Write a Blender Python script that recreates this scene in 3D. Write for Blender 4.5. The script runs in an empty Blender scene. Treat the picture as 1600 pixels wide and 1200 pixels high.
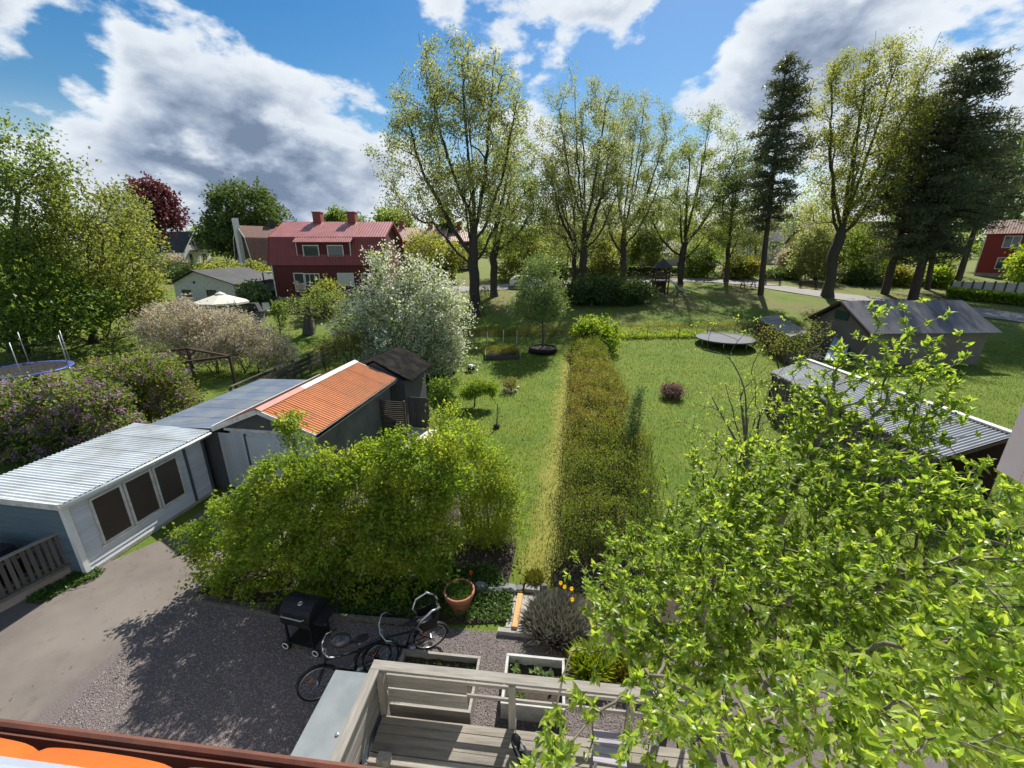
import bpy, math, random
import numpy as np
from mathutils import Vector
R = math.radians
SC = bpy.context.scene
COL = SC.collection

# ------------------------------------------------------------------ camera
H = 7.5; F = 650.0; PITCH = R(18.0)
cam_d = bpy.data.cameras.new('camera'); cam = bpy.data.objects.new('camera', cam_d); COL.objects.link(cam)
cam.location = (0, 0, H); cam.rotation_euler = (math.pi/2 - PITCH, 0, 0)
cam_d.sensor_width = 36.0; cam_d.lens = 36.0*F/1600.0
cam_d.clip_start = 0.05; cam_d.clip_end = 2500.0
SC.camera = cam
# ------------------------------------------------------------------ light
SUN_EL, SUN_AZ = R(46.5), R(21)          # azimuth counted from +Y towards +X
SUN_DIR = Vector((math.sin(SUN_AZ)*math.cos(SUN_EL), math.cos(SUN_AZ)*math.cos(SUN_EL), math.sin(SUN_EL)))
sd = bpy.data.lights.new('sun', 'SUN'); sun = bpy.data.objects.new('sun', sd); COL.objects.link(sun)
sd.energy = 4.3; sd.angle = R(0.55); sd.color = (1.0, 0.955, 0.88)
sun.rotation_euler = SUN_DIR.to_track_quat('Z', 'Y').to_euler(); sun.location = (20, 60, 80)
SC.view_settings.view_transform = 'Standard'; SC.view_settings.look = 'None'
SC.view_settings.gamma = 1.0; SC.view_settings.use_curve_mapping = False
SC.view_settings.exposure = 1.0
SC.render.engine = 'CYCLES'
SC.cycles.max_bounces = 8; SC.cycles.diffuse_bounces = 5; SC.cycles.glossy_bounces = 2
SC.cycles.transmission_bounces = 5; SC.cycles.transparent_max_bounces = 8
SC.cycles.use_denoising = True
SC.cycles.sample_clamp_indirect = 6.0

# measuring helpers: a point of the photograph (1600 x 1200) to a place in the world
cs, sn = math.cos(PITCH), math.sin(PITCH)
def ray(px, py):
    u = (px-800)/F; v = (600-py)/F
    return u, cs+v*sn, -sn+v*cs
def az(px, py, z):
    a, b, c = ray(px, py); t = (z-H)/c
    return Vector((a*t, b*t, z))
def ay(px, py, Y):
    a, b, c = ray(px, py); t = Y/b
    return Vector((a*t, Y, H+c*t))
_GY = [-400, 30, 36, 42, 50, 60, 75, 130, 400, 900]; _GZ = [0, 0, .55, 1.5, 2.4, 3.1, 3.8, 4.8, 7, 9]
_ys = np.linspace(-400, 900, 13001)
_gz = np.interp(_ys, _GY, _GZ); _k = np.ones(81)/81
_gz = np.convolve(np.pad(_gz, 40, mode='edge'), _k, 'valid')
def gz(y): return float(np.interp(y, _ys, _gz))
def at(px, py):
    a, b, c = ray(px, py); t = 1.0
    while t < 500:
        if H+c*t <= gz(b*t): break
        t += .04
    return Vector((a*t, b*t, gz(b*t)))

# ------------------------------------------------------------------ sky
def world():
    w = bpy.data.worlds.new('World'); SC.world = w; w.use_nodes = True
    nt = w.node_tree; N = nt.nodes; L = nt.links; N.clear()
    def nd(t, **k):
        n = N.new(t)
        for a, b in k.items(): setattr(n, a, b)
        return n
    def math_(op, a, b=None, clamp=False):
        n = nd('ShaderNodeMath', operation=op); n.use_clamp = clamp
        for i, v in enumerate((a, b)):
            if v is None: continue
            if isinstance(v, (int, float)): n.inputs[i].default_value = v
            else: L.new(v, n.inputs[i])
        return n.outputs[0]
    def maprange(v, a, b, c, d, smooth=True):
        n = nd('ShaderNodeMapRange'); n.interpolation_type = 'SMOOTHSTEP' if smooth else 'LINEAR'
        L.new(v, n.inputs[0])
        for i, x in enumerate((a, b, c, d)): n.inputs[i+1].default_value = x
        return n.outputs[0]
    sky = nd('ShaderNodeTexSky', sky_type='NISHITA'); sky.sun_disc = False
    sky.sun_elevation = SUN_EL; sky.sun_rotation = SUN_AZ
    sky.air_density = 1.3; sky.dust_density = 0.4; sky.ozone_density = 2.2; sky.altitude = 100
    tc = nd('ShaderNodeTexCoord'); d = tc.outputs['Generated']
    sep = nd('ShaderNodeSeparateXYZ'); L.new(d, sep.inputs[0])
    def field(off):
        mp = nd('ShaderNodeMapping'); mp.inputs['Location'].default_value = off; mp.inputs['Scale'].default_value = (1, 1, 1.75); L.new(d, mp.inputs[0])
        def noise(scale, detail, rough, w):
            n = nd('ShaderNodeTexNoise'); n.noise_dimensions = '4D'; n.inputs['W'].default_value = w
            n.inputs['Scale'].default_value = scale; n.inputs['Detail'].default_value = detail; n.inputs['Roughness'].default_value = rough; n.inputs['Distortion'].default_value = .12
            L.new(mp.outputs[0], n.inputs['Vector']); return n.outputs[0]
        a_, b_ = noise(2.6, 9, .56, 3.4), noise(8.5, 7, .56, 1.2)
        return a_, b_, math_('ADD', math_('MULTIPLY', a_, .54), math_('MULTIPLY', b_, .46))
    n1, n2, body = field((0, 0, 0))
    so = (SUN_DIR+Vector((.1, 0, .5))).normalized()*.06
    n1b, n2b, body_b = field(tuple(so))
    # where the big cumulus banks and the blue gaps stand: (photo x, y, radius px, strength)
    blobs = [(440, 105, 95, .12), (340, 60, 70, .08), (540, 110, 60, .09), (530, 240, 120, .20), (400, 260, 130, .22), (270, 265, 130, .22), (140, 285, 90, .18), (500, 300, 110, .14), (330, 300, 110, .14), (210, 160, 80, .10), (330, 170, 90, .08), (60, 85, 55, .13), (160, 95, 55, .11), (250, 95, 50, .09),
             (40, 10, 60, .12), (160, 5, 50, .11), (250, 25, 45, .08), (760, 10, 70, .16), (840, 45, 62, .16), (690, 5, 40, .10), (985, -5, 50, .17), (1100, 130, 55, .15), (1190, 85, 60, .15), (1290, 50, 80, .13), (1420, 60, 110, .13), (1550, 70, 110, .13), (1190, 190, 70, .13), (1300, 160, 90, .12), (1540, 200, 110, .11),
             (870, 265, 90, .11), (1080, 280, 90, .11), (760, 280, 80, .08), (540, 300, 90, .10),
             (640, 60, 50, -.15), (570, 30, 60, -.13), (430, 10, 60, -.16), (600, 100, 40, -.07), (1010, 100, 75, -.20), (930, 125, 50, -.14), (1060, 60, 60, -.16), (1130, 20, 50, -.15), (700, 120, 45, -.05), (75, 45, 40, -.24), (130, 55, 40, -.18), (115, 135, 50, -.30), (40, 150, 50, -.28), (180, 130, 35, -.16), (30, 195, 35, -.08), (330, 25, 30, -.06), (150, 135, 30, -.09)]
    tot = math_('ADD', math_('MULTIPLY', body, 3.3), -1.20)
    for px, py, r, amp in blobs:
        v = Vector(ray(px, py)).normalized(); v2 = Vector(ray(px+r if px < 800 else px-r, py)).normalized()
        vm = nd('ShaderNodeVectorMath', operation='DOT_PRODUCT'); L.new(d, vm.inputs[0]); vm.inputs[1].default_value = v
        tot = math_('ADD', tot, maprange(vm.outputs['Value'], math.cos(1.7*math.acos(min(1, v.dot(v2)))), 1.0, 0, amp*.78))
    mask = maprange(tot, .46, .66, 0, 1)
    thick = maprange(tot, .52, 1.2, 0, 1, False)
    # the side of each billow that faces the sun is bright, the far side grey
    lit = maprange(math_('SUBTRACT', body, body_b), -.09, .11, 0, 1, False)
    thick2 = math_('MULTIPLY', thick, math_('SUBTRACT', 1.62, math_('MULTIPLY', lit, 1.30)), True)
    ramp = nd('ShaderNodeValToRGB'); L.new(thick2, ramp.inputs[0]); e = ramp.color_ramp.elements
    e[0].position = 0; e[0].color = (.70, .74, .78, 1); e[1].position = 1; e[1].color = (.15, .20, .29, 1)
    m = e.new(.30); m.color = (.56, .61, .67, 1); m = e.new(.65); m.color = (.30, .36, .46, 1)
    hz = maprange(sep.outputs[2], 0.0, .24, .93, 0)
    mask2 = math_('MAXIMUM', mask, hz)
    bs = nd('ShaderNodeBackground'); bs.inputs[1].default_value = .05
    hsv = nd('ShaderNodeHueSaturation'); hsv.inputs['Saturation'].default_value = 1.5; hsv.inputs['Hue'].default_value = .503; hsv.inputs['Value'].default_value = 1.0
    L.new(sky.outputs[0], hsv.inputs['Color']); L.new(hsv.outputs[0], bs.inputs[0])
    bc = nd('ShaderNodeBackground'); bc.inputs[1].default_value = .66; L.new(ramp.outputs[0], bc.inputs[0])
    mx = nd('ShaderNodeMixShader'); L.new(mask2, mx.inputs[0]); L.new(bs.outputs[0], mx.inputs[1]); L.new(bc.outputs[0], mx.inputs[2])
    out = nd('ShaderNodeOutputWorld'); L.new(mx.outputs[0], out.inputs[0])
    w.cycles.sampling_method = 'AUTOMATIC'
world()

# ------------------------------------------------------------------ materials
def mat(name, c1, c2=None, scale=3.0, rough=.8, bump=0.0, bscale=None, metal=0.0, spec=.4, stretch=None, c3=None, s3=.4, amt3=.5, coat=0, var=0):
    m = bpy.data.materials.new(name); m.use_nodes = True
    nt = m.node_tree; N = nt.nodes; L = nt.links; b = N['Principled BSDF']
    b.inputs['Roughness'].default_value = rough; b.inputs['Metallic'].default_value = metal
    b.inputs['Specular IOR Level'].default_value = spec
    c2 = c2 or tuple(x*.72 for x in c1)
    tc = N.new('ShaderNodeTexCoord'); src = tc.outputs['Object']
    if stretch:
        mp = N.new('ShaderNodeMapping'); mp.inputs['Scale'].default_value = stretch; L.new(src, mp.inputs[0]); src = mp.outputs[0]
    n = N.new('ShaderNodeTexNoise'); n.inputs['Scale'].default_value = scale; n.inputs['Detail'].default_value = 6; n.inputs['Roughness'].default_value = .62
    L.new(src, n.inputs['Vector'])
    r = N.new('ShaderNodeValToRGB'); e = r.color_ramp.elements
    e[0].position = .3; e[0].color = (*c2, 1); e[1].position = .68; e[1].color = (*c1, 1)
    L.new(n.outputs[0], r.inputs[0]); colr = r.outputs[0]
    if c3:
        n3 = N.new('ShaderNodeTexNoise'); n3.inputs['Scale'].default_value = s3; n3.inputs['Detail'].default_value = 4; L.new(tc.outputs['Object'], n3.inputs['Vector'])
        r3 = N.new('ShaderNodeMapRange'); r3.inputs[1].default_value = .45; r3.inputs[2].default_value = .65; r3.inputs[4].default_value = amt3
        L.new(n3.outputs[0], r3.inputs[0])
        mx = N.new('ShaderNodeMix'); mx.data_type = 'RGBA'; L.new(r3.outputs[0], mx.inputs['Factor']); L.new(colr, mx.inputs['A']); mx.inputs['B'].default_value = (*c3, 1); colr = mx.outputs['Result']
    if var:
        oi = N.new('ShaderNodeObjectInfo'); vr = N.new('ShaderNodeMapRange'); vr.inputs[3].default_value = 1-var; vr.inputs[4].default_value = 1+var; L.new(oi.outputs['Random'], vr.inputs[0])
        hs = N.new('ShaderNodeHueSaturation'); L.new(vr.outputs[0], hs.inputs['Value']); L.new(colr, hs.inputs['Color']); colr = hs.outputs[0]
    L.new(colr, b.inputs['Base Color'])
    # each piece a little lighter or darker than its neighbour
    if bump:
        bn = N.new('ShaderNodeTexNoise'); bn.inputs['Scale'].default_value = bscale or scale*6; bn.inputs['Detail'].default_value = 5; L.new(src, bn.inputs['Vector'])
        bp = N.new('ShaderNodeBump'); bp.inputs['Strength'].default_value = bump; bp.inputs['Distance'].default_value = .02
        L.new(bn.outputs[0], bp.inputs['Height']); L.new(bp.outputs[0], b.inputs['Normal'])
    return m
def wood(name, c1, c2, rough=.8, axis=0, sc=1.0, var=.35):
    """weathered boards: grain along one axis, tone differs from piece to piece"""
    st = [9*sc, 9*sc, 9*sc]; st[axis] = .7*sc
    m = mat(name, c1, c2, 2.2, rough, .35, 5, stretch=tuple(st))
    nt = m.node_tree; N = nt.nodes; L = nt.links; b = N['Principled BSDF']
    old = b.inputs['Base Color'].links[0].from_socket
    oi = N.new('ShaderNodeObjectInfo'); mr = N.new('ShaderNodeMapRange'); mr.inputs[3].default_value = 1-var; mr.inputs[4].default_value = 1+var
    L.new(oi.outputs['Random'], mr.inputs[0])
    hs = N.new('ShaderNodeHueSaturation'); L.new(mr.outputs[0], hs.inputs['Value']); L.new(old, hs.inputs['Color']); L.new(hs.outputs[0], b.inputs['Base Color'])
    return m
def leafmat(name, a, b_, c=None, trans=.45, rough=.45, spec=.3, tmul=(1.36, 1.24, .68)):
    """a leaf: per-leaf colour from the 'tint' attribute, light passing through"""
    m = bpy.data.materials.new(name); m.use_nodes = True
    nt = m.node_tree; N = nt.nodes; L = nt.links; N.clear()
    at_ = N.new('ShaderNodeAttribute'); at_.attribute_name = 'tint'
    r = N.new('ShaderNodeValToRGB'); e = r.color_ramp.elements
    e[0].color = (*a, 1); e[1].color = (*b_, 1)
    if c: e[1].position = .55; x = e.new(1.0); x.color = (*c, 1)
    L.new(at_.outputs['Fac'], r.inputs[0])
    p = N.new('ShaderNodeBsdfPrincipled'); p.inputs['Roughness'].default_value = rough; p.inputs['Specular IOR Level'].default_value = spec
    L.new(r.outputs[0], p.inputs['Base Color'])
    t = N.new('ShaderNodeBsdfTranslucent')
    vm = N.new('ShaderNodeVectorMath'); vm.operation = 'MULTIPLY'; vm.inputs[1].default_value = tmul
    L.new(r.outputs[0], vm.inputs[0]); L.new(vm.outputs[0], t.inputs['Color'])
    mx = N.new('ShaderNodeMixShader'); mx.inputs[0].default_value = trans
    L.new(p.outputs[0], mx.inputs[1]); L.new(t.outputs[0], mx.inputs[2])
    o = N.new('ShaderNodeOutputMaterial'); L.new(mx.outputs[0], o.inputs[0])
    return m
def glassmat(name, tint=(.06, .075, .08), alpha=.0, rough=.04):
    m = bpy.data.materials.new(name); m.use_nodes = True; b = m.node_tree.nodes['Principled BSDF']
    N = m.node_tree.nodes; L = m.node_tree.links
    n = N.new('ShaderNodeTexNoise'); n.inputs['Scale'].default_value = 1.5
    r = N.new('ShaderNodeValToRGB'); r.color_ramp.elements[0].color = (*[x*.6 for x in tint], 1); r.color_ramp.elements[1].color = (*tint, 1)
    tc = N.new('ShaderNodeTexCoord'); L.new(tc.outputs['Object'], n.inputs['Vector']); L.new(n.outputs[0], r.inputs[0]); L.new(r.outputs[0], b.inputs['Base Color'])
    b.inputs['Roughness'].default_value = rough; b.inputs['Specular IOR Level'].default_value = .6
    return m

M = {}
M['bark'] = mat('bark', (.075, .06, .045), (.03, .025, .02), 6, .9, .8, 14, stretch=(3, 3, .6))
M['bark_grey'] = mat('bark_grey', (.13, .115, .095), (.06, .05, .042), 6, .9, .6, 14, stretch=(3, 3, .7))
M['bark_pine'] = mat('bark_pine', (.07, .05, .04), (.03, .024, .02), 4, .9, .8, 10, stretch=(3, 3, .7), c3=(.14, .07, .04), s3=.3, amt3=.5)
M['twig'] = mat('twig', (.10, .085, .06), (.05, .042, .03), 8, .85)
M['twig_pale'] = mat('twig_pale', (.19, .165, .12), (.09, .08, .06), 8, .8)
M['leaf_oak'] = leafmat('leaf_oak', (.155, .195, .07), (.235, .27, .105), (.34, .35, .17), .62, tmul=(1.28, 1.24, .85))
M['leaf_birch'] = leafmat('leaf_birch', (.10, .155, .045), (.175, .235, .065), (.26, .30, .10), .62, tmul=(1.4, 1.34, .8))
M['leaf_maple'] = leafmat('leaf_maple', (.135, .17, .04), (.225, .255, .06), (.325, .33, .10), .62, tmul=(1.4, 1.32, .8))
M['leaf_dark'] = leafmat('leaf_dark', (.045, .085, .03), (.08, .13, .04), (.125, .175, .045), .42)
M['leaf_mid'] = leafmat('leaf_mid', (.09, .16, .035), (.155, .235, .045), (.22, .28, .06), .58)
M['leaf_copper'] = leafmat('leaf_copper', (.07, .026, .030), (.13, .045, .05), (.19, .085, .08), .4, tmul=(1.3, .8, .8))
M['needle'] = leafmat('needle', (.07, .092, .06), (.10, .128, .072), (.14, .16, .085), .35)
M['leaf_shrub'] = leafmat('leaf_shrub', (.12, .20, .028), (.21, .30, .04), (.33, .37, .06), .62, tmul=(1.5, 1.42, .6))
M['leaf_near'] = leafmat('leaf_near', (.11, .20, .04), (.23, .33, .055), (.40, .46, .10), .60, .36, .45, tmul=(1.42, 1.42, .62))
M['leaf_hedge'] = leafmat('leaf_hedge', (.12, .19, .028), (.21, .235, .04), (.28, .195, .085), .5)
M['leaf_lilac'] = leafmat('leaf_lilac', (.08, .145, .028), (.15, .215, .035), (.26, .28, .045), .5)
M['lilac_flower'] = leafmat('lilac_flower', (.34, .17, .31), (.46, .26, .42), (.58, .40, .54), .4, .8, .1, (1, 1, 1))
M['blossom'] = leafmat('blossom', (.46, .49, .34), (.62, .64, .49), (.76, .77, .66), .55, .8, .1, (1, 1, 1))
M['spirea_flower'] = leafmat('spirea_flower', (.40, .34, .25), (.52, .44, .34), (.66, .57, .48), .45, .85, .1, (1, 1, .95))
M['leaf_willow'] = leafmat('leaf_willow', (.11, .17, .07), (.18, .26, .10), (.26, .34, .15), .45)
M['grass_blade'] = leafmat('grass_blade', (.085, .14, .018), (.165, .215, .03), (.30, .27, .07), .35, .6, .2)
M['herb'] = leafmat('herb', (.03, .08, .012), (.07, .14, .02), (.12, .2, .03), .4)
M['lavender'] = leafmat('lavender', (.20, .195, .16), (.31, .30, .25), (.42, .40, .33), .4, .8, .1, (1, 1, .9))
M['yellow_petal'] = leafmat('yellow_petal', (.85, .60, .015), (.9, .68, .02), (.92, .74, .05), .5, .5, .3, (1, 1, 1))
M['orange_petal'] = leafmat('orange_petal', (.70, .18, .01), (.8, .25, .015), None, .4, .5, .3, (1, 1, 1))
M['white'] = mat('white_paint', (.72, .72, .70), (.60, .60, .58), 3, .55, .1, 20)
M['white_old'] = mat('white_paint_worn', (.66, .65, .62), (.42, .40, .36), 5, .65, .2, 18)
M['rim_grey'] = mat('rim_grey', (.44, .44, .42), (.30, .30, .285), 6, .75, .2, 24)
M['black'] = mat('black_plastic', (.016, .016, .018), (.009, .009, .010), 5, .55, spec=.2)
M['black_metal'] = mat('black_metal', (.018, .018, .02), (.010, .010, .011), 5, .5, spec=.2)
M['rubber'] = mat('rubber', (.02, .02, .02), (.012, .012, .012), 8, .85)
M['steel'] = mat('steel', (.55, .56, .57), (.36, .37, .38), 6, .35, metal=.9)
M['grey_tube'] = mat('grey_tube', (.36, .37, .38), (.25, .26, .27), 6, .4, metal=.5)
M['glass'] = glassmat('window_glass')
M['glass_brown'] = glassmat('window_glass_brown', (.085, .066, .05), rough=.12)
M['red_paint'] = mat('falu_red', (.115, .022, .020), (.085, .017, .016), 1.2, .8, .25, 3, stretch=(12, 12, .4))
M['red_bright'] = mat('red_boarding', (.30, .035, .03), (.22, .026, .024), 1.2, .8, .25, 3, stretch=(12, 12, .4))
M['roof_red'] = mat('roof_red', (.40, .15, .13), (.30, .105, .09), 1.0, .35, .1, 8, spec=.6)
M['roof_red_dark'] = mat('roof_red_dark', (.27, .06, .055), (.21, .048, .045), 1.0, .6, .1, 8)
M['roof_pink'] = mat('roof_pink', (.42, .25, .20), (.30, .17, .14), 1.5, .6, .1, 8)
M['roof_dark'] = mat('roof_dark', (.045, .042, .042), (.028, .027, .028), 1.5, .75, .3, 9, c3=(.07, .065, .06), s3=.6)
M['roof_brown'] = mat('roof_brown', (.17, .085, .06), (.12, .06, .045), 1.5, .8, .3, 9)
M['roof_felt'] = mat('roof_felt', (.016, .015, .015), (.008, .008, .008), 2.5, 1.0, .4, 20, spec=.05, c3=(.035, .03, .022), s3=2.5)
M['roof_slate'] = mat('roof_slate_grey', (.085, .085, .095), (.055, .055, .062), .8, .6, .2, 9, c3=(.12, .12, .125), s3=.5, var=0.12)
M['tile_orange'] = mat('tile_orange', (.54, .18, .045), (.43, .132, .032), 2.5, .62, .25, 26, c3=(.34, .15, .06), s3=1.6, amt3=.5, var=0.06)
M['tile_own'] = mat('tile_own', (.56, .115, .018), (.47, .09, .014), 5, .5, .15, 40)
M['tile_brown'] = mat('tile_darker_brown', (.20, .085, .05), (.12, .055, .035), 2.5, .75, .3, 26)  # darker brown used on the left slope of the garage roof
M['ridge_pale'] = mat('ridge_pale', (.62, .57, .52), (.48, .43, .39), 4, .7, .2, 20)
M['ridge_pink'] = mat('ridge_pink', (.52, .22, .17), (.40, .16, .13), 4, .7, .2, 20)
M['brown_metal'] = mat('brown_metal', (.14, .05, .03), (.085, .034, .022), 6, .5, .15, 30, c3=(.19, .085, .055), s3=2)
M['zinc'] = mat('zinc', (.50, .56, .62), (.42, .47, .53), 4, .38, .08, 30, metal=.35)
M['sheet_white'] = mat('sheet_white', (.60, .64, .64), (.50, .54, .55), 1.5, .42, .06, 14, metal=.15, c3=(.38, .38, .34), s3=1.1, amt3=.7, var=0.07)
M['sheet_blue'] = mat('sheet_blue', (.26, .31, .36), (.20, .24, .29), 1.5, .45, .06, 14, metal=.2, c3=(.37, .37, .34), s3=1.2, amt3=.7, var=0.1)
M['sheet_grey'] = mat('sheet_grey', (.33, .34, .345), (.25, .26, .265), 1.5, .45, .08, 14, metal=.25, c3=(.27, .25, .21), s3=.9, amt3=.6, var=0.1)
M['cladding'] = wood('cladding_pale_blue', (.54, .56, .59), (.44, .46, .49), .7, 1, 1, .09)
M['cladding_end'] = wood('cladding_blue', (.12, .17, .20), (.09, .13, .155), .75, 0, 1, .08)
M['board_grey'] = wood('board_dark_grey', (.095, .095, .10), (.065, .065, .07), .8, 2, 1, .12)
M['render_grey'] = mat('rendered_wall', (.13, .13, .125), (.09, .09, .088), 1.6, .9, .3, 30, c3=(.17, .165, .155), s3=.8)
M['render_pale'] = mat('pale_wall', (.42, .40, .36), (.33, .31, .28), 1.4, .9, .3, 20)
M['render_beige'] = mat('beige_wall', (.20, .165, .135), (.145, .12, .10), 1.1, .9, .3, 20)
M['yellow_wall'] = mat('yellow_wall', (.62, .54, .27), (.52, .45, .21), 1.2, .85, .1, 10)
M['concrete'] = mat('concrete', (.36, .34, .31), (.25, .24, .22), 3, .9, .35, 24, c3=(.2, .19, .17), s3=1.2)
M['pink_render'] = mat('pink_render', (.42, .34, .30), (.32, .26, .23), 4, .9, .4, 30, c3=(.26, .21, .18), s3=2)
M['slate'] = mat('slate_stone', (.15, .155, .165), (.085, .09, .095), 6, .7, .7, 22, var=0.25)
M['fieldstone'] = mat('fieldstone', (.22, .21, .20), (.12, .115, .11), 7, .85, .7, 22)
M['deck_wood'] = wood('deck_wood', (.25, .225, .185), (.135, .12, .10), .88, 0, 1, .28)
M['rail_wood'] = wood('rail_wood', (.31, .29, .255), (.17, .155, .135), .85, 0, 1, .15)
M['rail_wood_y'] = wood('rail_wood_cross', (.31, .29, .255), (.17, .155, .135), .85, 1, 1, .15)
M['post_wood'] = wood('post_wood', (.30, .275, .235), (.18, .165, .14), .85, 2, 1, .15)
M['fence_wood'] = wood('fence_wood', (.115, .105, .09), (.06, .055, .048), .9, 2, 1, .3)
M['fence_rail'] = wood('fence_rail_wood', (.15, .13, .105), (.085, .075, .06), .9, 0, .6, .25)
M['slat_dark'] = wood('slat_dark', (.10, .075, .055), (.055, .042, .032), .85, 0, 1, .25)
M['old_board'] = wood('old_board', (.16, .145, .12), (.08, .072, .06), .9, 2, 1, .35)
M['orange_timber'] = mat('new_timber', (.58, .29, .10), (.44, .20, .065), 3, .7, .2, 20, stretch=(8, 1, 8))
M['grey_lid'] = mat('grey_lid', (.17, .19, .20), (.135, .155, .165), 2.5, .5, .05, 30, c3=(.22, .235, .24), s3=2.2, amt3=.5)
M['lilac_wood'] = wood('washed_wood', (.33, .30, .34), (.24, .22, .25), .85, 0, 1.2, .1)
M['terracotta'] = mat('terracotta', (.36, .145, .08), (.26, .10, .06), 5, .8, .25, 30, c3=(.42, .26, .19), s3=3, amt3=.5)
M['soil'] = mat('soil', (.055, .040, .028), (.026, .020, .015), 9, .95, .9, 30)
M['asphalt'] = mat('asphalt', (.165, .14, .12), (.11, .095, .082), .9, .95, .5, 160, c3=(.21, .18, .155), s3=.5, amt3=.6)
M['gravel_base'] = mat('gravel_base', (.20, .165, .155), (.075, .062, .058), 60, .95, .9, 90)
M['pebble'] = leafmat('pebble', (.13, .11, .105), (.235, .195, .185), (.36, .315, .30), 0.0, .9, .2)
M['road'] = mat('road', (.27, .25, .235), (.21, .20, .185), .6, .95, .3, 60)
M['path_stone'] = mat('paving', (.25, .245, .24), (.17, .168, .165), 5, .9, .35, 40)
M['trampoline_mat'] = mat('trampoline_mat', (.085, .09, .11), (.065, .07, .085), 4, .7, spec=.2)
M['net_black'] = mat('net_black', (.014, .014, .015), (.009, .009, .01), 9, .9)
M['blue_pad'] = mat('blue_pad', (.07, .09, .36), (.05, .065, .27), 4, .45)
M['cream_cloth'] = mat('cream_cloth', (.62, .59, .50), (.52, .49, .42), 3, .85, .1, 30)
M['tarp_grey'] = mat('tarp_grey', (.22, .20, .21), (.12, .11, .115), 4, .7, .5, 7)
M['green_paint'] = mat('green_paint', (.03, .07, .05), (.02, .05, .035), 4, .7)
M['skylight'] = mat('pale_sheet', (.40, .46, .54), (.30, .36, .45), 2, .3, spec=.6)
M['brown_wood'] = wood('brown_wood', (.085, .045, .03), (.05, .028, .02), .8, 2, 1, .2)
M['red_plank'] = wood('red_plank', (.16, .045, .035), (.10, .03, .024), .8, 0, 1, .2)
M['car_white'] = mat('car_white', (.70, .71, .72), (.66, .67, .68), 2, .25, spec=.6)
M['reflector'] = mat('reflector', (.70, .16, .02), (.5, .1, .01), 9, .3)
M['wire'] = mat('wire', (.10, .10, .10), (.06, .06, .06), 9, .5, metal=.5)
M['helmet'] = mat('helmet_shell', (.035, .035, .04), (.025, .025, .03), 4, .22, spec=.6)

def crack(m, scale, width, dark):
    nt = m.node_tree; N = nt.nodes; L = nt.links; b = N['Principled BSDF']; old = b.inputs['Base Color'].links[0].from_socket
    tc = N.new('ShaderNodeTexCoord'); n = N.new('ShaderNodeTexNoise'); n.inputs['Scale'].default_value = 1.6; n.inputs['Detail'].default_value = 6; L.new(tc.outputs['Object'], n.inputs['Vector'])
    mx = N.new('ShaderNodeMix'); mx.data_type = 'VECTOR'; mx.inputs['Factor'].default_value = .55; L.new(tc.outputs['Object'], mx.inputs['A']); L.new(n.outputs['Color'], mx.inputs['B'])
    v = N.new('ShaderNodeTexVoronoi'); v.feature = 'DISTANCE_TO_EDGE'; v.inputs['Scale'].default_value = scale; L.new(mx.outputs['Result'], v.inputs['Vector'])
    n2 = N.new('ShaderNodeTexNoise'); n2.inputs['Scale'].default_value = .7; L.new(tc.outputs['Object'], n2.inputs['Vector'])
    w = N.new('ShaderNodeMapRange'); w.inputs[1].default_value = .45; w.inputs[2].default_value = .62; w.inputs[3].default_value = 0; w.inputs[4].default_value = width; L.new(n2.outputs[0], w.inputs[0])
    lt = N.new('ShaderNodeMath'); lt.operation = 'LESS_THAN'; L.new(v.outputs['Distance'], lt.inputs[0]); L.new(w.outputs[0], lt.inputs[1])
    st = N.new('ShaderNodeTexNoise'); st.inputs['Scale'].default_value = 2.6; st.inputs['Detail'].default_value = 8; st.inputs['Roughness'].default_value = .7; L.new(tc.outputs['Object'], st.inputs['Vector'])
    sr = N.new('ShaderNodeMapRange'); sr.inputs[1].default_value = .56; sr.inputs[2].default_value = .72; sr.inputs[4].default_value = .5; L.new(st.outputs[0], sr.inputs[0])
    c1 = N.new('ShaderNodeMix'); c1.data_type = 'RGBA'; L.new(sr.outputs[0], c1.inputs['Factor']); L.new(old, c1.inputs['A']); c1.inputs['B'].default_value = (.075, .065, .055, 1)
    c2 = N.new('ShaderNodeMix'); c2.data_type = 'RGBA'; L.new(lt.outputs[0], c2.inputs['Factor']); L.new(c1.outputs['Result'], c2.inputs['A']); c2.inputs['B'].default_value = (*dark, 1)
    L.new(c2.outputs['Result'], b.inputs['Base Color'])
crack(M['asphalt'], .42, .010, (.04, .036, .03))
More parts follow.
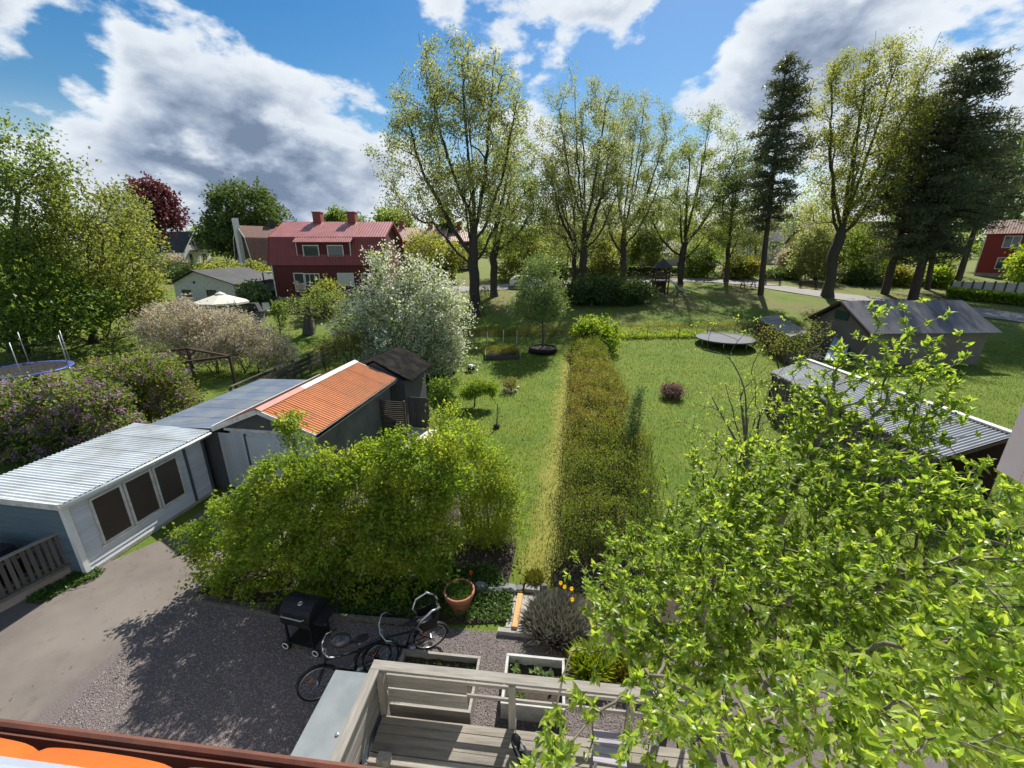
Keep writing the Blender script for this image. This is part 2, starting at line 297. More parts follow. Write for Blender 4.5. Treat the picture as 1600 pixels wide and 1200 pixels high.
def ground_mat():
    m = bpy.data.materials.new('lawn'); m.use_nodes = True
    nt = m.node_tree; N = nt.nodes; L = nt.links; b = N['Principled BSDF']; b.inputs['Roughness'].default_value = .95; b.inputs['Specular IOR Level'].default_value = .15
    tc = N.new('ShaderNodeTexCoord'); src = tc.outputs['Object']
    def noise(s, d=5, r=.6, vec=None):
        n = N.new('ShaderNodeTexNoise'); n.inputs['Scale'].default_value = s; n.inputs['Detail'].default_value = d; n.inputs['Roughness'].default_value = r
        L.new(vec or src, n.inputs['Vector']); return n.outputs[0]
    def mr(v, a, b_, c=0, d=1):
        n = N.new('ShaderNodeMapRange'); n.interpolation_type = 'SMOOTHSTEP'; L.new(v, n.inputs[0])
        for i, x in enumerate((a, b_, c, d)): n.inputs[i+1].default_value = x
        return n.outputs[0]
    def mix(f, A, B):
        n = N.new('ShaderNodeMix'); n.data_type = 'RGBA'
        if isinstance(f, float): n.inputs['Factor'].default_value = f
        else: L.new(f, n.inputs['Factor'])
        for k, v in (('A', A), ('B', B)):
            if isinstance(v, tuple): n.inputs[k].default_value = (*v, 1)
            else: L.new(v, n.inputs[k])
        return n.outputs['Result']
    c = mix(mr(noise(26, 6, .7), .32, .68), (.072, .122, .016), (.145, .20, .030))
    c = mix(mr(noise(.55, 4), .42, .66, 0, .6), c, (.15, .185, .028))
    c = mix(mr(noise(2.3, 5), .52, .72, 0, .55), c, (.19, .185, .045))
    c = mix(mr(noise(.25, 3), .5, .62, 0, .35), c, (.06, .13, .02))
    # worn, straw-coloured strip of grass along the hedge
    sep = N.new('ShaderNodeSeparateXYZ'); L.new(src, sep.inputs[0])
    def mth(op, a, b_):
        n = N.new('ShaderNodeMath'); n.operation = op
        for i, v in enumerate((a, b_)):
            if isinstance(v, (int, float)): n.inputs[i].default_value = v
            else: L.new(v, n.inputs[i])
        return n.outputs[0]
    dx = mth('SUBTRACT', sep.outputs[0], mth('ADD', mth('MULTIPLY', sep.outputs[1], .164), -.55))
    dx = mth('ADD', dx, mth('MULTIPLY', mth('SUBTRACT', noise(.9, 4), .5), 1.3))
    strip = mth('MULTIPLY', mr(dx, -.85, -.15), mr(dx, 1.1, .5))
    yl = mth('MULTIPLY', mr(sep.outputs[1], 6, 8), mr(sep.outputs[1], 32, 29))
    strip = mth('MULTIPLY', mth('MULTIPLY', strip, yl), mr(noise(7, 5), .25, .6, .45, 1.0))
    c = mix(strip, c, (.25, .235, .055))
    # leaf litter and thin dry grass on the park bank
    far = mth('MULTIPLY', mr(sep.outputs[1], 32, 44), mr(noise(.22, 5, .65), .40, .58, 0, .75))
    c = mix(far, c, (.165, .145, .06))
    L.new(c, b.inputs['Base Color'])
    bp = N.new('ShaderNodeBump'); bp.inputs['Strength'].default_value = .8; bp.inputs['Distance'].default_value = .05
    L.new(noise(38, 4, .7), bp.inputs['Height']); L.new(bp.outputs[0], b.inputs['Normal'])
    return m
M['lawn'] = ground_mat()

# ------------------------------------------------------------------ mesh building
def link(o, parent=None):
    COL.objects.link(o)
    if parent is not None: o.parent = parent
    return o
class MB:
    def __init__(s): s.v = []; s.f = {}; s.n = 0
    def add(s, verts, faces):
        verts = np.asarray(verts, dtype=np.float64).reshape(-1, 3)
        s.v.append(verts)
        for fa in faces:
            s.f.setdefault(len(fa), []).append(np.asarray([fa], dtype=np.int64)+s.n)
        s.n += len(verts); return s
    def addarr(s, verts, *arrs):
        s.v.append(np.asarray(verts, dtype=np.float64))
        for a in arrs:
            if len(a): s.f.setdefault(a.shape[1], []).append(np.asarray(a, dtype=np.int64)+s.n)
        s.n += len(verts); return s
    def box(s, c, size, rz=0.0, rx=0.0, ry=0.0):
        x, y, z = [q/2 for q in size]
        p = np.array([(-x, -y, -z), (x, -y, -z), (x, y, -z), (-x, y, -z), (-x, -y, z), (x, -y, z), (x, y, z), (-x, y, z)])
        if rx: a, b = math.cos(rx), math.sin(rx); p = p @ np.array([[1, 0, 0], [0, a, b], [0, -b, a]])
        if ry: a, b = math.cos(ry), math.sin(ry); p = p @ np.array([[a, 0, -b], [0, 1, 0], [b, 0, a]])
        if rz: a, b = math.cos(rz), math.sin(rz); p = p @ np.array([[a, b, 0], [-b, a, 0], [0, 0, 1]])
        return s.add(p+np.array(c), [(0, 3, 2, 1), (4, 5, 6, 7), (0, 1, 5, 4), (1, 2, 6, 5), (2, 3, 7, 6), (3, 0, 4, 7)])
    def bb(s, x0, x1, y0, y1, z0, z1): return s.box(((x0+x1)/2, (y0+y1)/2, (z0+z1)/2), (x1-x0, y1-y0, z1-z0))
    def beam(s, a, b, w, h, up=(0, 0, 1)):
        a = np.array(a, float); b = np.array(b, float); t = b-a; t /= np.linalg.norm(t)
        u = np.array(up, float); sd_ = np.cross(t, u); sd_ /= np.linalg.norm(sd_); u = np.cross(sd_, t)
        sd_ *= w/2; u *= h/2
        p = [a-sd_-u, a+sd_-u, a+sd_+u, a-sd_+u, b-sd_-u, b+sd_-u, b+sd_+u, b-sd_+u]
        return s.add(p, [(0, 1, 2, 3), (7, 6, 5, 4), (0, 4, 5, 1), (1, 5, 6, 2), (2, 6, 7, 3), (3, 7, 4, 0)])
    def tube(s, pts, rad, k=8, cap=True):
        pts = np.asarray(pts, float); n = len(pts)
        rad = np.full(n, rad) if np.isscalar(rad) else np.asarray(rad, float)
        t = np.gradient(pts, axis=0) if n > 2 else np.repeat((pts[1:]-pts[:1]), n, axis=0)
        t /= np.linalg.norm(t, axis=1)[:, None]+1e-12
        ref = np.array([0, 0, 1.]) if abs(t[:, 2]).mean() < .8 else np.array([1., 0, 0])
        a = np.cross(t, ref); a /= np.linalg.norm(a, axis=1)[:, None]+1e-12; b = np.cross(t, a)
        th = np.arange(k)*2*math.pi/k
        v = pts[:, None]+rad[:, None, None]*(np.cos(th)[None, :, None]*a[:, None]+np.sin(th)[None, :, None]*b[:, None])
        i = np.arange(n-1)[:, None]*k; j = np.arange(k)[None]; j2 = (j+1) % k
        q = np.stack([i+j, i+j2, i+k+j2, i+k+j], -1).reshape(-1, 4)
        s.addarr(v.reshape(-1, 3), q)
        if cap:
            s.f.setdefault(k, []).append(np.array([list(range(k-1, -1, -1))])+s.n-n*k)
            s.f.setdefault(k, []).append(np.array([list(range(k))])+s.n-k)
        return s
    def lathe(s, prof, c=(0, 0, 0), k=20, axis='z', closed=False):
        prof = np.asarray(prof, float); n = len(prof); th = np.arange(k)*2*math.pi/k
        r = prof[:, 0][:, None]; z = np.repeat(prof[:, 1][:, None], k, 1)
        x, y = r*np.cos(th), r*np.sin(th)
        v = {'z': (x, y, z), 'y': (x, z, y), 'x': (z, x, y)}[axis]
        v = np.stack(v, -1).reshape(-1, 3)+np.array(c)
        i = np.arange(n-1)[:, None]*k; j = np.arange(k)[None]; j2 = (j+1) % k
        return s.addarr(v, np.stack([i+j, i+j2, i+k+j2, i+k+j], -1).reshape(-1, 4))
    def ball(s, c, r, k=12, sq=(1, 1, 1)):
        a = np.linspace(-math.pi/2+.02, math.pi/2-.02, k//2+2)
        m = MB().lathe(np.stack([np.cos(a)*r, np.sin(a)*r], 1), (0, 0, 0), k)
        return s.addarr(m.v[0]*np.array(sq)+np.array(c), m.f[4][0])
    def torus(s, c, R_, r, axis='y', k=28, m=6):
        th = np.arange(k+1)*2*math.pi/k
        pts = {'y': np.stack([np.cos(th)*R_, 0*th, np.sin(th)*R_], 1), 'x': np.stack([0*th, np.cos(th)*R_, np.sin(th)*R_], 1), 'z': np.stack([np.cos(th)*R_, np.sin(th)*R_, 0*th], 1)}[axis]
        ph = np.arange(m)*2*math.pi/m
        ax = {'y': np.array([0, 1., 0]), 'x': np.array([1., 0, 0]), 'z': np.array([0, 0, 1.])}[axis]
        rad = pts/R_
        v = pts[:, None]+r*(np.cos(ph)[None, :, None]*rad[:, None]+np.sin(ph)[None, :, None]*ax)
        i = np.arange(k)[:, None]*m; j = np.arange(m)[None]; j2 = (j+1) % m
        return s.addarr(v.reshape(-1, 3)+np.array(c), np.stack([i+j, i+m+j, i+m+j2, i+j2], -1).reshape(-1, 4))
    def prism(s, poly, axis, a, b):
        """poly: outline in the two other axes, run from a to b along axis"""
        n = len(poly)
        def P(p, q): return {'x': (q, p[0], p[1]), 'y': (p[0], q, p[1]), 'z': (p[0], p[1], q)}[axis]
        v = [P(p, a) for p in poly]+[P(p, b) for p in poly]
        return s.add(v, [tuple(range(n-1, -1, -1)), tuple(range(n, 2*n))]+[(i, (i+1) % n, n+(i+1) % n, n+i) for i in range(n)])
    def corr(s, A, B, C, D, waves, amp, seg=4, thick=.012, rows=2, shape='sin'):
        """corrugated sheet: A->B runs across the waves, A->D along them"""
        A, B, C, D = [np.array(q, float) for q in (A, B, C, D)]
        nrm = np.cross(B-A, D-A); nrm /= np.linalg.norm(nrm)
        if nrm[2] < 0: nrm = -nrm
        n = waves*seg+1; u = np.linspace(0, 1, n)
        ph = u*waves*2*math.pi
        h = amp*np.sin(ph) if shape == 'sin' else amp*np.clip(np.sin(ph)*2.2, -1, 1)
        vs = []
        for off in (0, -thick):
            for w in np.linspace(0, 1, rows):
                P0 = A+(D-A)*w; P1 = B+(C-B)*w
                vs.append(P0[None]*(1-u[:, None])+P1[None]*u[:, None]+nrm*(h[:, None]+off))
        v = np.concatenate(vs); q = []
        i = np.arange(n-1)
        for r in range(rows-1):
            q.append(np.stack([i+r*n, i+1+r*n, i+1+(r+1)*n, i+(r+1)*n], 1))
            o = rows*n
            q.append(np.stack([o+i+r*n, o+i+(r+1)*n, o+i+1+(r+1)*n, o+i+1+r*n], 1))
        o = rows*n
        q.append(np.stack([i, o+i, o+i+1, i+1], 1))
        e = (rows-1)*n
        q.append(np.stack([e+i, e+i+1, e+o+i+1, e+o+i], 1))
        return s.addarr(v, np.concatenate(q))
    def mesh(s, name, m, smooth=False, tint=None):
        me = bpy.data.meshes.new(name)
        V = np.concatenate(s.v) if s.v else np.zeros((0, 3))
        me.vertices.add(len(V)); me.vertices.foreach_set('co', V.astype(np.float32).ravel())
        loops = []; starts = []; c = 0
        for k in sorted(s.f):
            a = np.concatenate(s.f[k]); loops.append(a.ravel()); starts.append(c+np.arange(len(a))*k); c += a.size
        lp = np.concatenate(loops).astype(np.int32); st = np.concatenate(starts).astype(np.int32)
        me.loops.add(len(lp)); me.loops.foreach_set('vertex_index', lp)
        me.polygons.add(len(st)); me.polygons.foreach_set('loop_start', st)
        me.update(calc_edges=True)
        if tint is not None:
            at_ = me.attributes.new('tint', 'FLOAT', 'FACE'); at_.data.foreach_set('value', np.asarray(tint, np.float32))
        me.polygons.foreach_set('use_smooth', np.full(len(st), bool(smooth)))
        me.materials.append(M[m] if isinstance(m, str) else m)
        return me
    def build(s, name, m, parent=None, smooth=False, world=False, tint=None):
        if world and parent is not None:
            r = parent; off = np.zeros(3)
            while r is not None: off += np.array(r.location); r = r.parent
            s.v = [x-off for x in s.v]
        return link(bpy.data.objects.new(name, s.mesh(name, m, smooth, tint)), parent)
def tag(o, label=None, cat=None, group=None, kind=None):
    if label: o['label'] = label
    if cat: o['category'] = cat
    if group: o['group'] = group
    if kind: o['kind'] = kind
    return o
def thing(name, label, cat, loc=(0, 0, 0), rz=0.0, group=None):
    o = bpy.data.objects.new(name, None); COL.objects.link(o); o.empty_display_size = .2
    o.location = loc; o.rotation_euler = (0, 0, rz)
    return tag(o, label, cat, group)
def same(o, parent, loc=None, rot=None, name=None):
    c = o.copy(); COL.objects.link(c); c.parent = parent if parent is not None else o.parent
    if loc is not None: c.location = loc
    if rot is not None: c.rotation_euler = rot
    return c
def dup(root, loc, rz, label, group=None):
    r = root.copy(); COL.objects.link(r); r.location = loc; r.rotation_euler = (0, 0, rz); r['label'] = label
    if group: r['group'] = group
    for ch in list(root.children):
        c = ch.copy(); COL.objects.link(c); c.parent = r
        for g_ in list(ch.children):
            d_ = g_.copy(); COL.objects.link(d_); d_.parent = c
    return r
def struct(name, mb, m, smooth=False): return tag(mb.build(name, m, None, smooth), kind='structure')

# ------------------------------------------------------------------ plants
def unit(a): return a/(np.linalg.norm(a, axis=-1, keepdims=True)+1e-12)
def leaf_arrays(mb, pos, d, n, L, W, detail=0, curl=.25):
    """folded leaves; returns the number of faces per leaf"""
    N_ = len(pos); d = unit(d); s_ = unit(np.cross(d, n)); n = np.cross(s_, d)
    L = L[:, None]; W = W[:, None]
    if detail == 0:
        v = np.stack([pos, pos+d*L*.45+s_*W*.5+n*W*.16, pos+d*L-n*L*curl*.4, pos+d*L*.45-s_*W*.5+n*W*.16], 1).reshape(-1, 3)
        b = np.arange(N_)[:, None]*4
        mb.addarr(v, np.concatenate([b+np.array([[0, 2, 1]]), b+np.array([[0, 3, 2]])], 1).reshape(-1, 3)); return 2
    c1 = pos+d*L*.35+n*L*.03; c2 = pos+d*L*.70-n*L*curl*.22; tip = pos+d*L-n*L*curl*.62
    v = np.stack([pos, c1+s_*W*.48+n*W*.16, c1, c1-s_*W*.48+n*W*.16, c2+s_*W*.40+n*W*.13, c2, c2-s_*W*.40+n*W*.13, tip], 1).reshape(-1, 3)
    b = np.arange(N_)[:, None]*8
    tri = [(0, 2, 1), (0, 3, 2), (4, 5, 7), (5, 6, 7), (1, 2, 5), (1, 5, 4), (2, 3, 6), (2, 6, 5)]
    mb.addarr(v, np.concatenate([b+np.array([t]) for t in tri], 1).reshape(-1, 3)); return 8
def in_ellipsoids(rng, els, n, shell=.0):
    """n points spread over the ellipsoids by volume; shell pushes them outwards"""
    vol = np.array([e[3]*e[4]*e[5]*(e[6] if len(e) > 6 else 1) for e in els]); k = rng.choice(len(els), n, p=vol/vol.sum())
    u = unit(rng.normal(size=(n, 3))); r = rng.random(n)**(1/3); r = r*(1-shell)+shell*(.75+.25*rng.random(n))
    E = np.array([e[:6] for e in els])[k]
    return E[:, :3]+u*r[:, None]*E[:, 3:6]
def skeleton(rng, stems, attrs, bf=.35, step=.6, down=.6, wob=.10, attach=False):
    P = []; par = []; Ln = []
    for st in stems:
        st = np.asarray(st, float); prev = -1; i0 = 0
        if len(P) and attach: prev = int(np.argmin(np.linalg.norm(np.array(P)-st[0], axis=1))); i0 = 1
        for i in range(i0, len(st)):
            m = 1 if i == 0 else max(1, int(np.linalg.norm(st[i]-st[i-1])/step))
            for q in range(m):
                p = st[i] if i == 0 else st[i-1]+(st[i]-st[i-1])*(q+1)/m
                if i and q < m-1: p = p+rng.normal(size=3)*step*wob*.6
                P.append(p); par.append(prev if prev >= 0 else -1); Ln.append(0 if prev < 0 else Ln[prev]+np.linalg.norm(p-P[prev])); prev = len(P)-1
    n0 = len(P); cap = n0+len(attrs)*40
    PA = np.zeros((cap, 3)); PA[:n0] = P; LA = np.zeros(cap); LA[:n0] = Ln; n = n0
    d0 = np.min(np.linalg.norm(attrs[:, None]-PA[None, :n0], axis=2), axis=1)
    tips = []
    for ai in np.argsort(d0):
        a = attrs[ai]; df = PA[:n]-a; d = np.sqrt((df*df).sum(1))
        cost = d+bf*LA[:n]+down*np.maximum(0, df[:, 2])
        i = int(np.argmin(cost)); dd = d[i]; m = min(38, max(2, int(dd/step)+1))
        if n+m >= cap: break
        base = PA[i]; dirv = (a-base)/(dd+1e-9)
        tp = base-PA[par[i]] if par[i] >= 0 else np.array([0, 0, 1.]); tp = tp/(np.linalg.norm(tp)+1e-9)
        ctl = base+dd*.45*(dirv*.62+tp*.38)+rng.normal(size=3)*dd*wob
        prev = i
        for q in range(1, m+1):
            w = q/m; p = base*(1-w)**2+2*w*(1-w)*ctl+a*w*w
            PA[n] = p; LA[n] = LA[prev]+np.linalg.norm(p-PA[prev]); par.append(prev); prev = n; n += 1
        tips.append(n-1)
    return PA[:n], np.array(par), np.array(tips), n0
def wood_mesh(P, par, r0, rt, sides=(7, 5, 3), minr=0.0):
    n = len(P); cnt = np.zeros(n); kids = [[] for _ in range(n)]
    for i in range(n):
        if par[i] >= 0: kids[par[i]].append(i)
    for i in range(n-1, -1, -1):
        if not kids[i]: cnt[i] += 1
        if par[i] >= 0: cnt[par[i]] += cnt[i]
    ex = math.log(r0/rt)/math.log(max(2, cnt[[i for i in range(n) if par[i] < 0]].max()))
    rad = rt*cnt**ex
    mb = MB(); starts = [i for i in range(n) if par[i] < 0]; stack = [(i, -1) for i in starts]
    while stack:
        i, p = stack.pop(); ch = [p, i] if p >= 0 else [i]
        while kids[i]:
            ks = sorted(kids[i], key=lambda k: -cnt[k])
            for k in ks[1:]: stack.append((k, i))
            i = ks[0]; ch.append(i)
        if len(ch) < 2: continue
        rr = rad[ch].copy()
        if p >= 0: rr[0] = rr[1]
        else: rr[0] *= 1.35
        if rr.max() < minr: continue
        k = sides[0] if rr.max() > .12 else sides[1] if rr.max() > .03 else sides[2]
        mb.tube(P[ch], rr, k, cap=False)
    return mb, cnt, rad
def crown_leaves(rng, P, idx, per, spread, L, W, centre, outw=.6, up=.35, tint=(.15, .85), detail=0, flat=.5, wind=(0, 0, 0), curl=.25, tnoise=.25, droop=0):
    k = np.repeat(idx, per); N_ = len(k)
    pos = P[k]+rng.normal(size=(N_, 3))*np.array(spread)
    d = rng.normal(size=(N_, 3))*.8+outw*unit(pos-np.array(centre))+np.array(wind)+np.array([0, 0, -droop])
    n = rng.normal(size=(N_, 3))*flat+np.array([0, 0, 1.])*up
    sz = rng.uniform(.65, 1.25, N_)
    # neighbouring twigs share a tone
    q_ = P[idx]; f_ = 2.2/max(.35, np.ptp(q_, axis=0).max()*.12); w_ = .5+.5*np.sin(q_[:, 0]*f_+1.3*np.sin(q_[:, 1]*f_*.8))*np.sin(q_[:, 2]*f_*1.2+q_[:, 1]*f_*.7)
    base = tint[0]+(tint[1]-tint[0])*np.clip(.55*w_+.45*rng.random(len(idx)), 0, 1); t = np.clip(np.repeat(base, per)+rng.normal(size=N_)*tnoise*.5, 0, 1)
    mb = MB(); f = leaf_arrays(mb, pos, d, n, L*sz, W*sz*rng.uniform(.8, 1.2, N_), detail, curl)
    return mb, np.repeat(t, f)
def ells(spec, Y, depth=1.0):
    """photo ellipses (x, y, rx, ry[, weight[, dY]]) at distance Y -> ellipsoids in the world"""
    out = []
    for e in spec:
        px, py, rx, ry = e[:4]; yy = Y+(e[5] if len(e) > 5 else 0)
        c = ay(px, py, yy); t = yy/ray(px, py)[1]
        # horizontal stretch of the wide lens is already in the ray
        out.append((c.x, c.y, c.z, rx*t/F, rx*t/F*depth, ry*t/F, e[4] if len(e) > 4 else 1))
    return out
SEED = [11]
def tree(name, label, base, els, n_attr, leafm, leafL, leafW, per=14, spread=.35, r0=.35, rt=.012, bark='bark', trunk=None, bf=.35, step=.7, down=.7, shell=.25,
         tint=(.1, .9), detail=0, cat='tree', group=None, up=.35, outw=.6, flat=.5, tw=3, extra=None, wob=.10, stems=None, attach=False, wind=(0, 0, 0), curl=.25, droop=0, leafname='crown', woodname='trunk', minr=0.0, tnoise=.25, extra_attr=None, sides=(7, 5, 3), ragged=.05):
    SEED[0] += 1; rng = np.random.default_rng(SEED[0])
    b = np.array(base, float); th = thing(name, label, cat, tuple(b), 0, group)
    A = in_ellipsoids(rng, els, n_attr, shell)
    if extra_attr is not None: A = np.concatenate([A, extra_attr])
    E_ = np.array([e[:6] for e in els]); pick = rng.integers(0, len(E_), max(2, int(n_attr*ragged))); u_ = unit(rng.normal(size=(len(pick), 3))+np.array([0, 0, .35]))
    A = np.concatenate([A, E_[pick, :3]+u_*E_[pick, 3:6]*rng.uniform(1.02, 1.32, (len(pick), 1))]); A = A[A[:, 2] > b[2]+.12]
    cz = np.average([e[:3] for e in els], axis=0)
    if stems is None:
        tr = trunk or [b, b+np.array([0, 0, 1.])*(cz[2]-b[2])*.45+np.array([(cz[0]-b[0])*.35, (cz[1]-b[1])*.35, 0]), cz+np.array([0, 0, .3])]
        stems = [tr]
    P, par, tips, n0 = skeleton(rng, stems, A, bf, step, down, wob, attach)
    mb, cnt, rad = wood_mesh(P, par, r0, rt, sides, minr)
    mb.build(woodname, bark, th, True, True)
    idx = np.where((cnt <= tw) & (np.arange(len(P)) >= n0))[0]
    lm, t = crown_leaves(rng, P, idx, per, spread, leafL, leafW, cz, outw, up, tint, detail, flat, wind, curl, tnoise, droop)
    lm.build(leafname, leafm, th, False, True, t)
    if extra:
        for (nm, m2, per2, spread2, l2, w2, t2, frac) in extra:
            sub = tips[rng.random(len(tips)) < frac]
            l_, tt = crown_leaves(rng, P, sub, per2, spread2, l2, w2, cz, .3, .4, t2, 0, .8)
            l_.build(nm, m2, th, False, True, tt)
    return th

# ================================================================== THE SETTING
def ground():
    xs = np.unique(np.concatenate([np.arange(-700, -80, 20), np.arange(-80, 90, 1.0), np.arange(90, 720, 20)]))
    ysv = np.unique(np.concatenate([np.arange(-120, -8, 8), np.arange(-8, 90, .8), np.arange(90, 900, 10)]))
    X, Y = np.meshgrid(xs, ysv); rng = np.random.default_rng(3)
    Z = np.interp(Y, _ys, _gz)
    fine = (np.abs(X) < 80) & (Y > 5) & (Y < 90)
    Z = Z+np.where(fine, .02*np.sin(X*1.3+Y*.7)*np.sin(Y*.9-X*.4), 0)-.02
    n, m = Y.shape; i = np.arange(n-1)[:, None]*m; j = np.arange(m-1)[None]
    q = np.stack([i+j, i+j+1, i+m+j+1, i+m+j], -1).reshape(-1, 4)
    mb = MB().addarr(np.stack([X, Y, Z], -1).reshape(-1, 3), q)
    struct('ground', mb, 'lawn', True)
ground()
def sheet(name, pts, m, z, drape=False):
    mb = MB(); v = [(p[0], p[1], z) for p in pts]; mb.add(v, [tuple(range(len(v)))]); return struct(name, mb, m)
def hx(x, y, z=0):      # the house frame: x along the facade, y out into the garden
    a = R(-6); return Vector((x*math.cos(a)-y*math.sin(a), x*math.sin(a)+y*math.cos(a), z))
g0 = at(292, 936); g1 = az(60, 1130, 0)
gdir = (g1-g0).normalized(); gend = g0+gdir*9
c0 = az(160, 886, 0); c1 = az(262, 842, 0); c2 = az(330, 815, 0)
sheet('driveway', [gend, (gend.x-14, gend.y-2, 0), (-26, 2, 0), (-24, 6.5, 0), (c0.x-.1, c0.y, 0), (c1.x-.1, c1.y, 0), (-9.2, 12.6, 0), (-6.0, 11.6, 0), (-5.8, 9.2, 0), g0], 'asphalt', .012)
kerbL = az(300, 936, 0); kerbR = az(838, 990, 0)
sheet('gravel_yard', [gend+Vector((-.1, 0, 0)), (g0.x-.12, g0.y+.1, 0), (kerbL.x, kerbL.y+.15, 0), hx(-3.2, 6.35), (kerbR.x, kerbR.y, 0), (1.6, 6.3, 0), (7, 5.2, 0), (7, -2, 0), (-3, -3, 0)], 'gravel_base', .020)
sheet('planting_bed', [(kerbL.x, kerbL.y+.1, 0), hx(-3.2, 6.4), hx(-.85, 6.75), hx(-.9, 7.9), (.1, 9.0, 0), (.2, 12.2, 0), (-5.2, 12.2, 0), (-5.6, 9.0, 0)], 'soil', .008)
sheet('tree_bed', [hx(.15, 6.4), (1.0, 8.2, 0), (1.5, 8.8, 0), (3.6, 8.6, 0), (4.2, 6.6, 0), (4, 4.5, 0), (2.5, 4.8, 0)], 'soil', .010)
def pebbles():
    rng = np.random.default_rng(8); n = 70000
    x = rng.uniform(-7.6, 2.2, n); y = rng.uniform(2.4, 7.3, n)
    A = np.array([g0.x, g0.y]); D = np.array([gdir.x, gdir.y]); nn = np.array([-D[1], D[0]])
    side = (x-A[0])*nn[0]+(y-A[1])*nn[1]          # beyond the gravel edge stones thin out over the asphalt
    far = y-(np.interp(x, [-6.5, kerbL.x, 0, 1.2, 2.2], [g0.y, g0.y+.1, 6.5, 6.5, 6.0]))
    keep = (side*np.sign(nn[0]*1+nn[1]*0) > -.25+rng.normal(size=n)*.12) & (far < 0)
    x, y = x[keep], y[keep]; n = len(x)
    r = rng.uniform(.007, .017, n); ang = rng.uniform(0, 6.28, n)
    o = np.array([(1, 0, 0), (0, 1, 0), (-1, 0, 0), (0, -1, 0), (0, 0, 1), (0, 0, -1)], float)*np.array([1, .75, .6])
    ca, sa = np.cos(ang), np.sin(ang)
    v = np.repeat(o[None], n, 0)*r[:, None, None]*rng.uniform(.7, 1.3, (n, 6, 1))
    v = np.stack([v[..., 0]*ca[:, None]-v[..., 1]*sa[:, None], v[..., 0]*sa[:, None]+v[..., 1]*ca[:, None], v[..., 2]], -1)
    v += np.stack([x, y, .020+r*.35], 1)[:, None]
    fa = np.array([(0, 1, 4), (1, 2, 4), (2, 3, 4), (3, 0, 4)])
    b = np.arange(n)[:, None, None]*6
    mb = MB().addarr(v.reshape(-1, 3), (b+fa[None]).reshape(-1, 3))
    tag(mb.build('gravel', 'pebble', None, False, False, np.repeat(rng.random(n), 4)), 'pinkish grey gravel spread over the yard beside the wooden deck', 'gravel', kind='stuff')
pebbles()
def blades():
    rng = np.random.default_rng(21); n = 150000
    y = 7.4+26*rng.random(n)**1.7; x = rng.uniform(-.75, 1.5, n)*(y+2)
    strip = np.abs(x-(.164*y-.1)+.35*np.sin(y*1.9)+rng.normal(size=n)*.25) < .55
    k = (y > 8) | (np.abs(x-.75) < .9); k &= ~((x < -5.2) & (y < 24)) & ~((y < 12.4) & (x < .1)); x, y, strip = x[k], y[k], strip[k]; n = len(x)
    h = rng.uniform(.03, .085, n)*(1+y*.02); w = .004+y*.0006; a = rng.uniform(0, 6.28, n); le = rng.normal(size=(n, 2))*.025
    z = np.interp(y, _ys, _gz)-.02
    p = np.stack([x, y, z], 1); s_ = np.stack([np.cos(a)*w, np.sin(a)*w, 0*a], 1)
    v = np.stack([p-s_, p+s_, p+np.concatenate([le, h[:, None]], 1)], 1).reshape(-1, 3)
    t = np.where(strip & (rng.random(n) < .7), rng.uniform(.4, .75, n), rng.uniform(0, .75, n))
    tag(MB().addarr(v, np.arange(n*3).reshape(-1, 3)).build('grass', 'grass_blade', None, tint=t), 'short mown grass of the back garden lawn', 'grass', kind='stuff')
blades()
def strip_road(name, pts, w, m, dz=.05):
    pts = [Vector(p) for p in pts]; mb = MB(); P = []
    for i in range(len(pts)-1):
        k = max(2, int((pts[i+1]-pts[i]).length/1.5))
        for q in range(k): P.append(pts[i].lerp(pts[i+1], q/k))
    P.append(pts[-1]); P = np.array([(p.x, p.y) for p in P])
    for _ in range(3): P[1:-1] = (P[:-2]+2*P[1:-1]+P[2:])/4
    t = np.gradient(P, axis=0); t /= np.linalg.norm(t, axis=1)[:, None]; nn = np.stack([-t[:, 1], t[:, 0]], 1)
    rows = []
    for o in np.linspace(-1, 1, 7):
        q = P+nn*o*w/2; rows.append(np.stack([q[:, 0], q[:, 1], np.interp(q[:, 1], _ys, _gz)+dz], 1))
    v = np.concatenate(rows); n = len(P); i = np.arange(n-1)
    q = np.concatenate([np.stack([r*n+i, r*n+i+1, (r+1)*n+i+1, (r+1)*n+i], 1)[:, ::-1] for r in range(6)])
    return struct(name, mb.addarr(v, q), m, True)
rd = [ay(300, 440, 60), at(560, 462), at(650, 455), at(760, 450), at(850, 446), at(960, 440), at(1060, 437), at(1130, 439), at(1200, 447), at(1280, 460), at(1400, 474), at(1500, 484), at(1600, 497), at(1700, 512)]
strip_road('road', rd, 4.2, 'road')
strip_road('path', [at(1215, 452), at(1180, 441), ay(1150, 432, 70), ay(1120, 425, 90)], 2.2, 'road', .045)

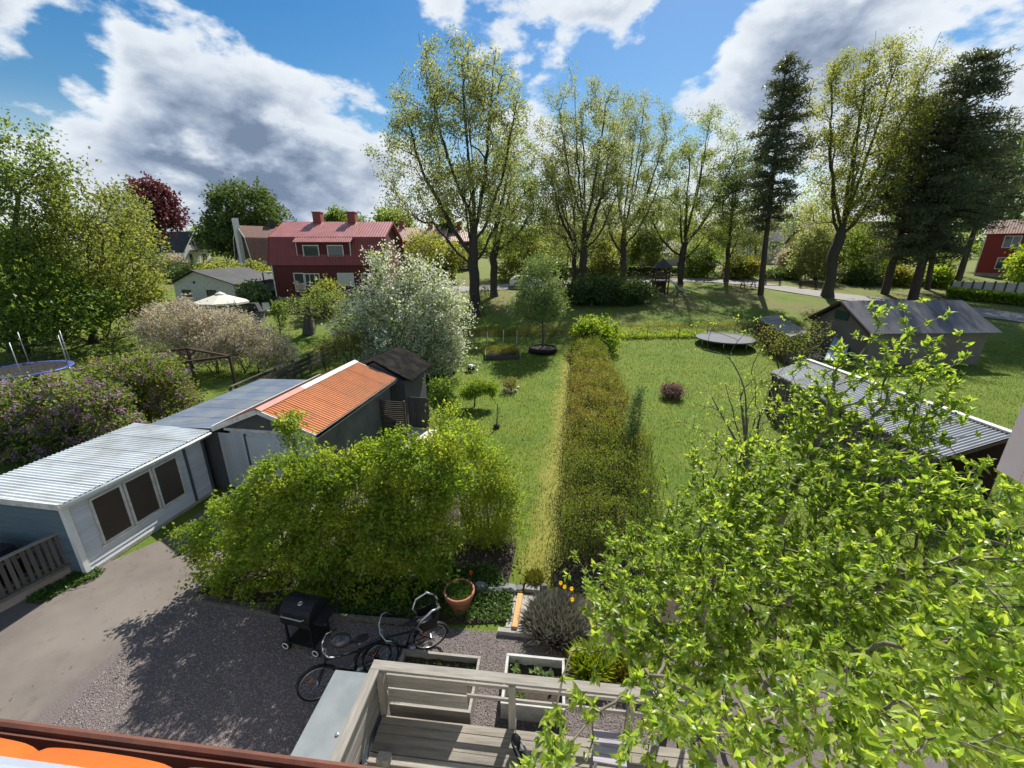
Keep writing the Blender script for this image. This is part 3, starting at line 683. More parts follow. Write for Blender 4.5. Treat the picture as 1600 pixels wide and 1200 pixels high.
# ================================================================== OWN HOUSE, DECK AND YARD
def own_house():
    h = thing('house', 'orange tiled eave with brown gutter and metal sill under the viewpoint', 'house', (0, 0, 0), R(-6))
    m = MB(); m.bb(-6, 6, .12, .28, -.3, 6.2); m.build('wall', 'white', h)
    g = MB(); th = np.linspace(math.pi, 2*math.pi, 9)          # half-round gutter running along the eave
    prof = [(.490+.075*math.cos(a), 6.40+.075*math.sin(a)) for a in th]+[(.490+.062*math.cos(a), 6.405+.062*math.sin(a)) for a in th[::-1]]
    g.prism(prof, 'x', -5.5, 5.5)
    g.tube([(-5.5, .571, 6.403), (5.5, .571, 6.403)], .011, 8); g.build('gutter', 'brown_metal', h, False)
    f = MB(); f.bb(-5.5, 5.5, .36, .39, 6.22, 6.44); f.build('fascia', 'brown_wood', h)
    # clay tiles: a raised roll and a flat pan, one mesh shared by all
    n = 26; W = .345; u = np.linspace(0, W*1.03, n)
    prof = np.where(u < .315, .010+.034*np.clip(np.sin(np.clip(u/.315, 0, 1)*math.pi), 0, 1)**.22, .004+.0*u)
    rows = 5; L_ = .40; sl = R(37); t_ = MB(); V = []
    for off in (0, -.014):
        for r in range(rows):
            d_ = -L_*r/(rows-1)
            V.append(np.stack([u, 0*u+d_*math.cos(sl)-(prof+off)*0, -d_*math.sin(sl)+prof+off-(.012 if r == 0 else 0)], 1))
    V = np.concatenate(V); i = np.arange(n-1); q = []; o = rows*n
    for r in range(rows-1):
        q.append(np.stack([r*n+i, r*n+i+1, (r+1)*n+i+1, (r+1)*n+i], 1)); q.append(np.stack([o+r*n+i, o+(r+1)*n+i, o+(r+1)*n+i+1, o+r*n+i+1], 1))
    q.append(np.stack([i, o+i, o+i+1, i+1], 1)); q.append(np.array([[0, n, o+n, o], [n-1, o+n-1, o+2*n-1, 2*n-1]]))
    me = t_.addarr(V, np.concatenate(q)).mesh('roof_tile', 'tile_own', True)
    rng = random.Random(4)
    for row in range(2):
        for k in range(-10, 12):
            o = link(bpy.data.objects.new('roof_tile', me), h)
            o.location = (-1.10+k*W+rng.uniform(-.004, .004), (.515-row*.24)+rng.uniform(-.004, .004), 6.432+row*.18); o.rotation_euler = (0, rng.uniform(-.01, .01), rng.uniform(-.01, .01))
    b = MB(); b.add([(-5.5, .47, 6.44), (5.5, .47, 6.44), (5.5, .1, 6.78), (-5.5, .1, 6.78)], [(0, 1, 2, 3)]); b.build('underlay', 'roof_felt', h)
    s = MB(); s.box((.03, .200, 6.852), (1.54, .20, .012), rx=R(-7)); s.box((.03, .302, 6.835), (1.54, .008, .022)); s.build('window_sill', 'zinc', h)
    j = MB(); j.tube([(-.815, .285, 6.80), (-.815, .285, 8.6)], .05, 14); j.bb(-.95, -.815, .05, .285, 6.80, 8.6); j.build('window_jamb', 'zinc', h, True)
    # the casement standing open to the right
    hinge = Vector((1.03, .44, 0)); free = Vector((1.096, .815, 0)); a = math.radians(6)
    tow = lambda p: Vector((p.x*math.cos(a)-p.y*math.sin(a), p.x*math.sin(a)+p.y*math.cos(a), p.z))
    hg, fr = tow(hinge), tow(free); d = (fr-hg).normalized(); nrm = Vector((-d.y, d.x, 0))
    z0, z1 = 7.035, 8.35; w = MB()
    w.beam(fr+Vector((0, 0, z0))-d*.026, fr+Vector((0, 0, z1))-d*.026, .052, .045, up=nrm)
    w.beam(hg+Vector((0, 0, z0)), hg+Vector((0, 0, z1)), .052, .045, up=nrm)
    w.beam(hg+Vector((0, 0, z0+.03)), fr-d*.053+Vector((0, 0, z0+.03)), .044, .06)
    w.beam(hg+Vector((0, 0, z1-.03)), fr-d*.053+Vector((0, 0, z1-.03)), .044, .06)
    cas = w.build('window_sash', 'white', h)
    gl = MB(); gl.beam(hg+d*.02+Vector((0, 0, (z0+z1)/2)), fr-d*.05+Vector((0, 0, (z0+z1)/2)), .006, z1-z0-.12); gl.build('pane', 'glass', cas)
    k = MB(); k.torus(tuple(fr+Vector((0, 0, z0+.185))-nrm*.03), .018, .005, 'x', 14, 6); k.build('latch_ring', 'steel', cas)
own_house()

DZ = .60
def deck():
    d = thing('deck', 'weathered wooden deck with plank railing and broad handrail', 'deck', (0, 0, 0), R(-6))
    rng = random.Random(2)
    y = 1.0; k = 0
    while y < 4.33:
        me = MB().box((0, 0, 0), (4.95, .118, .028)).mesh('floor_board', 'deck_wood')
        o = link(bpy.data.objects.new('floor_board', me), d); o.location = (.02+rng.uniform(-.02, .02), y, DZ-.014+rng.uniform(-.003, .003)); o.rotation_euler = (rng.uniform(-.012, .012), 0, rng.uniform(-.003, .003)); y += .126; k += 1
    m = MB(); m.bb(-2.45, 2.5, .9, 4.36, DZ-.22, DZ-.10); m.build('joist_frame', 'soil', d)
    yf, xl = 4.44, -2.53
    for x in (-2.46, -.46, 1.25, 2.45):
        MB().bb(x-.05, x+.05, yf-.10, yf-.002, .1, 1.475).build('post', 'post_wood', d)
    for y_ in (3.05, 1.6): MB().bb(xl+.012, xl+.10, y_-.05, y_+.05, .1, 1.475).build('post', 'post_wood', d)
    MB().bb(-2.60, 2.55, yf-.075, yf+.075, 1.476, 1.512).build('handrail', 'rail_wood', d)
    MB().bb(xl-.072, xl+.072, 1.0, yf-.08, 1.478, 1.514).build('handrail', 'rail_wood_y', d)
    for z0, z1 in ((1.07, 1.33), (.77, 1.04)):            # closed wide boards at the left bay
        MB().bb(-2.40, -1.16, yf-.002, yf+.026, z0, z1).build('rail_board', 'rail_wood', d)
    for z0, z1 in ((1.27, 1.33), (1.02, 1.08)):
        MB().bb(-1.155, 2.45, yf-.002, yf+.026, z0, z1).build('rail_board', 'rail_wood', d)
    for z0, z1 in ((1.14, 1.40), (.87, 1.12), (.64, .85)):
        MB().bb(xl-.026, xl+.002, 1.0, yf-.04, z0, z1).build('rail_board', 'rail_wood_y', d)
    # three low bench slats lie along the left side
    for x, y_ in ((-2.2, 3.72), (-2.26, 3.46), (-2.3, 2.95)):
        MB().bb(x-.09, x+.09, y_-.06, y_+.06, DZ+.02, DZ+.14).build('block', 'post_wood', d)
deck()
def box_bin():
    t = thing('storage_box', 'long grey lidded storage box standing left of the deck', 'storage box', (0, 0, 0), R(-6))
    MB().bb(-3.30, -2.68, 1.2, 4.58, .03, .97).build('body', 'cladding_end', t)
    m = MB(); m.box((-3.0, 2.9, 1.0), (.72, 3.5, .035)); m.build('lid', 'grey_lid', t)
    MB().ball((-2.86, 3.75, 1.03), .028, 10, (1, 1, .5)).build('knob', 'steel', t)
box_bin()
def raised_bed(label, x0, x1, y0, y1, h, wall, fill=.06):
    t = thing('raised_bed', label, 'raised bed', (0, 0, 0), R(-6), 'raised beds beside the deck')
    for a in ((x0, x1, y0, y0+.045), (x0, x1, y1-.045, y1)): MB().bb(*a, .02, h).build('board', wall, t)
    for a in ((x0, x0+.045), (x1-.045, x1)): MB().bb(*a, y0+.047, y1-.047, .02, h-.004).build('board', wall, t)
    n = 14; rng = np.random.default_rng(6); X, Y = np.meshgrid(np.linspace(x0+.04, x1-.04, n), np.linspace(y0+.04, y1-.04, n))
    i = np.arange(n-1)[:, None]*n; j = np.arange(n-1)[None]
    MB().addarr(np.stack([X, Y, h-fill+rng.normal(size=X.shape)*.012], -1).reshape(-1, 3), np.stack([i+j, i+j+1, i+n+j+1, i+n+j], -1).reshape(-1, 4)).build('soil', 'soil', t, True)
    return t
raised_bed('long weathered raised bed of bare soil behind the closed railing boards', -2.62, -1.16, 4.62, 5.60, .42, 'rail_wood', .14)
raised_bed('smaller white edged raised bed with grey green seedlings', -.70, .36, 4.85, 5.75, .38, 'rim_grey', .20)
def rosette_plants(name, label, cat, pts, nleaf, L, W, m, h=.1, group=None, tint=(.2, .9), up=1.0, seed=1, kind=None, detail=0):
    rng = np.random.default_rng(seed); P = np.array(pts, float); k = np.repeat(np.arange(len(P)), nleaf); N_ = len(k)
    pos = P[k]+rng.normal(size=(N_, 3))*np.array([.25*h, .25*h, .12*h]); d = rng.normal(size=(N_, 3))*np.array([1, 1, .5])+np.array([0, 0, up])
    mb = MB(); f = leaf_arrays(mb, pos, d, rng.normal(size=(N_, 3))*.4+np.array([0, 0, 1.]), L*rng.uniform(.6, 1.2, N_), W*rng.uniform(.7, 1.2, N_), detail)
    o = mb.build(name, m, None, tint=np.repeat(rng.uniform(*tint, N_), f)); return tag(o, label, cat, group, kind)
rng0 = random.Random(12)
def hp(x, y, z): v = hx(x, y, z); return (v.x, v.y, v.z)
for i, (x, y, lab) in enumerate(((-.48, 5.55, 'pale cabbage seedling in the far left corner of the white edged bed'), (-.1, 5.5, 'pale cabbage seedling in the middle of the white edged bed'), (.12, 5.42, 'largest pale cabbage seedling in the white edged bed'), (-.42, 5.15, 'low green herb by the left edge of the white edged bed'))):
    rosette_plants('seedling', lab, 'seedling', [hp(x+rng0.uniform(-.07, .07), y+rng0.uniform(-.06, .06), .24) for _ in range(3)], 7, .12, .07, 'leaf_willow' if i < 3 else 'herb', .16, 'seedlings in the raised bed', seed=i+2)
rosette_plants('weeds', 'scattered low weeds on the soil of the long raised bed', 'weeds', [hp(rng0.uniform(-2.5, -1.25), rng0.uniform(4.7, 5.5), .30) for _ in range(70)], 6, .06, .025, 'herb', .1, kind='stuff', seed=9)

def pot():
    c = hx(-1.88, 7.0)
    t = thing('terracotta_pot', 'large terracotta pot at the edge of the gravel', 'plant pot', (c.x, c.y, 0))
    m = MB(); m.lathe([(.20, .02), (.205, .02), (.30, .40), (.325, .41), (.335, .50), (.325, .515), (.295, .515), (.285, .44)], (0, 0, 0), 32); m.build('body', 'terracotta', t, True)
    MB().lathe([(.0, .455), (.15, .46), (.288, .45)], (0, 0, 0), 24).build('soil', 'soil', t, True)
    rng = np.random.default_rng(5); a = rng.uniform(0, 6.28, 260); r = .27*np.sqrt(rng.random(260))
    rosette_plants('pot_plant', 'dense small leaved green plant growing in the terracotta pot', 'plant', np.stack([c.x+r*np.cos(a), c.y+r*np.sin(a), .48+0*a], 1), 5, .06, .025, 'herb', .06, seed=4, tint=(.3, 1))
pot()
def grill():
    c = hx(-4.68, 5.88)
    t = thing('gas_grill', 'black lidded grill on a wheeled cart at the edge of the gravel', 'barbecue', (c.x, c.y, 0), R(-14))
    m = MB(); a = np.linspace(0, math.pi, 9); prof = [(.27*math.cos(q), .86+.24*math.sin(q)) for q in a]
    m.prism(prof, 'x', -.33, .33); lid = m.build('lid', 'black_metal', t)
    MB().tube([(-.24, -.29, .93), (-.22, -.33, .94), (.22, -.33, .94), (.24, -.29, .93)], .013, 8).build('handle', 'grey_tube', lid)
    k = MB(); k.torus((.04, -.10, 1.092), .042, .008, 'z', 18, 6); k.lathe([(.0, 1.088), (.036, 1.088)], (.04, -.10, 0), 14); k.build('thermometer', 'steel', lid)
    MB().bb(-.32, .32, -.26, .26, .68, .855).build('firebox', 'black', t)
    MB().bb(-.32, .32, -.275, -.262, .70, .82).build('control_panel', 'black_metal', t)
    for x in (-.58, .34): MB().bb(x, x+.24, -.22, .22, .80, .83).build('side_shelf', 'black_metal', t)
    for x in (-.28, .28):
        for y in (-.22, .22): MB().bb(x-.018, x+.018, y-.018, y+.018, .03, .68).build('leg', 'black', t)
    MB().bb(-.30, .30, -.24, .24, .18, .20).build('lower_shelf', 'black', t)
    for x in (-.34, .34):
        w = MB(); w.torus((x, -.25, .105), .085, .020, 'y', 20, 8); w.lathe([(0, -.01), (.08, 0)], (x, -.25, .105), 16, 'y'); w = w.build('wheel', 'rubber', t, True)
        MB().torus((x, -.275, .115), .062, .010, 'y', 20, 6).build('wheel_trim', 'white', w, True)
grill()
def bicycle(label, loc, rz, lean=.0, seat=False):
    t = thing('bicycle', label, 'bicycle', loc, rz, 'bicycles parked between gravel and deck'); t.rotation_euler = (lean, 0, rz)
    RW = .335; x0, x1 = -.53, .53
    for x in (x0, x1):
        w = MB().torus((x, 0, RW), RW-.018, .018, 'y', 36, 7).build('wheel', 'rubber', t, True)
        MB().torus((x, 0, RW), RW-.042, .009, 'y', 36, 5).build('rim', 'steel', w, True)
        sp = MB()
        for k in range(18):
            a = k*2*math.pi/18; sp.tube([(x+.02*math.cos(a+1), .02*(-1)**k, RW+.02*math.sin(a+1)), (x+(RW-.05)*math.cos(a), 0, RW+(RW-.05)*math.sin(a))], .0016, 3, False)
        sp.tube([(x, -.045, RW), (x, .045, RW)], .022, 8); sp.build('spokes', 'steel', w)
        MB().box((x+.10, -.012, RW+.10), (.07, .012, .03), ry=.8).build('reflector', 'reflector', w)
    f = MB(); T = lambda a, b, r=.017: f.tube([a, b], r, 8)
    bb_, st, hd, hd2 = (-.06, 0, .28), (-.19, 0, .72), (.36, 0, .74), (.385, 0, .62)
    T(bb_, st, .019); T(bb_, hd2, .021); T((-.175, 0, .66), hd, .018); T(hd2, (.345, 0, .82), .019)
    for s_ in (-.05, .05): T((x0, s_, RW), (bb_[0], s_*.6, bb_[2]), .010); T((x0, s_, RW), (-.18, s_*.4, .68), .009); T((x1, s_, RW), (.395, s_*.9, .62), .013)
    T((x0, -.02, RW), (bb_[0], -.06, bb_[2]), .006); f.build('frame', 'black_metal', t, True)
    c = MB(); c.torus((bb_[0], -.06, bb_[2]), .085, .006, 'y', 24, 5); c.tube([(bb_[0], -.06, bb_[2]), (bb_[0]+.1, -.09, bb_[2]-.13)], .010, 6); c.tube([(bb_[0], .06, bb_[2]), (bb_[0]-.1, .09, bb_[2]+.13)], .010, 6)
    c.bb(bb_[0]+.05, bb_[0]+.15, -.17, -.09, bb_[2]-.145, bb_[2]-.12); c.bb(bb_[0]-.15, bb_[0]-.05, .09, .17, bb_[2]+.12, bb_[2]+.145); c.build('crank', 'grey_tube', t, True)
    s = MB(); s.tube([(-.19, 0, .72), (-.225, 0, .86)], .013, 8); s.build('seat_post', 'steel', t, True)
    s = MB(); s.ball((-.26, 0, .89), .12, 12, (1.1, .75, .35)); s.ball((-.12, 0, .89), .08, 10, (1.3, .42, .35)); s.build('saddle', 'black', t, True)
    hb = MB(); hb.tube([(.335, 0, .84), (.325, 0, .95), (.37, 0, 1.0)], .014, 8)
    hb.tube([(.18, -.32, .99), (.30, -.27, 1.01), (.37, -.10, 1.0), (.37, .10, 1.0), (.30, .27, 1.01), (.18, .32, .99)], .012, 8); hb.build('handlebar', 'grey_tube', t, True)
    for s_ in (-1, 1): MB().tube([(.12, s_*.335, .985), (.20, s_*.315, .992)], .018, 8).build('grip', 'rubber', hb and t, True)
    for x, a0, a1 in ((x0, 25, 200), (x1, 20, 150)):
        m = MB(); aa = np.radians(np.linspace(a0, a1, 12)); V = []
        for y in (-.03, 0, .03): V.append(np.stack([x+(RW+.03-abs(y)*.35)*np.cos(aa), 0*aa+y, RW+(RW+.03-abs(y)*.35)*np.sin(aa)], 1))
        i = np.arange(11); m.addarr(np.concatenate(V), np.concatenate([np.stack([r*12+i, r*12+i+1, (r+1)*12+i+1, (r+1)*12+i], 1) for r in (0, 1)])); m.build('mudguard', 'black', t, True)
    r = MB()
    for y in (-.06, .06): r.tube([(-.20, y*.5, .66), (-.30, y, .70), (-.72, y, .70), (x0, y, RW)], .006, 6)
    for x in (-.36, -.5, -.66): r.tube([(x, -.06, .70), (x, .06, .70)], .005, 6)
    r.build('rack', 'black_metal', t, True)
    if seat:
        q = MB(); q.bb(-.62, -.32, -.15, .15, .74, .78); q.box((-.64, 0, .98), (.05, .30, .46), ry=-.2)
        for s_ in (-1, 1): q.box((-.48, s_*.165, .88), (.30, .02, .22), ry=.15)
        cs_ = q.build('child_seat', 'black', t)
        b = MB()
        for s_ in (-1, 1): b.tube([(-.66, s_*.16, 1.22), (-.54, s_*.21, 1.28), (-.34, s_*.23, 1.16), (-.26, s_*.21, .98), (-.34, s_*.18, .80)], .021, 8)
        b.build('side_rail', 'steel', cs_, True)
        MB().bb(-.60, -.36, -.12, .12, .782, .81).build('cushion', 'tarp_grey', cs_)
    return t
pa = hx(-3.42, 5.12); pb = hx(-2.92, 5.52)
bicycle('black bicycle nearest the grey box with its wheel at the box corner', (pa.x, pa.y, .02), R(207), .10)
bicycle('black bicycle with a rear child seat parked by the raised bed', (pb.x+.25, pb.y+.18, .02), R(204), -.10, True)
h_ = hx(-3.50, 5.12)
tag(MB().ball((h_.x, h_.y, 1.08), .145, 18, (1.15, .92, .72)).build('helmet', 'helmet', None, True), 'shiny black bicycle helmet hung on the handlebar', 'helmet')
def scooter():
    p = ay(788, 1150, 4.2); p = hx(-.35, 4.02, DZ)
    t = thing('kick_scooter', 'folded black push scooter with grey tubes lying on the deck', 'scooter', (p.x, p.y, DZ+.01), R(-62))
    m = MB(); m.bb(-.02, .56, -.055, .055, .10, .135); m.build('footboard', 'black', t)
    for x in (-.05, .62):
        MB().torus((x, 0, .085), .06, .024, 'y', 20, 8).build('wheel', 'rubber', t, True)
    m = MB(); m.ball((-.04, 0, .20), .085, 12, (1, .8, 1.5)); m.tube([(-.05, 0, .09), (-.05, 0, .30)], .03, 8); m.build('folding_joint', 'black', t, True)
    m = MB(); m.tube([(-.04, .05, .27), (.45, .07, .24), (.80, .08, .20)], .016, 8); m.tube([(-.04, -.05, .25), (.50, -.05, .19)], .014, 8); m.build('stem', 'grey_tube', t, True)
    m = MB(); m.tube([(.80, -.20, .20), (.80, .34, .21)], .014, 8); m.build('handlebar', 'black', t, True)
    MB().tube([(-.08, .02, .30), (-.14, .06, .52)], .006, 6).build('brake_cable', 'steel', t, True)
scooter()
def stool():
    p = hx(.92, 4.02, DZ)
    t = thing('stool', 'low washed wooden stool with slatted seat on the deck', 'stool', (p.x, p.y, DZ), R(-9))
    for k in range(4): MB().bb(-.22, .22, -.2+k*.1, -.108+k*.1, .36, .385).build('seat_slat', 'lilac_wood', t)
    for x in (-.18, .18):
        for y in (-.15, .15): MB().bb(x-.02, x+.02, y-.02, y+.02, .002, .36).build('leg', 'lilac_wood', t)
stool()
# stones, kerb, timber between yard and lawn
def rock(name, label, cat, c, r, sq, m, seed, group=None):
    rng = np.random.default_rng(seed); mb = MB().ball((0, 0, 0), 1, 9); v = mb.v[0]
    k = 1+.16*np.sin(v[:, 0]*3+seed)+.14*np.sin(v[:, 1]*4+seed*2)+.1*np.sin(v[:, 2]*5-seed)
    mb.v[0] = v*k[:, None]*r*np.array(sq)+np.array(c); return tag(mb.build(name, m), label, cat, group)
slabs = [(752, 916, .17, 'slate stone against the rim of the terracotta pot'), (772, 921, .15, 'flat slate stone second from the terracotta pot'), (791, 918, .20, 'largest dark slate stone above the orange timber'), (808, 917, .11, 'small slate stone at the right end of the slate row')]
for i, (px, py, r, lab) in enumerate(slabs):
    p = az(px, py, .12); rock('edging_stone', lab, 'stone', (p.x, p.y, .09), r, (1.15, .7, .55), 'slate', i+3, 'slate edging stones')
p = az(850, 922, .1); rock('edging_stone', 'upright pale field stone beside the grey dry bush', 'stone', (p.x, p.y, .10), .15, (.7, .6, 1.2), 'fieldstone', 14)
p = az(832, 918, .08); tag(MB().box((p.x, p.y, .06), (.34, .2, .12), R(-8)).build('edging_block', 'concrete'), 'weathered concrete edging block at the foot of the lawn', 'block')
pA, pB = az(804, 980, .16), az(813, 928, .16)
tag(MB().beam((pA.x, pA.y, .14), (pB.x, pB.y, .14), .115, .08).build('timber_plank', 'orange_timber'), 'short fresh orange timber plank lying towards the lawn', 'plank')
pA, pB = az(778, 985, .08), az(836, 991, .08)
tag(MB().beam((pA.x, pA.y, .06), (pB.x, pB.y, .06), .10, .12).build('kerb_stone', 'concrete'), 'short concrete kerb below the orange timber plank', 'kerb')
sheet('sandy_step', [az(790, 980, .01), az(836, 987, .01), az(842, 930, .01), az(800, 928, .01)], 'concrete', .024)
for (a, b, lab) in (((300, 938), (440, 962), 'dark timber edging left of the grill'), ((520, 962), (690, 975), 'dark timber edging between grill and terracotta pot')):
    pA, pB = az(*a, .08), az(*b, .08); tag(MB().beam((pA.x, pA.y, .06), (pB.x, pB.y, .06), .06, .12).build('edging_timber', 'old_board'), lab, 'edging')
def tulip(label, px, py, m, z=.42, group='yellow tulips'):
    p = az(px, py, z); t = thing('tulip', label, 'flower', (p.x, p.y, 0), 0, group); rng = np.random.default_rng(px)
    MB().tube([(0, 0, .03), (.01, .005, z*.5), (0, 0, z)], .005, 5).build('stem', 'twig', t)
    for k in range(6):
        a = k*math.pi/3; mb = MB(); d = np.array([[math.cos(a)*.45, math.sin(a)*.45, 1]]); leaf_arrays(mb, np.array([[math.cos(a)*.012, math.sin(a)*.012, z-.01]]), d, np.array([[-math.cos(a), -math.sin(a), .3]]), np.array([.095]), np.array([.075]), 1, -.2)
        mb.build('petal', m, t, tint=np.full(8, rng.random()))
    mb = MB(); a = rng.uniform(0, 6.28, 4); f = leaf_arrays(mb, np.zeros((4, 3))+[0, 0, .04], np.stack([np.cos(a)*.5, np.sin(a)*.5, 1+0*a], 1), np.stack([-np.cos(a), -np.sin(a), .4+0*a], 1), np.full(4, .26), np.full(4, .05), 1); mb.build('leaf', 'herb', t, tint=np.full(4*f, .5))
for px, py, lab in ((876, 914, 'left of the two front yellow tulips beside the grey bush'), (882, 920, 'yellow tulip with two blooms close beside it'), (893, 923, 'yellow tulip right of the pair by the near tree'), (894, 940, 'lone yellow tulip lowest on the grey bush')): tulip(lab, px, py, 'yellow_petal')
tulip('orange tulip under the big green shrub behind the terracotta pot', 736, 897, 'orange_petal', group=None)

# ------------------------------------------------------------------ grey bush, tufts and ground cover near the deck
def tuft(name, label, cat, c, n, h, spread, m, w=.008, tint=(.2, .9), seed=1, lean=.5, kind=None, group=None):
    rng = np.random.default_rng(seed); a = rng.uniform(0, 6.28, n); r = spread*np.sqrt(rng.random(n))
    b = np.stack([c[0]+r*np.cos(a), c[1]+r*np.sin(a), c[2]+0*a], 1); hh = h*rng.uniform(.5, 1.1, n)
    d = np.stack([np.cos(a)*lean*rng.random(n), np.sin(a)*lean*rng.random(n), 1+0*a], 1)+rng.normal(size=(n, 3))*.12
    mb = MB(); f = leaf_arrays(mb, b, d, rng.normal(size=(n, 3)), hh, np.full(n, w*2), 0, .9)
    return tag(mb.build(name, m, None, tint=np.repeat(rng.uniform(*tint, n), f)), label, cat, group, kind)
p = az(868, 968, .2); tuft('lavender_bush', 'dry grey lavender bush beside the gravel and the tulips', 'bush', (p.x, p.y, 0), 4200, .44, .46, 'lavender', .0022, seed=3, lean=1.1)
p = az(925, 1040, .2); tuft('grass_clump', 'yellow green ornamental grass clump by the corner of the white edged bed', 'grass clump', (p.x, p.y, 0), 900, .50, .20, 'leaf_shrub', .006, (.5, 1), 4, group='ornamental grass clumps')
p = az(985, 1050, .2); tuft('grass_clump', 'duller ornamental grass clump under the near tree', 'grass clump', (p.x, p.y, 0), 900, .45, .22, 'leaf_hedge', .006, (.3, .9), 5, group='ornamental grass clumps')
p = az(835, 905, .1); tuft('grass_clump', 'pale dry grass tuft growing out of the slate stones', 'grass clump', (p.x, p.y, 0), 500, .28, .16, 'grass_blade', .006, (.5, 1), 6, group='ornamental grass clumps')
def cover(name, label, poly_pts, n, L, W, m, h=.1, seed=1, tint=(.1, .9), cat='ground cover'):
    rng = np.random.default_rng(seed); P = []
    xs = [p[0] for p in poly_pts]; ys = [p[1] for p in poly_pts]
    while len(P) < n:
        x, y = rng.uniform(min(xs), max(xs)), rng.uniform(min(ys), max(ys)); c = False; j = len(xs)-1
        for i in range(len(xs)):
            if (ys[i] > y) != (ys[j] > y) and x < (xs[j]-xs[i])*(y-ys[i])/(ys[j]-ys[i])+xs[i]: c = not c
            j = i
        if c: P.append((x, y, gz(y)+h*rng.random()*(.6+.4*math.sin(x*4)*math.sin(y*3))))
    P = np.array(P); d = rng.normal(size=(n, 3)); d[:, 2] = np.abs(d[:, 2])*.5+.2
    mb = MB(); f = leaf_arrays(mb, P, d, rng.normal(size=(n, 3))*.4+np.array([0, 0, 1.]), L*rng.uniform(.6, 1.3, n), W*rng.uniform(.7, 1.2, n))
    return tag(mb.build(name, m, None, tint=np.repeat(rng.uniform(*tint, n), f)), label, cat, kind='stuff')
cover('ground_cover', 'low leafy plants in the bed round the terracotta pot', [hx(-5.6, 6.35), hx(-3.4, 6.6), hx(-.75, 6.75), hx(-.7, 7.35), hx(-1.3, 8.3), hx(-5.4, 7.9)], 8000, .075, .045, 'herb', .22, 3)
cover('ground_cover', 'weeds along the foot of the left fence wall', [az(60, 945, 0), az(150, 905, 0), az(165, 892, 0), az(120, 890, 0), az(40, 940, 0)], 700, .09, .05, 'herb', .15, 5)
cover('ground_cover', 'green daffodil leaves along the wire fence of the right garden', [at(955, 530), at(1095, 528), at(1100, 518), at(955, 516)], 3000, .35, .07, 'leaf_shrub', .25, 7)
cover('undergrowth', 'rough grass and old stalks behind the wire fence', [at(690, 526), at(900, 526), at(900, 516), at(690, 514)], 2200, .4, .05, 'grass_blade', .3, 8, (.55, 1))
cover('undergrowth', 'rough bank vegetation behind the right garden', [at(980, 519), at(1240, 515), at(1260, 505), at(980, 509)], 1900, .4, .05, 'grass_blade', .35, 9, (.55, 1))

# ================================================================== SHED AND GARAGE ON THE LEFT
GA = R(-9)                                  # the garden axis: local y runs away from the house
C0 = Vector((-10.24, 8.13, 0))
def lw(x, y, z=0): return Vector((C0.x+x*math.cos(GA)-y*math.sin(GA), C0.y+x*math.sin(GA)+y*math.cos(GA), z))
def window_part(parent, x, y0, y1, z0, z1, fm, gm, fw=.06, face=1, name='window', trim=.03, cross=0):
    """window in a wall that faces local +x (or -x): frame part with its pane"""
    f = MB(); X0, X1 = (x, x+trim*face) if face > 0 else (x+trim*face, x)
    for a in ((y0, y1, z0, z0+fw), (y0, y1, z1-fw, z1), (y0, y0+fw, z0+fw, z1-fw), (y1-fw, y1, z0+fw, z1-fw)): f.bb(X0, X1, *a)
    if cross: f.bb(X0, X1-.004*face, (y0+y1)/2-.025, (y0+y1)/2+.025, z0+fw, z1-fw)
    fr = f.build(name, fm, parent)
    MB().bb(min(x, x+.008*face), max(x, x+.008*face), y0+fw*.6, y1-fw*.6, z0+fw*.6, z1-fw*.6).build('pane', gm, fr)
    return fr
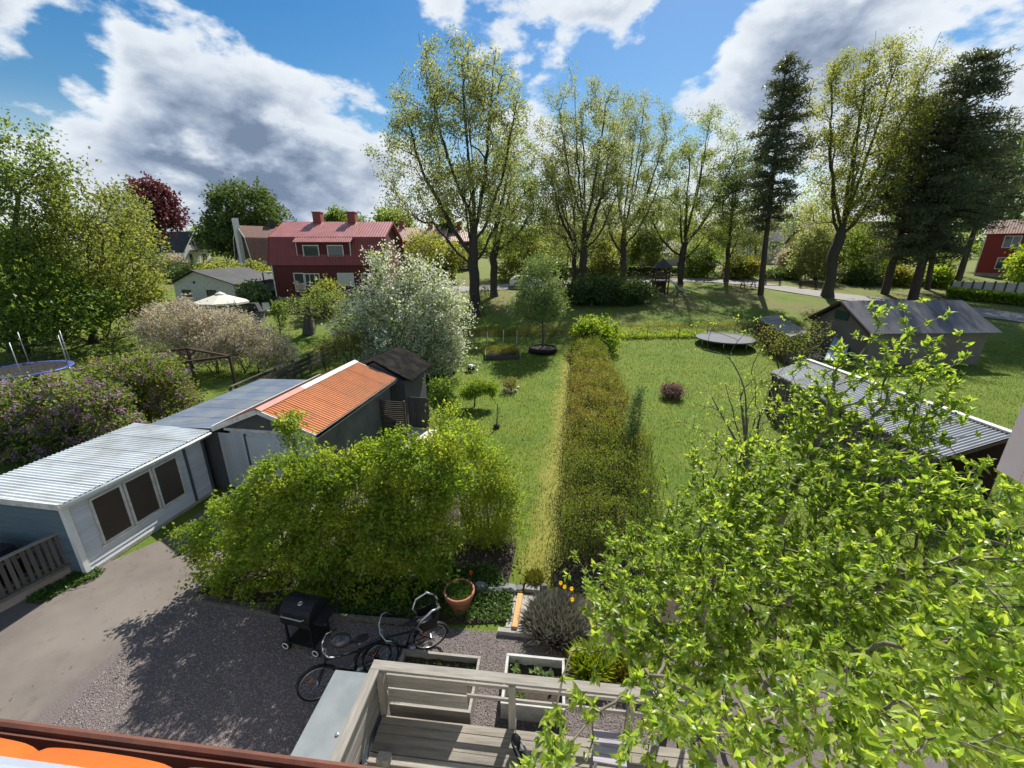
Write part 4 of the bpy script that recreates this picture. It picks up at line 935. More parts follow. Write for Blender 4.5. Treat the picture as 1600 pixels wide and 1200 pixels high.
def shed():
    t = thing('garden_shed', 'long pale blue boarded shed with white corrugated roof and three brown windows', 'shed', C0, GA)
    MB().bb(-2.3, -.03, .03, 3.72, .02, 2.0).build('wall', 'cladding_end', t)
    MB().bb(-.032, .045, -.01, 3.72, 0, .10).build('plinth', 'concrete', t)
    h = .118; me = None
    for k in range(16):                      # lapped boards, front
        z = .10+k*h
        m = MB(); m.prism([(-.02, z), (.036, z), (.006, z+h+.012), (-.02, z+h+.012)], 'y', .0, 3.70); m.build('board', 'cladding', t)
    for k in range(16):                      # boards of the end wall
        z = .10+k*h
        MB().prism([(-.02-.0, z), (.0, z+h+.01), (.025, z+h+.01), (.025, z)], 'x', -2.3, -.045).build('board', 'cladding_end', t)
    MB().bb(-.06, .055, -.045, .07, .1, 2.0).build('corner_board', 'white', t)
    for y in (3.02, 3.64): MB().bb(.03, .06, y-.035, y+.035, .1, 2.0).build('drain_pipe', 'board_grey', t)
    for y0, y1 in ((.47, 1.21), (1.25, 1.99), (2.03, 2.77)):
        window_part(t, .034, y0, y1, .52, 1.80, 'white_old', 'glass_brown', .05)
    m = MB(); m.bb(.036, .062, .42, 2.82, .46, .51); m.build('window_sill', 'white_old', t)
    n = 5
    for k in range(n):                       # white sheets
        y0 = -.22+k*4.05/n; y1 = y0+4.05/n+.01
        MB().corr(lw(0, 0)*0+Vector((.30, y0, 2.13+.002*k)), (.30, y1, 2.13+.002*k), (-2.5, y1, 2.19), (-2.5, y0, 2.19), 8, .014, 6, .006).build('roof_sheet', 'sheet_white', t)
    MB().bb(-2.5, .33, -.245, -.225, 2.02, 2.17).build('barge_board', 'white_old', t)
    MB().bb(.27, .295, -.2, 3.75, 1.99, 2.10).build('fascia', 'white', t)
    g = MB(); g.tube([(.345, -.2, 2.09), (.345, 3.75, 2.07)], .038, 10); g.build('gutter', 'sheet_white', t, True)
    for y in (.7, 1.9, 3.0): MB().bb(.30, .365, y-.012, y+.012, 2.0, 2.13).build('gutter_bracket', 'white', t)
    # blue sheets of the rear half
    n = 6
    for k in range(n):
        y0 = 3.83+k*5.1/n; y1 = y0+5.1/n+.01
        MB().corr((.55, y0, 2.20), (.55, y1, 2.20), (-2.1, y1, 2.12), (-2.1, y0, 2.12), 8, .012, 6, .006).build('roof_sheet', 'sheet_blue', t)
    MB().bb(-2.0, .35, 3.9, 8.8, .02, 2.05).build('rear_wall', 'board_grey', t)
    return t
shed()
def garage():
    t = thing('garage', 'rendered garage with bright orange profiled roof between shed and lawn', 'garage', C0, GA)
    y0, y1, xl, xr, xm, ze, zr = 3.72, 9.4, .45, 3.92, 2.12, 2.30, 2.98
    MB().prism([(xl+.25, .02), (xr-.28, .02), (xr-.28, ze-.05), (xm, zr-.12), (xl+.25, ze-.08)], 'y', y0+.28, y1-.02).build('wall', 'render_grey', t)
    x = .07; k = 0
    while x < xr-.33:                        # upright boards of the front gable
        zt = 2.0 if x < xl+.25 else min(ze-.06+(x-xl-.2)/(xm-xl)*(zr-ze), ze-.06+(xr-.28-x)/(xr-xm)*(zr-ze))-.06
        MB().bb(x, x+.118, y0+.245, y0+.275, .05, max(.5, zt)).build('board', 'board_grey' if False else 'cladding', t); x += .122
    MB().prism([(xl+.22, 2.22), (xr-.26, 2.22), (xm, zr-.14)], 'y', y0+.20, y0+.242).build('gable_panel', 'board_grey', t)
    MB().bb(xl+.2, xr-.25, y0+.19, y0+.24, 2.12, 2.21).build('gable_beam', 'white_old', t)
    MB().bb(xl+.9, xr-1.0, y0+.22, y0+.243, .05, 1.95).build('garage_door', 'cladding', t)
    for x in (xl+.82, xr-.98): MB().bb(x, x+.08, y0+.215, y0+.243, .05, 2.02).build('door_frame', 'board_grey', t)
    n = 6
    for k in range(n):                       # profiled orange sheets, right slope
        a = y0+k*(y1-y0)/n; b = y0+(k+1)*(y1-y0)/n+.008
        MB().corr((xm, a, zr+.002*(k % 2)), (xm, b, zr+.002*(k % 2)), (xr, b, ze), (xr, a, ze), 8, .017, 6, .01, 8).build('roof_sheet', 'tile_orange', t)
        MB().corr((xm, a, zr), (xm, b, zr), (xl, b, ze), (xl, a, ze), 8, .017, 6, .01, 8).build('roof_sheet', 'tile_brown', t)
    ym = y0+2.05
    for a, b, m in ((y0-.03, ym, 'ridge_pink'), (ym-.03, y1+.03, 'ridge_pale')):
        MB().prism([(xm-.17, zr-.03), (xm, zr+.045), (xm+.17, zr-.03), (xm+.17, zr-.045), (xm, zr+.03), (xm-.17, zr-.045)], 'y', a, b).build('ridge_cap', m, t)
    for s_, xe in ((1, xr), (-1, xl)):
        MB().beam((xm, y0-.015, zr-.07), (xe, y0-.015, ze-.07), .03, .14).build('barge_board', 'white_old', t)
        MB().beam((xm, y1+.02, zr-.07), (xe, y1+.02, ze-.07), .03, .14).build('barge_board', 'white_old', t)
    MB().bb(xr-.02, xr+.005, y0, y1, ze-.17, ze-.03).build('fascia', 'white_old', t)
    MB().tube([(xr+.05, y0, ze-.05), (xr+.05, y1, ze-.06)], .045, 10).build('gutter', 'roof_felt', t, True)
    MB().tube([(xr-.22, y1-.06, ze-.1), (xr-.22, y1-.06, .1)], .035, 8).build('drain_pipe', 'board_grey', t, True)
    MB().bb(xl-.02, xl+.02, y0, y1, ze-.02, ze+.03).build('flashing', 'ridge_pale', t)
garage()
def annex():
    t = thing('outbuilding', 'low dark felt roofed outbuilding behind the orange garage roof', 'shed', C0, GA)
    MB().bb(1.2, 4.25, 9.46, 11.9, .02, 2.15).build('wall', 'board_grey', t)
    xm = 2.9
    for a, b in (((.8, 2.15), (xm, 2.95)), ((xm, 2.95), (4.55, 2.12))):
        MB().prism([a, b, (b[0], b[1]+.05), (a[0], a[1]+.05)], 'y', 9.52, 12.2).build('roof', 'roof_felt', t)
    MB().prism([(1.2, 2.1), (4.2, 2.1), (xm, 2.9)], 'y', 9.55, 11.85).build('gable', 'board_grey', t)
annex()
def screens():
    t = thing('slatted_screen', 'brown slatted privacy screen standing out from the garage wall', 'screen', lw(3.68, 8.3), GA)
    for x in (0, 1.0): MB().bb(x-.035, x+.035, -.035, .035, 0, 1.72).build('post', 'slat_dark', t)
    for k in range(19): MB().bb(.037, .963, -.03, -.008, .10+k*.085, .10+k*.085+.052).build('slat', 'slat_dark', t)
    t = thing('panel_wall', 'grey board panel beside the outbuilding corner', 'fence', lw(4.30, 9.5), GA)
    for k in range(9): MB().bb(k*.105, k*.105+.10, 0, .022, .02, 1.45).build('board', 'board_grey', t)
    for z in (.4, 1.2): MB().bb(0, .94, .024, .06, z, z+.09).build('rail', 'board_grey', t)
    m = MB(); v = [lw(4.75, 7.2), lw(5.55, 7.4), lw(5.6, 9.4), lw(4.4, 9.45), lw(4.4, 8.4)]
    m.add([(p.x, p.y, .03) for p in v]+[(p.x, p.y, -.05) for p in v], [(0, 1, 2, 3, 4)]+[(i, i+5, (i+1) % 5+5, (i+1) % 5) for i in range(5)])
    struct('concrete_slab', m, 'ridge_pale')
screens()
# picket fence on a low wall at the far left, carport behind it
def picket():
    a = az(133, 865, .28); b = az(0, 935, .28); a2 = Vector((a.x, a.y, 0)); d = Vector((b.x-a.x, b.y-a.y, 0)); b2 = a2+d*1.6
    d = (b2-a2); Ln = d.length; rz = math.atan2(d.y, d.x)
    t = thing('picket_fence', 'weathered upright slat fence on a low wall left of the shed', 'fence', a2, rz)
    m = MB(); m.bb(-.35, Ln, -.09, .09, 0, .26); m.build('foundation_wall', 'pink_render', t)
    for z in (.40, .98): MB().bb(-.05, Ln, .012, .05, z, z+.075).build('rail', 'fence_wood', t)
    me = MB().bb(-.036, .036, .052, .072, .30, 1.12).mesh('slat', 'fence_wood'); n = int(Ln/.118); rng = random.Random(5)
    for k in range(n):
        o = link(bpy.data.objects.new('slat', me), t); o.location = (.02+k*.118, 0, rng.uniform(-.012, .012)); o.rotation_euler = (0, rng.uniform(-.015, .015), 0)
    MB().bb(-.06, Ln, .0, .10, 1.13, 1.165).build('top_board', 'rail_wood', t)
    for x in (.75*2, 3.0):
        MB().bb(x-.05, x+.05, -.05, .05, .26, 1.2).build('post', 'fence_wood', t)
        MB().bb(x-.065, x+.065, -.065, .065, 1.168, 1.20).build('post_cap', 'rail_wood', t)
    m = MB(); m.bb(-.25, Ln, .10, .16, .24, .31); m.build('ledge_board', 'old_board', t)
picket()
def trailer():
    p = lw(-1.75, -1.1)
    t = thing('parked_trailer', 'dark covered trailer parked under the shed eave behind the slat fence', 'trailer', p, GA)
    m = MB(); m.prism([(-.8, .35), (.75, .35), (.8, .8), (.55, 1.02), (-.6, 1.05), (-.85, .8)], 'y', -1.0, .75); m.build('cover', 'net_black', t)
    for x in (-.86, .80):
        MB().torus((x, -.1, .30), .20, .08, 'x', 22, 8).build('wheel', 'rubber', t, True)
    MB().beam((0, -1.0, .4), (0, -1.9, .4), .07, .07).build('drawbar', 'steel', t)
trailer()

# ------------------------------------------------------------------ left garden: fences, frame, trampoline
def slat_fence():
    a = az(362, 610, 1.15); b = az(524, 538, 1.15); a2 = Vector((a.x, a.y, 0)); b2 = Vector((b.x, b.y, 0)); d = b2-a2; Ln = d.length
    t = thing('board_fence', 'dark fence of three wide horizontal boards behind the garage', 'fence', a2, math.atan2(d.y, d.x))
    n = 6; L_ = Ln/n
    for k in range(n+1): MB().bb(k*L_-.05, k*L_+.05, .0, .10, 0, 1.32).build('post', 'fence_rail', t)
    for k in range(n):
        for z in (.38, .66, .94): MB().bb(k*L_+.01, (k+1)*L_-.01, -.028, -.003, z, z+.21).build('board', 'fence_rail', t)
        MB().bb(k*L_, (k+1)*L_-.004, -.05, .09, 1.325, 1.352).build('cap_board', 'fence_rail', t)
slat_fence()
def trellis():
    a = az(452, 610, 0); t = thing('plant_trellis', 'low wooden plant frame between board fence and blue roof', 'trellis', a, R(70))
    for x in (0, 1.0): MB().bb(x-.03, x+.03, -.03, .03, 0, 1.25).build('post', 'fence_rail', t)
    for z in (.5, .85, 1.18): MB().bb(.032, .968, -.02, .02, z, z+.05).build('bar', 'fence_rail', t)
trellis()
def pergola():
    A, B, C, D = [az(x, y, 2.1) for x, y in ((293, 546), (359, 558), (252, 572), (196, 556))]
    t = thing('swing_frame', 'open dark timber frame standing among the lilac and white shrubs', 'frame', (A.x, A.y, 0))
    for p in (A, B, C, D): MB().beam((p.x, p.y, 0), (p.x, p.y, 2.08), .12, .12, up=(0, 1, 0)).build('post', 'brown_wood', t, world=True)
    for p, q in ((A, B), (B, C), (C, D), (D, A)): MB().beam((p.x, p.y, 2.14), (q.x, q.y, 2.14), .10, .11).build('beam', 'brown_wood', t, world=True)
    for p, q in ((A, B), (A, D)):
        e = p.lerp(q, .2); MB().beam((p.x, p.y, 1.7), (e.x, e.y, 2.1), .07, .07).build('brace', 'brown_wood', t, world=True)
    p = az(270, 578, .7)
    t = thing('garden_table', 'tarpaulin covered table beside the open timber frame', 'table', (p.x, p.y, 0), R(12))
    m = MB(); n = 14; X, Y = np.meshgrid(np.linspace(-1.0, 1.0, n), np.linspace(-.7, .7, n)); Z = .82+.05*np.sin(X*4+Y*3)-np.clip(np.abs(X)-.8, 0, 1)*1.6-np.clip(np.abs(Y)-.5, 0, 1)*1.6
    i = np.arange(n-1)[:, None]*n; j = np.arange(n-1)[None]; m.addarr(np.stack([X, Y, Z], -1).reshape(-1, 3), np.stack([i+j, i+j+1, i+n+j+1, i+n+j], -1).reshape(-1, 4)); m.build('tarpaulin', 'tarp_grey', t, True)
    for x in (-.75, .75):
        for y in (-.45, .45): MB().bb(x-.03, x+.03, y-.03, y+.03, 0, .78).build('leg', 'brown_wood', t)
    for px, py, lab in ((282, 588, 'upper pale plank resting against the covered table'), (290, 596, 'lower pale plank by the timber frame post')):
        p = az(px, py, .25); tag(MB().box((p.x, p.y, .26), (1.2, .18, .04), R(25), ry=.12).build('loose_plank', 'white_old'), lab, 'plank', 'loose planks by the timber frame')
pergola()
def trampoline(label, px, py, rad, z, mat_m, pad_m, poles=0, pole_h=1.7, group=None, legs=6, padw=.25, net=False):
    p = az(px, py, z); g_ = gz(p.y)
    t = thing('trampoline', label, 'trampoline', (p.x, p.y, g_), 0, group); z = z-g_
    k = 40; a = np.arange(k)*2*math.pi/k
    MB().lathe([(.0, z), (rad-padw, z)], (0, 0, 0), k).build('jump_mat', mat_m, t)
    MB().lathe([(rad-padw, z+.012), (rad-.02, z+.03), (rad+.02, z+.01), (rad+.02, z-.05), (rad-.02, z-.06)], (0, 0, 0), k).build('edge_pad', pad_m, t, True)
    MB().torus((0, 0, z-.05), rad-.01, .022, 'z', k, 6).build('ring_frame', 'steel', t, True)
    for q in range(legs):
        an = q*2*math.pi/legs+.3; x, y = math.cos(an)*rad, math.sin(an)*rad
        MB().tube([(x, y, z-.05), (x, y, .03)], .02, 6).build('leg', 'steel', t, True)
    for q in range(poles):
        an = q*2*math.pi/poles+.25; x, y = math.cos(an)*(rad+.05), math.sin(an)*(rad+.05)
        MB().tube([(x, y, .1), (x, y, z+pole_h)], .024, 7).build('net_pole', 'grey_tube', t, True)
    if net:
        m = MB(); c_ = []
        for q in range(poles):
            an = q*2*math.pi/poles+.25; an2 = an+2*math.pi/poles
            p0 = np.array([math.cos(an)*rad, math.sin(an)*rad, 0]); p1 = np.array([math.cos(an2)*rad, math.sin(an2)*rad, 0])
            for zz in (z+.3, z+.75, z+1.2, z+pole_h-.1):
                w = np.linspace(0, 1, 7)[:, None]; pts = p0*(1-w)+p1*w; pts[:, 2] = zz-.18*np.sin(w[:, 0]*math.pi)
                m.tube(pts, .006, 3, False)
            for w in np.linspace(.1, .9, 7): m.tube([p0*(1-w)+p1*w+[0, 0, z], p0*(1-w)+p1*w+[0, 0, z+pole_h-.25]], .004, 3, False)
        m.build('safety_net', 'net_black', t)
    return t
trampoline('trampoline with blue edge and net poles beyond the lilac hedge', 40, 577, 2.0, .85, 'net_black', 'blue_pad', 6, 1.9, net=True)
trampoline('black trampoline in the shade under the white blossom tree', 668, 560, 2.1, .8, 'net_black', 'net_black', 2, 1.1, padw=.2)
trampoline('pale topped low trampoline at the back of the right lawn', 1133, 528, 2.15, .8, 'trampoline_mat', 'trampoline_mat', 0, legs=8, padw=.12)

def litter(name, label, cat, x0, x1, y0, y1, n, L, m, tint, z=.02, seed=1, clump=1.0):
    rng = np.random.default_rng(seed); x, y = rng.uniform(x0, x1, n*3), rng.uniform(y0, y1, n*3)
    k = rng.random(n*3) < (.5+.5*np.sin(x*1.7+seed)*np.sin(y*1.3-seed))**clump; x, y = x[k][:n], y[k][:n]; n = len(x)
    P = np.stack([x, y, np.interp(y, _ys, _gz)+z], 1); d = rng.normal(size=(n, 3)); d[:, 2] *= .15
    mb = MB(); f = leaf_arrays(mb, P, d, rng.normal(size=(n, 3))*.2+[0, 0, 1.], L*rng.uniform(.5, 1.3, n), L*.6*rng.uniform(.7, 1.2, n))
    tag(mb.build(name, m, None, tint=np.repeat(rng.uniform(*tint, n), f)), label, cat, kind='stuff')
litter('dandelions', 'yellow dandelion heads scattered in the lawn behind the lumber shed', 'flowers', 8, 26, 9, 24, 170, .10, 'yellow_petal', (0, 1), .05, 3)
litter('fallen_leaves', 'fallen dry leaves and bud scales on driveway and gravel', 'leaves', -12, 1.5, 3, 11, 520, .045, 'leaf_hedge', (.6, 1), .032, 5)
litter('daisies', 'small white daisies in the left lawn', 'flowers', -3.5, 3, 12, 30, 260, .045, 'blossom', (.3, 1), .05, 7, 2.5)
litter('clover', 'dark clover and broad leaved weeds patching the lawns', 'weeds', -3.5, 18, 10, 31, 5200, .075, 'herb', (0, .6), .03, 9, 3.0)
# ------------------------------------------------------------------ lawn objects
def wire_fence(label, pts, h=1.0, m='wire', every=2.4):
    P = []
    for a, b in zip(pts[:-1], pts[1:]):
        k = max(1, round((b-a).length/every)); P += [a.lerp(b, q/k) for q in range(k)]
    P.append(pts[-1]); t = thing('wire_fence', label, 'fence', (P[0].x, P[0].y, gz(P[0].y)))
    for p in P:
        MB().tube([(p.x, p.y, gz(p.y)-.1), (p.x, p.y, gz(p.y)+h+.08)], .025, 6).build('post', m, t, True, True)
    mb = MB()
    for z in np.arange(.1, h+.01, .13 if h > .5 else .2): mb.tube([(p.x, p.y, gz(p.y)+z) for p in P], .006, 3, False)
    for a, b in zip(P[:-1], P[1:]):
        for w in np.linspace(.06, .94, 12): q = a.lerp(b, w); mb.tube([(q.x, q.y, gz(q.y)+.05), (q.x, q.y, gz(q.y)+h)], .004, 3, False)
    mb.build('wire_mesh', m, t, False, True)
wire_fence('wire mesh fence across the end of the middle garden', [at(690, 531), at(760, 532), at(895, 531)])
wire_fence('wire mesh fence across the end of the right garden', [at(962, 528), at(1060, 528), at(1190, 526)])
def planter():
    p = at(785, 556)
    t = thing('edged_bed', 'low earth bed edged with pale boards and three white stakes', 'planting bed', p, R(4))
    for x in (-1.25, 1.2): MB().bb(x, x+.04, -.9, .9, 0, .30).build('side_board', 'white_old', t)
    MB().bb(-1.2, 1.2, -.94, -.9, 0, .28).build('front_board', 'old_board', t)
    MB().bb(-1.2, 1.2, -.9, .9, .02, .2).build('soil', 'soil', t)
    for x, h in ((-1.1, 1.6), (.1, 1.7), (1.1, 1.6)): MB().tube([(x, .85, .05), (x+.03, .86, h)], .025, 6).build('stake', 'white_old', t, True)
    SEED[0] += 1
    rosette_plants('dry_perennials', 'brown dry stalks filling the edged bed with white stakes', 'plants', [(p.x+x, p.y+y, p.z+.2+random.Random(int(x*99)).random()*.5) for x in np.linspace(-1.1, 1.1, 14) for y in np.linspace(-.8, .7, 8)], 8, .3, .04, 'leaf_hedge', .35, seed=30, kind='stuff')
    p = at(848, 549)
    t = thing('round_bed', 'round black rimmed bed under the pale green young tree', 'planting bed', p)
    MB().lathe([(.95, 0), (1.08, .02), (1.06, .34), (.96, .34), (.95, .2)], (0, 0, 0), 28).build('rim', 'rubber', t, True)
    MB().lathe([(0, .26), (.97, .24)], (0, 0, 0), 24).build('soil', 'soil', t)
    p = at(736, 580)
    t = thing('garden_cart', 'small black two wheeled garden cart with white load on the lawn', 'cart', p, R(10))
    MB().prism([(-.25, .12), (.25, .12), (.32, .34), (-.32, .34)], 'x', -.2, .2).build('tray', 'black', t)
    MB().ball((0, 0, .36), .2, 10, (1, 1, .5)).build('load', 'white_old', t, True)
    for x in (-.27, .27): MB().torus((x, .0, .15), .12, .03, 'x', 16, 6).build('wheel', 'rubber', t, True)
    MB().tube([(-.25, .2, .3), (-.32, .45, .85)], .018, 6).build('handle', 'black', t, True)
    for i, (px, py) in enumerate(((789, 610), (793, 613), (799, 614), (805, 612), (808, 607))):
        p = at(px, py); rock('ring_stone', ['leftmost pale stone ringing the small red stemmed shrub', 'second pale stone from the left round the red stemmed shrub', 'middle pale stone round the red stemmed shrub', 'fourth pale stone from the left round the red stemmed shrub', 'rightmost pale stone round the red stemmed shrub'][i], 'stone', (p.x, p.y, .06), .12, (1, .8, .7), 'ridge_pale', 40+i, 'stones ringing the small shrub')
    p = at(776, 668)
    t = thing('staked_sapling', 'thin bare sapling tied to a dark stake in the lawn', 'sapling', p)
    MB().tube([(0, 0, 0), (.02, 0, .5), (.05, .02, 1.1)], .022, 6).build('stake', 'brown_wood', t, True)
    m = MB(); m.tube([(.05, 0, 0), (.06, .03, .5), (.12, .02, .95)], .01, 5); m.build('stem', 'twig', t, True)
    MB().ball((.0, 0, .08), .16, 10, (1, 1, .6)).build('mulch', 'soil', t, True)
planter()

# ================================================================== RIGHT GARDEN BUILDINGS
def lumber_shed():
    z = 2.0; zf = 2.25
    A, B, Cc, D = az(1205, 581, z), az(1262, 563, zf), az(1586, 680, zf), az(1466, 716, z)   # far left, far right, near right, near left
    ground = lambda p: Vector((p.x, p.y, 0))
    t = thing('lumber_shed', 'long open lumber shed with grey corrugated roof and slatted sides on the right', 'shed', ground(A))
    n = 11
    for k in range(n):
        w0, w1 = k/n, (k+1)/n+.002
        P = lambda a, b, w: a.lerp(b, w)
        dz = Vector((0, 0, .004*(k % 2)))
        MB().corr(P(A, D, w0)+dz, P(A, D, w1)+dz, P(B, Cc, w1)+dz, P(B, Cc, w0)+dz, 7, .024, 6, .008).build('roof_sheet', 'sheet_grey', t, world=True)
    MB().beam(B+Vector((0, 0, .05)), Cc+Vector((0, 0, .05)), .22, .05).build('ridge_flashing', 'white_old', t, world=True)
    MB().beam(A-Vector((0, 0, .09)), D-Vector((0, 0, .09)), .05, .10).build('eave_beam', 'old_board', t, world=True)
    MB().beam(D-Vector((0, 0, .09)), Cc-Vector((0, 0, .09)), .05, .10).build('end_beam', 'brown_wood', t, world=True)
    ins = (B-A).normalized()*.15
    L_ = (D-A).length; k = int(L_/.17); rng = random.Random(9)
    d = (D-A).normalized(); d.z = 0
    for i in range(k):
        p = A.lerp(D, (i+.3)/k)+ins; hh = z-.16-rng.random()*.05
        MB().box((p.x, p.y, hh/2+.01), (.11, .025, hh), math.atan2(d.y, d.x)).build('slat', 'old_board', t, world=True)
    dA = (B-A).normalized(); k = int((B-A).length/.17)
    for i in range(k):
        p = A.lerp(B, (i+.5)/k)+(D-A).normalized()*.12
        MB().box((p.x, p.y, .98), (.11, .025, 1.9), math.atan2(dA.y, dA.x)).build('slat', 'old_board', t, world=True)
    bk = MB(); q0, q1 = B-ins, Cc-ins
    bk.beam((q0.x, q0.y, 1.05), (q1.x, q1.y, 1.05), .03, 2.0); bk.build('back_wall', 'brown_wood', t, world=True)
    for w in (0.02, .35, .68, .98):
        p = A.lerp(D, w)+ins*1.6; MB().box((p.x, p.y, .95), (.10, .10, 1.9)).build('post', 'brown_wood', t, world=True)
lumber_shed()
def right_garage():
    # long grey garage with a dark roof; measured corners
    zE, zR, zB = 2.35, 4.0, .05
    fl, fr = az(1420, 520, zE), az(1562, 517, zE)        # eave facing us
    rl, rr = az(1318, 471, zR), az(1497, 470, zR)
    bl = az(1225, 500, zE)
    fl = fr+(rl-rr)*1.0; fl.z = zE; fl0 = fl
    t = thing('garage', 'grey rendered garage with dark grey pitched roof at the right edge of the gardens', 'garage', (fr.x, fr.y, 0))
    ax = (fr-fl).normalized(); nx = Vector((-ax.y, ax.x, 0))
    half = (Vector((rl.x, rl.y, 0))-Vector((fl.x, fl.y, 0))).dot(nx)
    n = 6; Ln = (fr-fl).length
    fr2, fl2 = fr.copy(), fl.copy()
    base_l = Vector((rl.x, rl.y, 0))-nx*half; base_r = Vector((rr.x, rr.y, 0))-nx*half
    def P(u, s_, z): q = base_l.lerp(base_r, u)+nx*half*(1+s_); return (q.x, q.y, z)
    for k in range(n):
        u0, u1 = -.02+k*1.06/n, -.02+(k+1)*1.06/n-.003
        for s_ in (-1, 1):
            a, b, c, d = [np.array(x) for x in (P(u0, 1.12*s_, zE-.1), P(u1, 1.12*s_, zE-.1), P(u1, 0, zR), P(u0, 0, zR))]
            up = np.array([0, 0, .05]); MB().add([a, b, c, d, a+up, b+up, c+up, d+up], [(0, 1, 2, 3), (4, 5, 6, 7), (0, 1, 5, 4), (1, 2, 6, 5), (2, 3, 7, 6), (3, 0, 4, 7)]).build('roof_panel', 'roof_slate', t, world=True)
    w = MB(); u0, u1 = .02, .97
    V = [P(u0, -1, zB), P(u0, 1, zB), P(u0, 1, zE-.06), P(u0, 0, zR-.14), P(u0, -1, zE-.06), P(u1, -1, zB), P(u1, 1, zB), P(u1, 1, zE-.06), P(u1, 0, zR-.14), P(u1, -1, zE-.06)]
    w.add(V, [(0, 1, 2, 3, 4), (9, 8, 7, 6, 5), (0, 5, 6, 1), (1, 6, 7, 2), (4, 9, 5, 0), (2, 7, 8, 3), (3, 8, 9, 4)]); w.build('wall', 'render_beige', t, world=True)
    for s_ in (-1, 1):
        MB().beam(P(-.03, 1.12*s_, zE-.13), P(-.03, 0, zR-.03), .04, .16).build('barge_board', 'brown_wood', t, world=True)
    q0, q1 = Vector(P(.015, -.12, 2.6)), Vector(P(.015, .12, 2.6))
    m = MB(); m.beam(P(.012, -.22, 3.05), P(.012, .22, 3.05), .03, .6); m.build('gable_hatch', 'green_paint', t, world=True)
    # leaning translucent sheets
    t2 = thing('cold_frame', 'pale blue translucent sheet leaning on the gable of the grey garage', 'cold frame', P(-.1, -.5, 0))
    a, b, c, d = az(1288, 562, .3), az(1318, 566, .3), az(1338, 507, 2.2), az(1312, 505, 2.2)
    for k in range(2):
        w0, w1 = k*.5, k*.5+.47; q = [a.lerp(b, w0), a.lerp(b, w1), d.lerp(c, w1), d.lerp(c, w0)]
        up = Vector((-.02, -.03, .01)); MB().add([tuple(x) for x in q]+[tuple(x+up) for x in q], [(0, 1, 2, 3), (4, 5, 6, 7), (0, 1, 5, 4), (1, 2, 6, 5), (2, 3, 7, 6), (3, 0, 4, 7)]).build('sheet', 'skylight', t2, world=True)
    for p, q in ((a, d), (b, c)): MB().beam(tuple(p), tuple(q), .05, .05).build('frame_bar', 'old_board', t2, world=True)
    # old board roof lean-to left of it
    A, B, Cc, D = az(1183, 497, 1.9), az(1215, 492, 2.1), az(1262, 519, 2.1), az(1235, 527, 1.9)
    t3 = thing('woodshed', 'small leaning woodshed roofed with grey old boards', 'shed', (A.x, A.y, 0))
    for k in range(7):
        w0, w1 = k/7, (k+.93)/7; q = [A.lerp(D, w0), A.lerp(D, w1), B.lerp(Cc, w1), B.lerp(Cc, w0)]; up = Vector((0, 0, .03+.01*(k % 2)))
        MB().add([tuple(x) for x in q]+[tuple(x+up) for x in q], [(3, 2, 1, 0), (4, 5, 6, 7), (0, 1, 5, 4), (1, 2, 6, 5), (2, 3, 7, 6), (3, 0, 4, 7)]).build('roof_board', 'rail_wood', t3, world=True)
    for p in (A, D, B, Cc): MB().beam((p.x, p.y, 0), (p.x, p.y, p.z-.02), .1, .1, up=(0, 1, 0)).build('post', 'old_board', t3, world=True)
    MB().beam((A.x, A.y, .9), (D.x, D.y, .9), .04, 1.6).build('side_wall', 'brown_wood', t3, world=True)
right_garage()
cover('stone_heap', 'rubble and dry brush beside the lumber shed', [at(1215, 560), at(1275, 548), at(1290, 562), at(1240, 575)], 900, .35, .12, 'lavender', .35, 17)

# ================================================================== HOUSES
def win(parent, face, u, z, w, h, fm='white', gm='glass', mull=1, fw=.09, off=.03, curtain=None):
    """face: function (u, z, out) -> local point; window lies on that face"""
    def quadbox(u0, u1, z0, z1, o0, o1):
        a = [face(u0, z0, o0), face(u1, z0, o0), face(u1, z1, o0), face(u0, z1, o0), face(u0, z0, o1), face(u1, z0, o1), face(u1, z1, o1), face(u0, z1, o1)]
        return a, [(0, 3, 2, 1), (4, 5, 6, 7), (0, 1, 5, 4), (1, 2, 6, 5), (2, 3, 7, 6), (3, 0, 4, 7)]
    f = MB()
    for a in ((u, u+w, z, z+fw), (u, u+w, z+h-fw, z+h), (u, u+fw, z+fw, z+h-fw), (u+w-fw, u+w, z+fw, z+h-fw)): f.add(*quadbox(*a, .002, off+.03))
    for k in range(1, mull+1):
        c = u+w*k/(mull+1); f.add(*quadbox(c-fw*.35, c+fw*.35, z+fw, z+h-fw, .002, off+.02))
    fr = f.build('window', fm, parent)
    MB().add(*quadbox(u+fw*.7, u+w-fw*.7, z+fw*.7, z+h-fw*.7, .002, off)).build('pane', curtain or gm, fr)
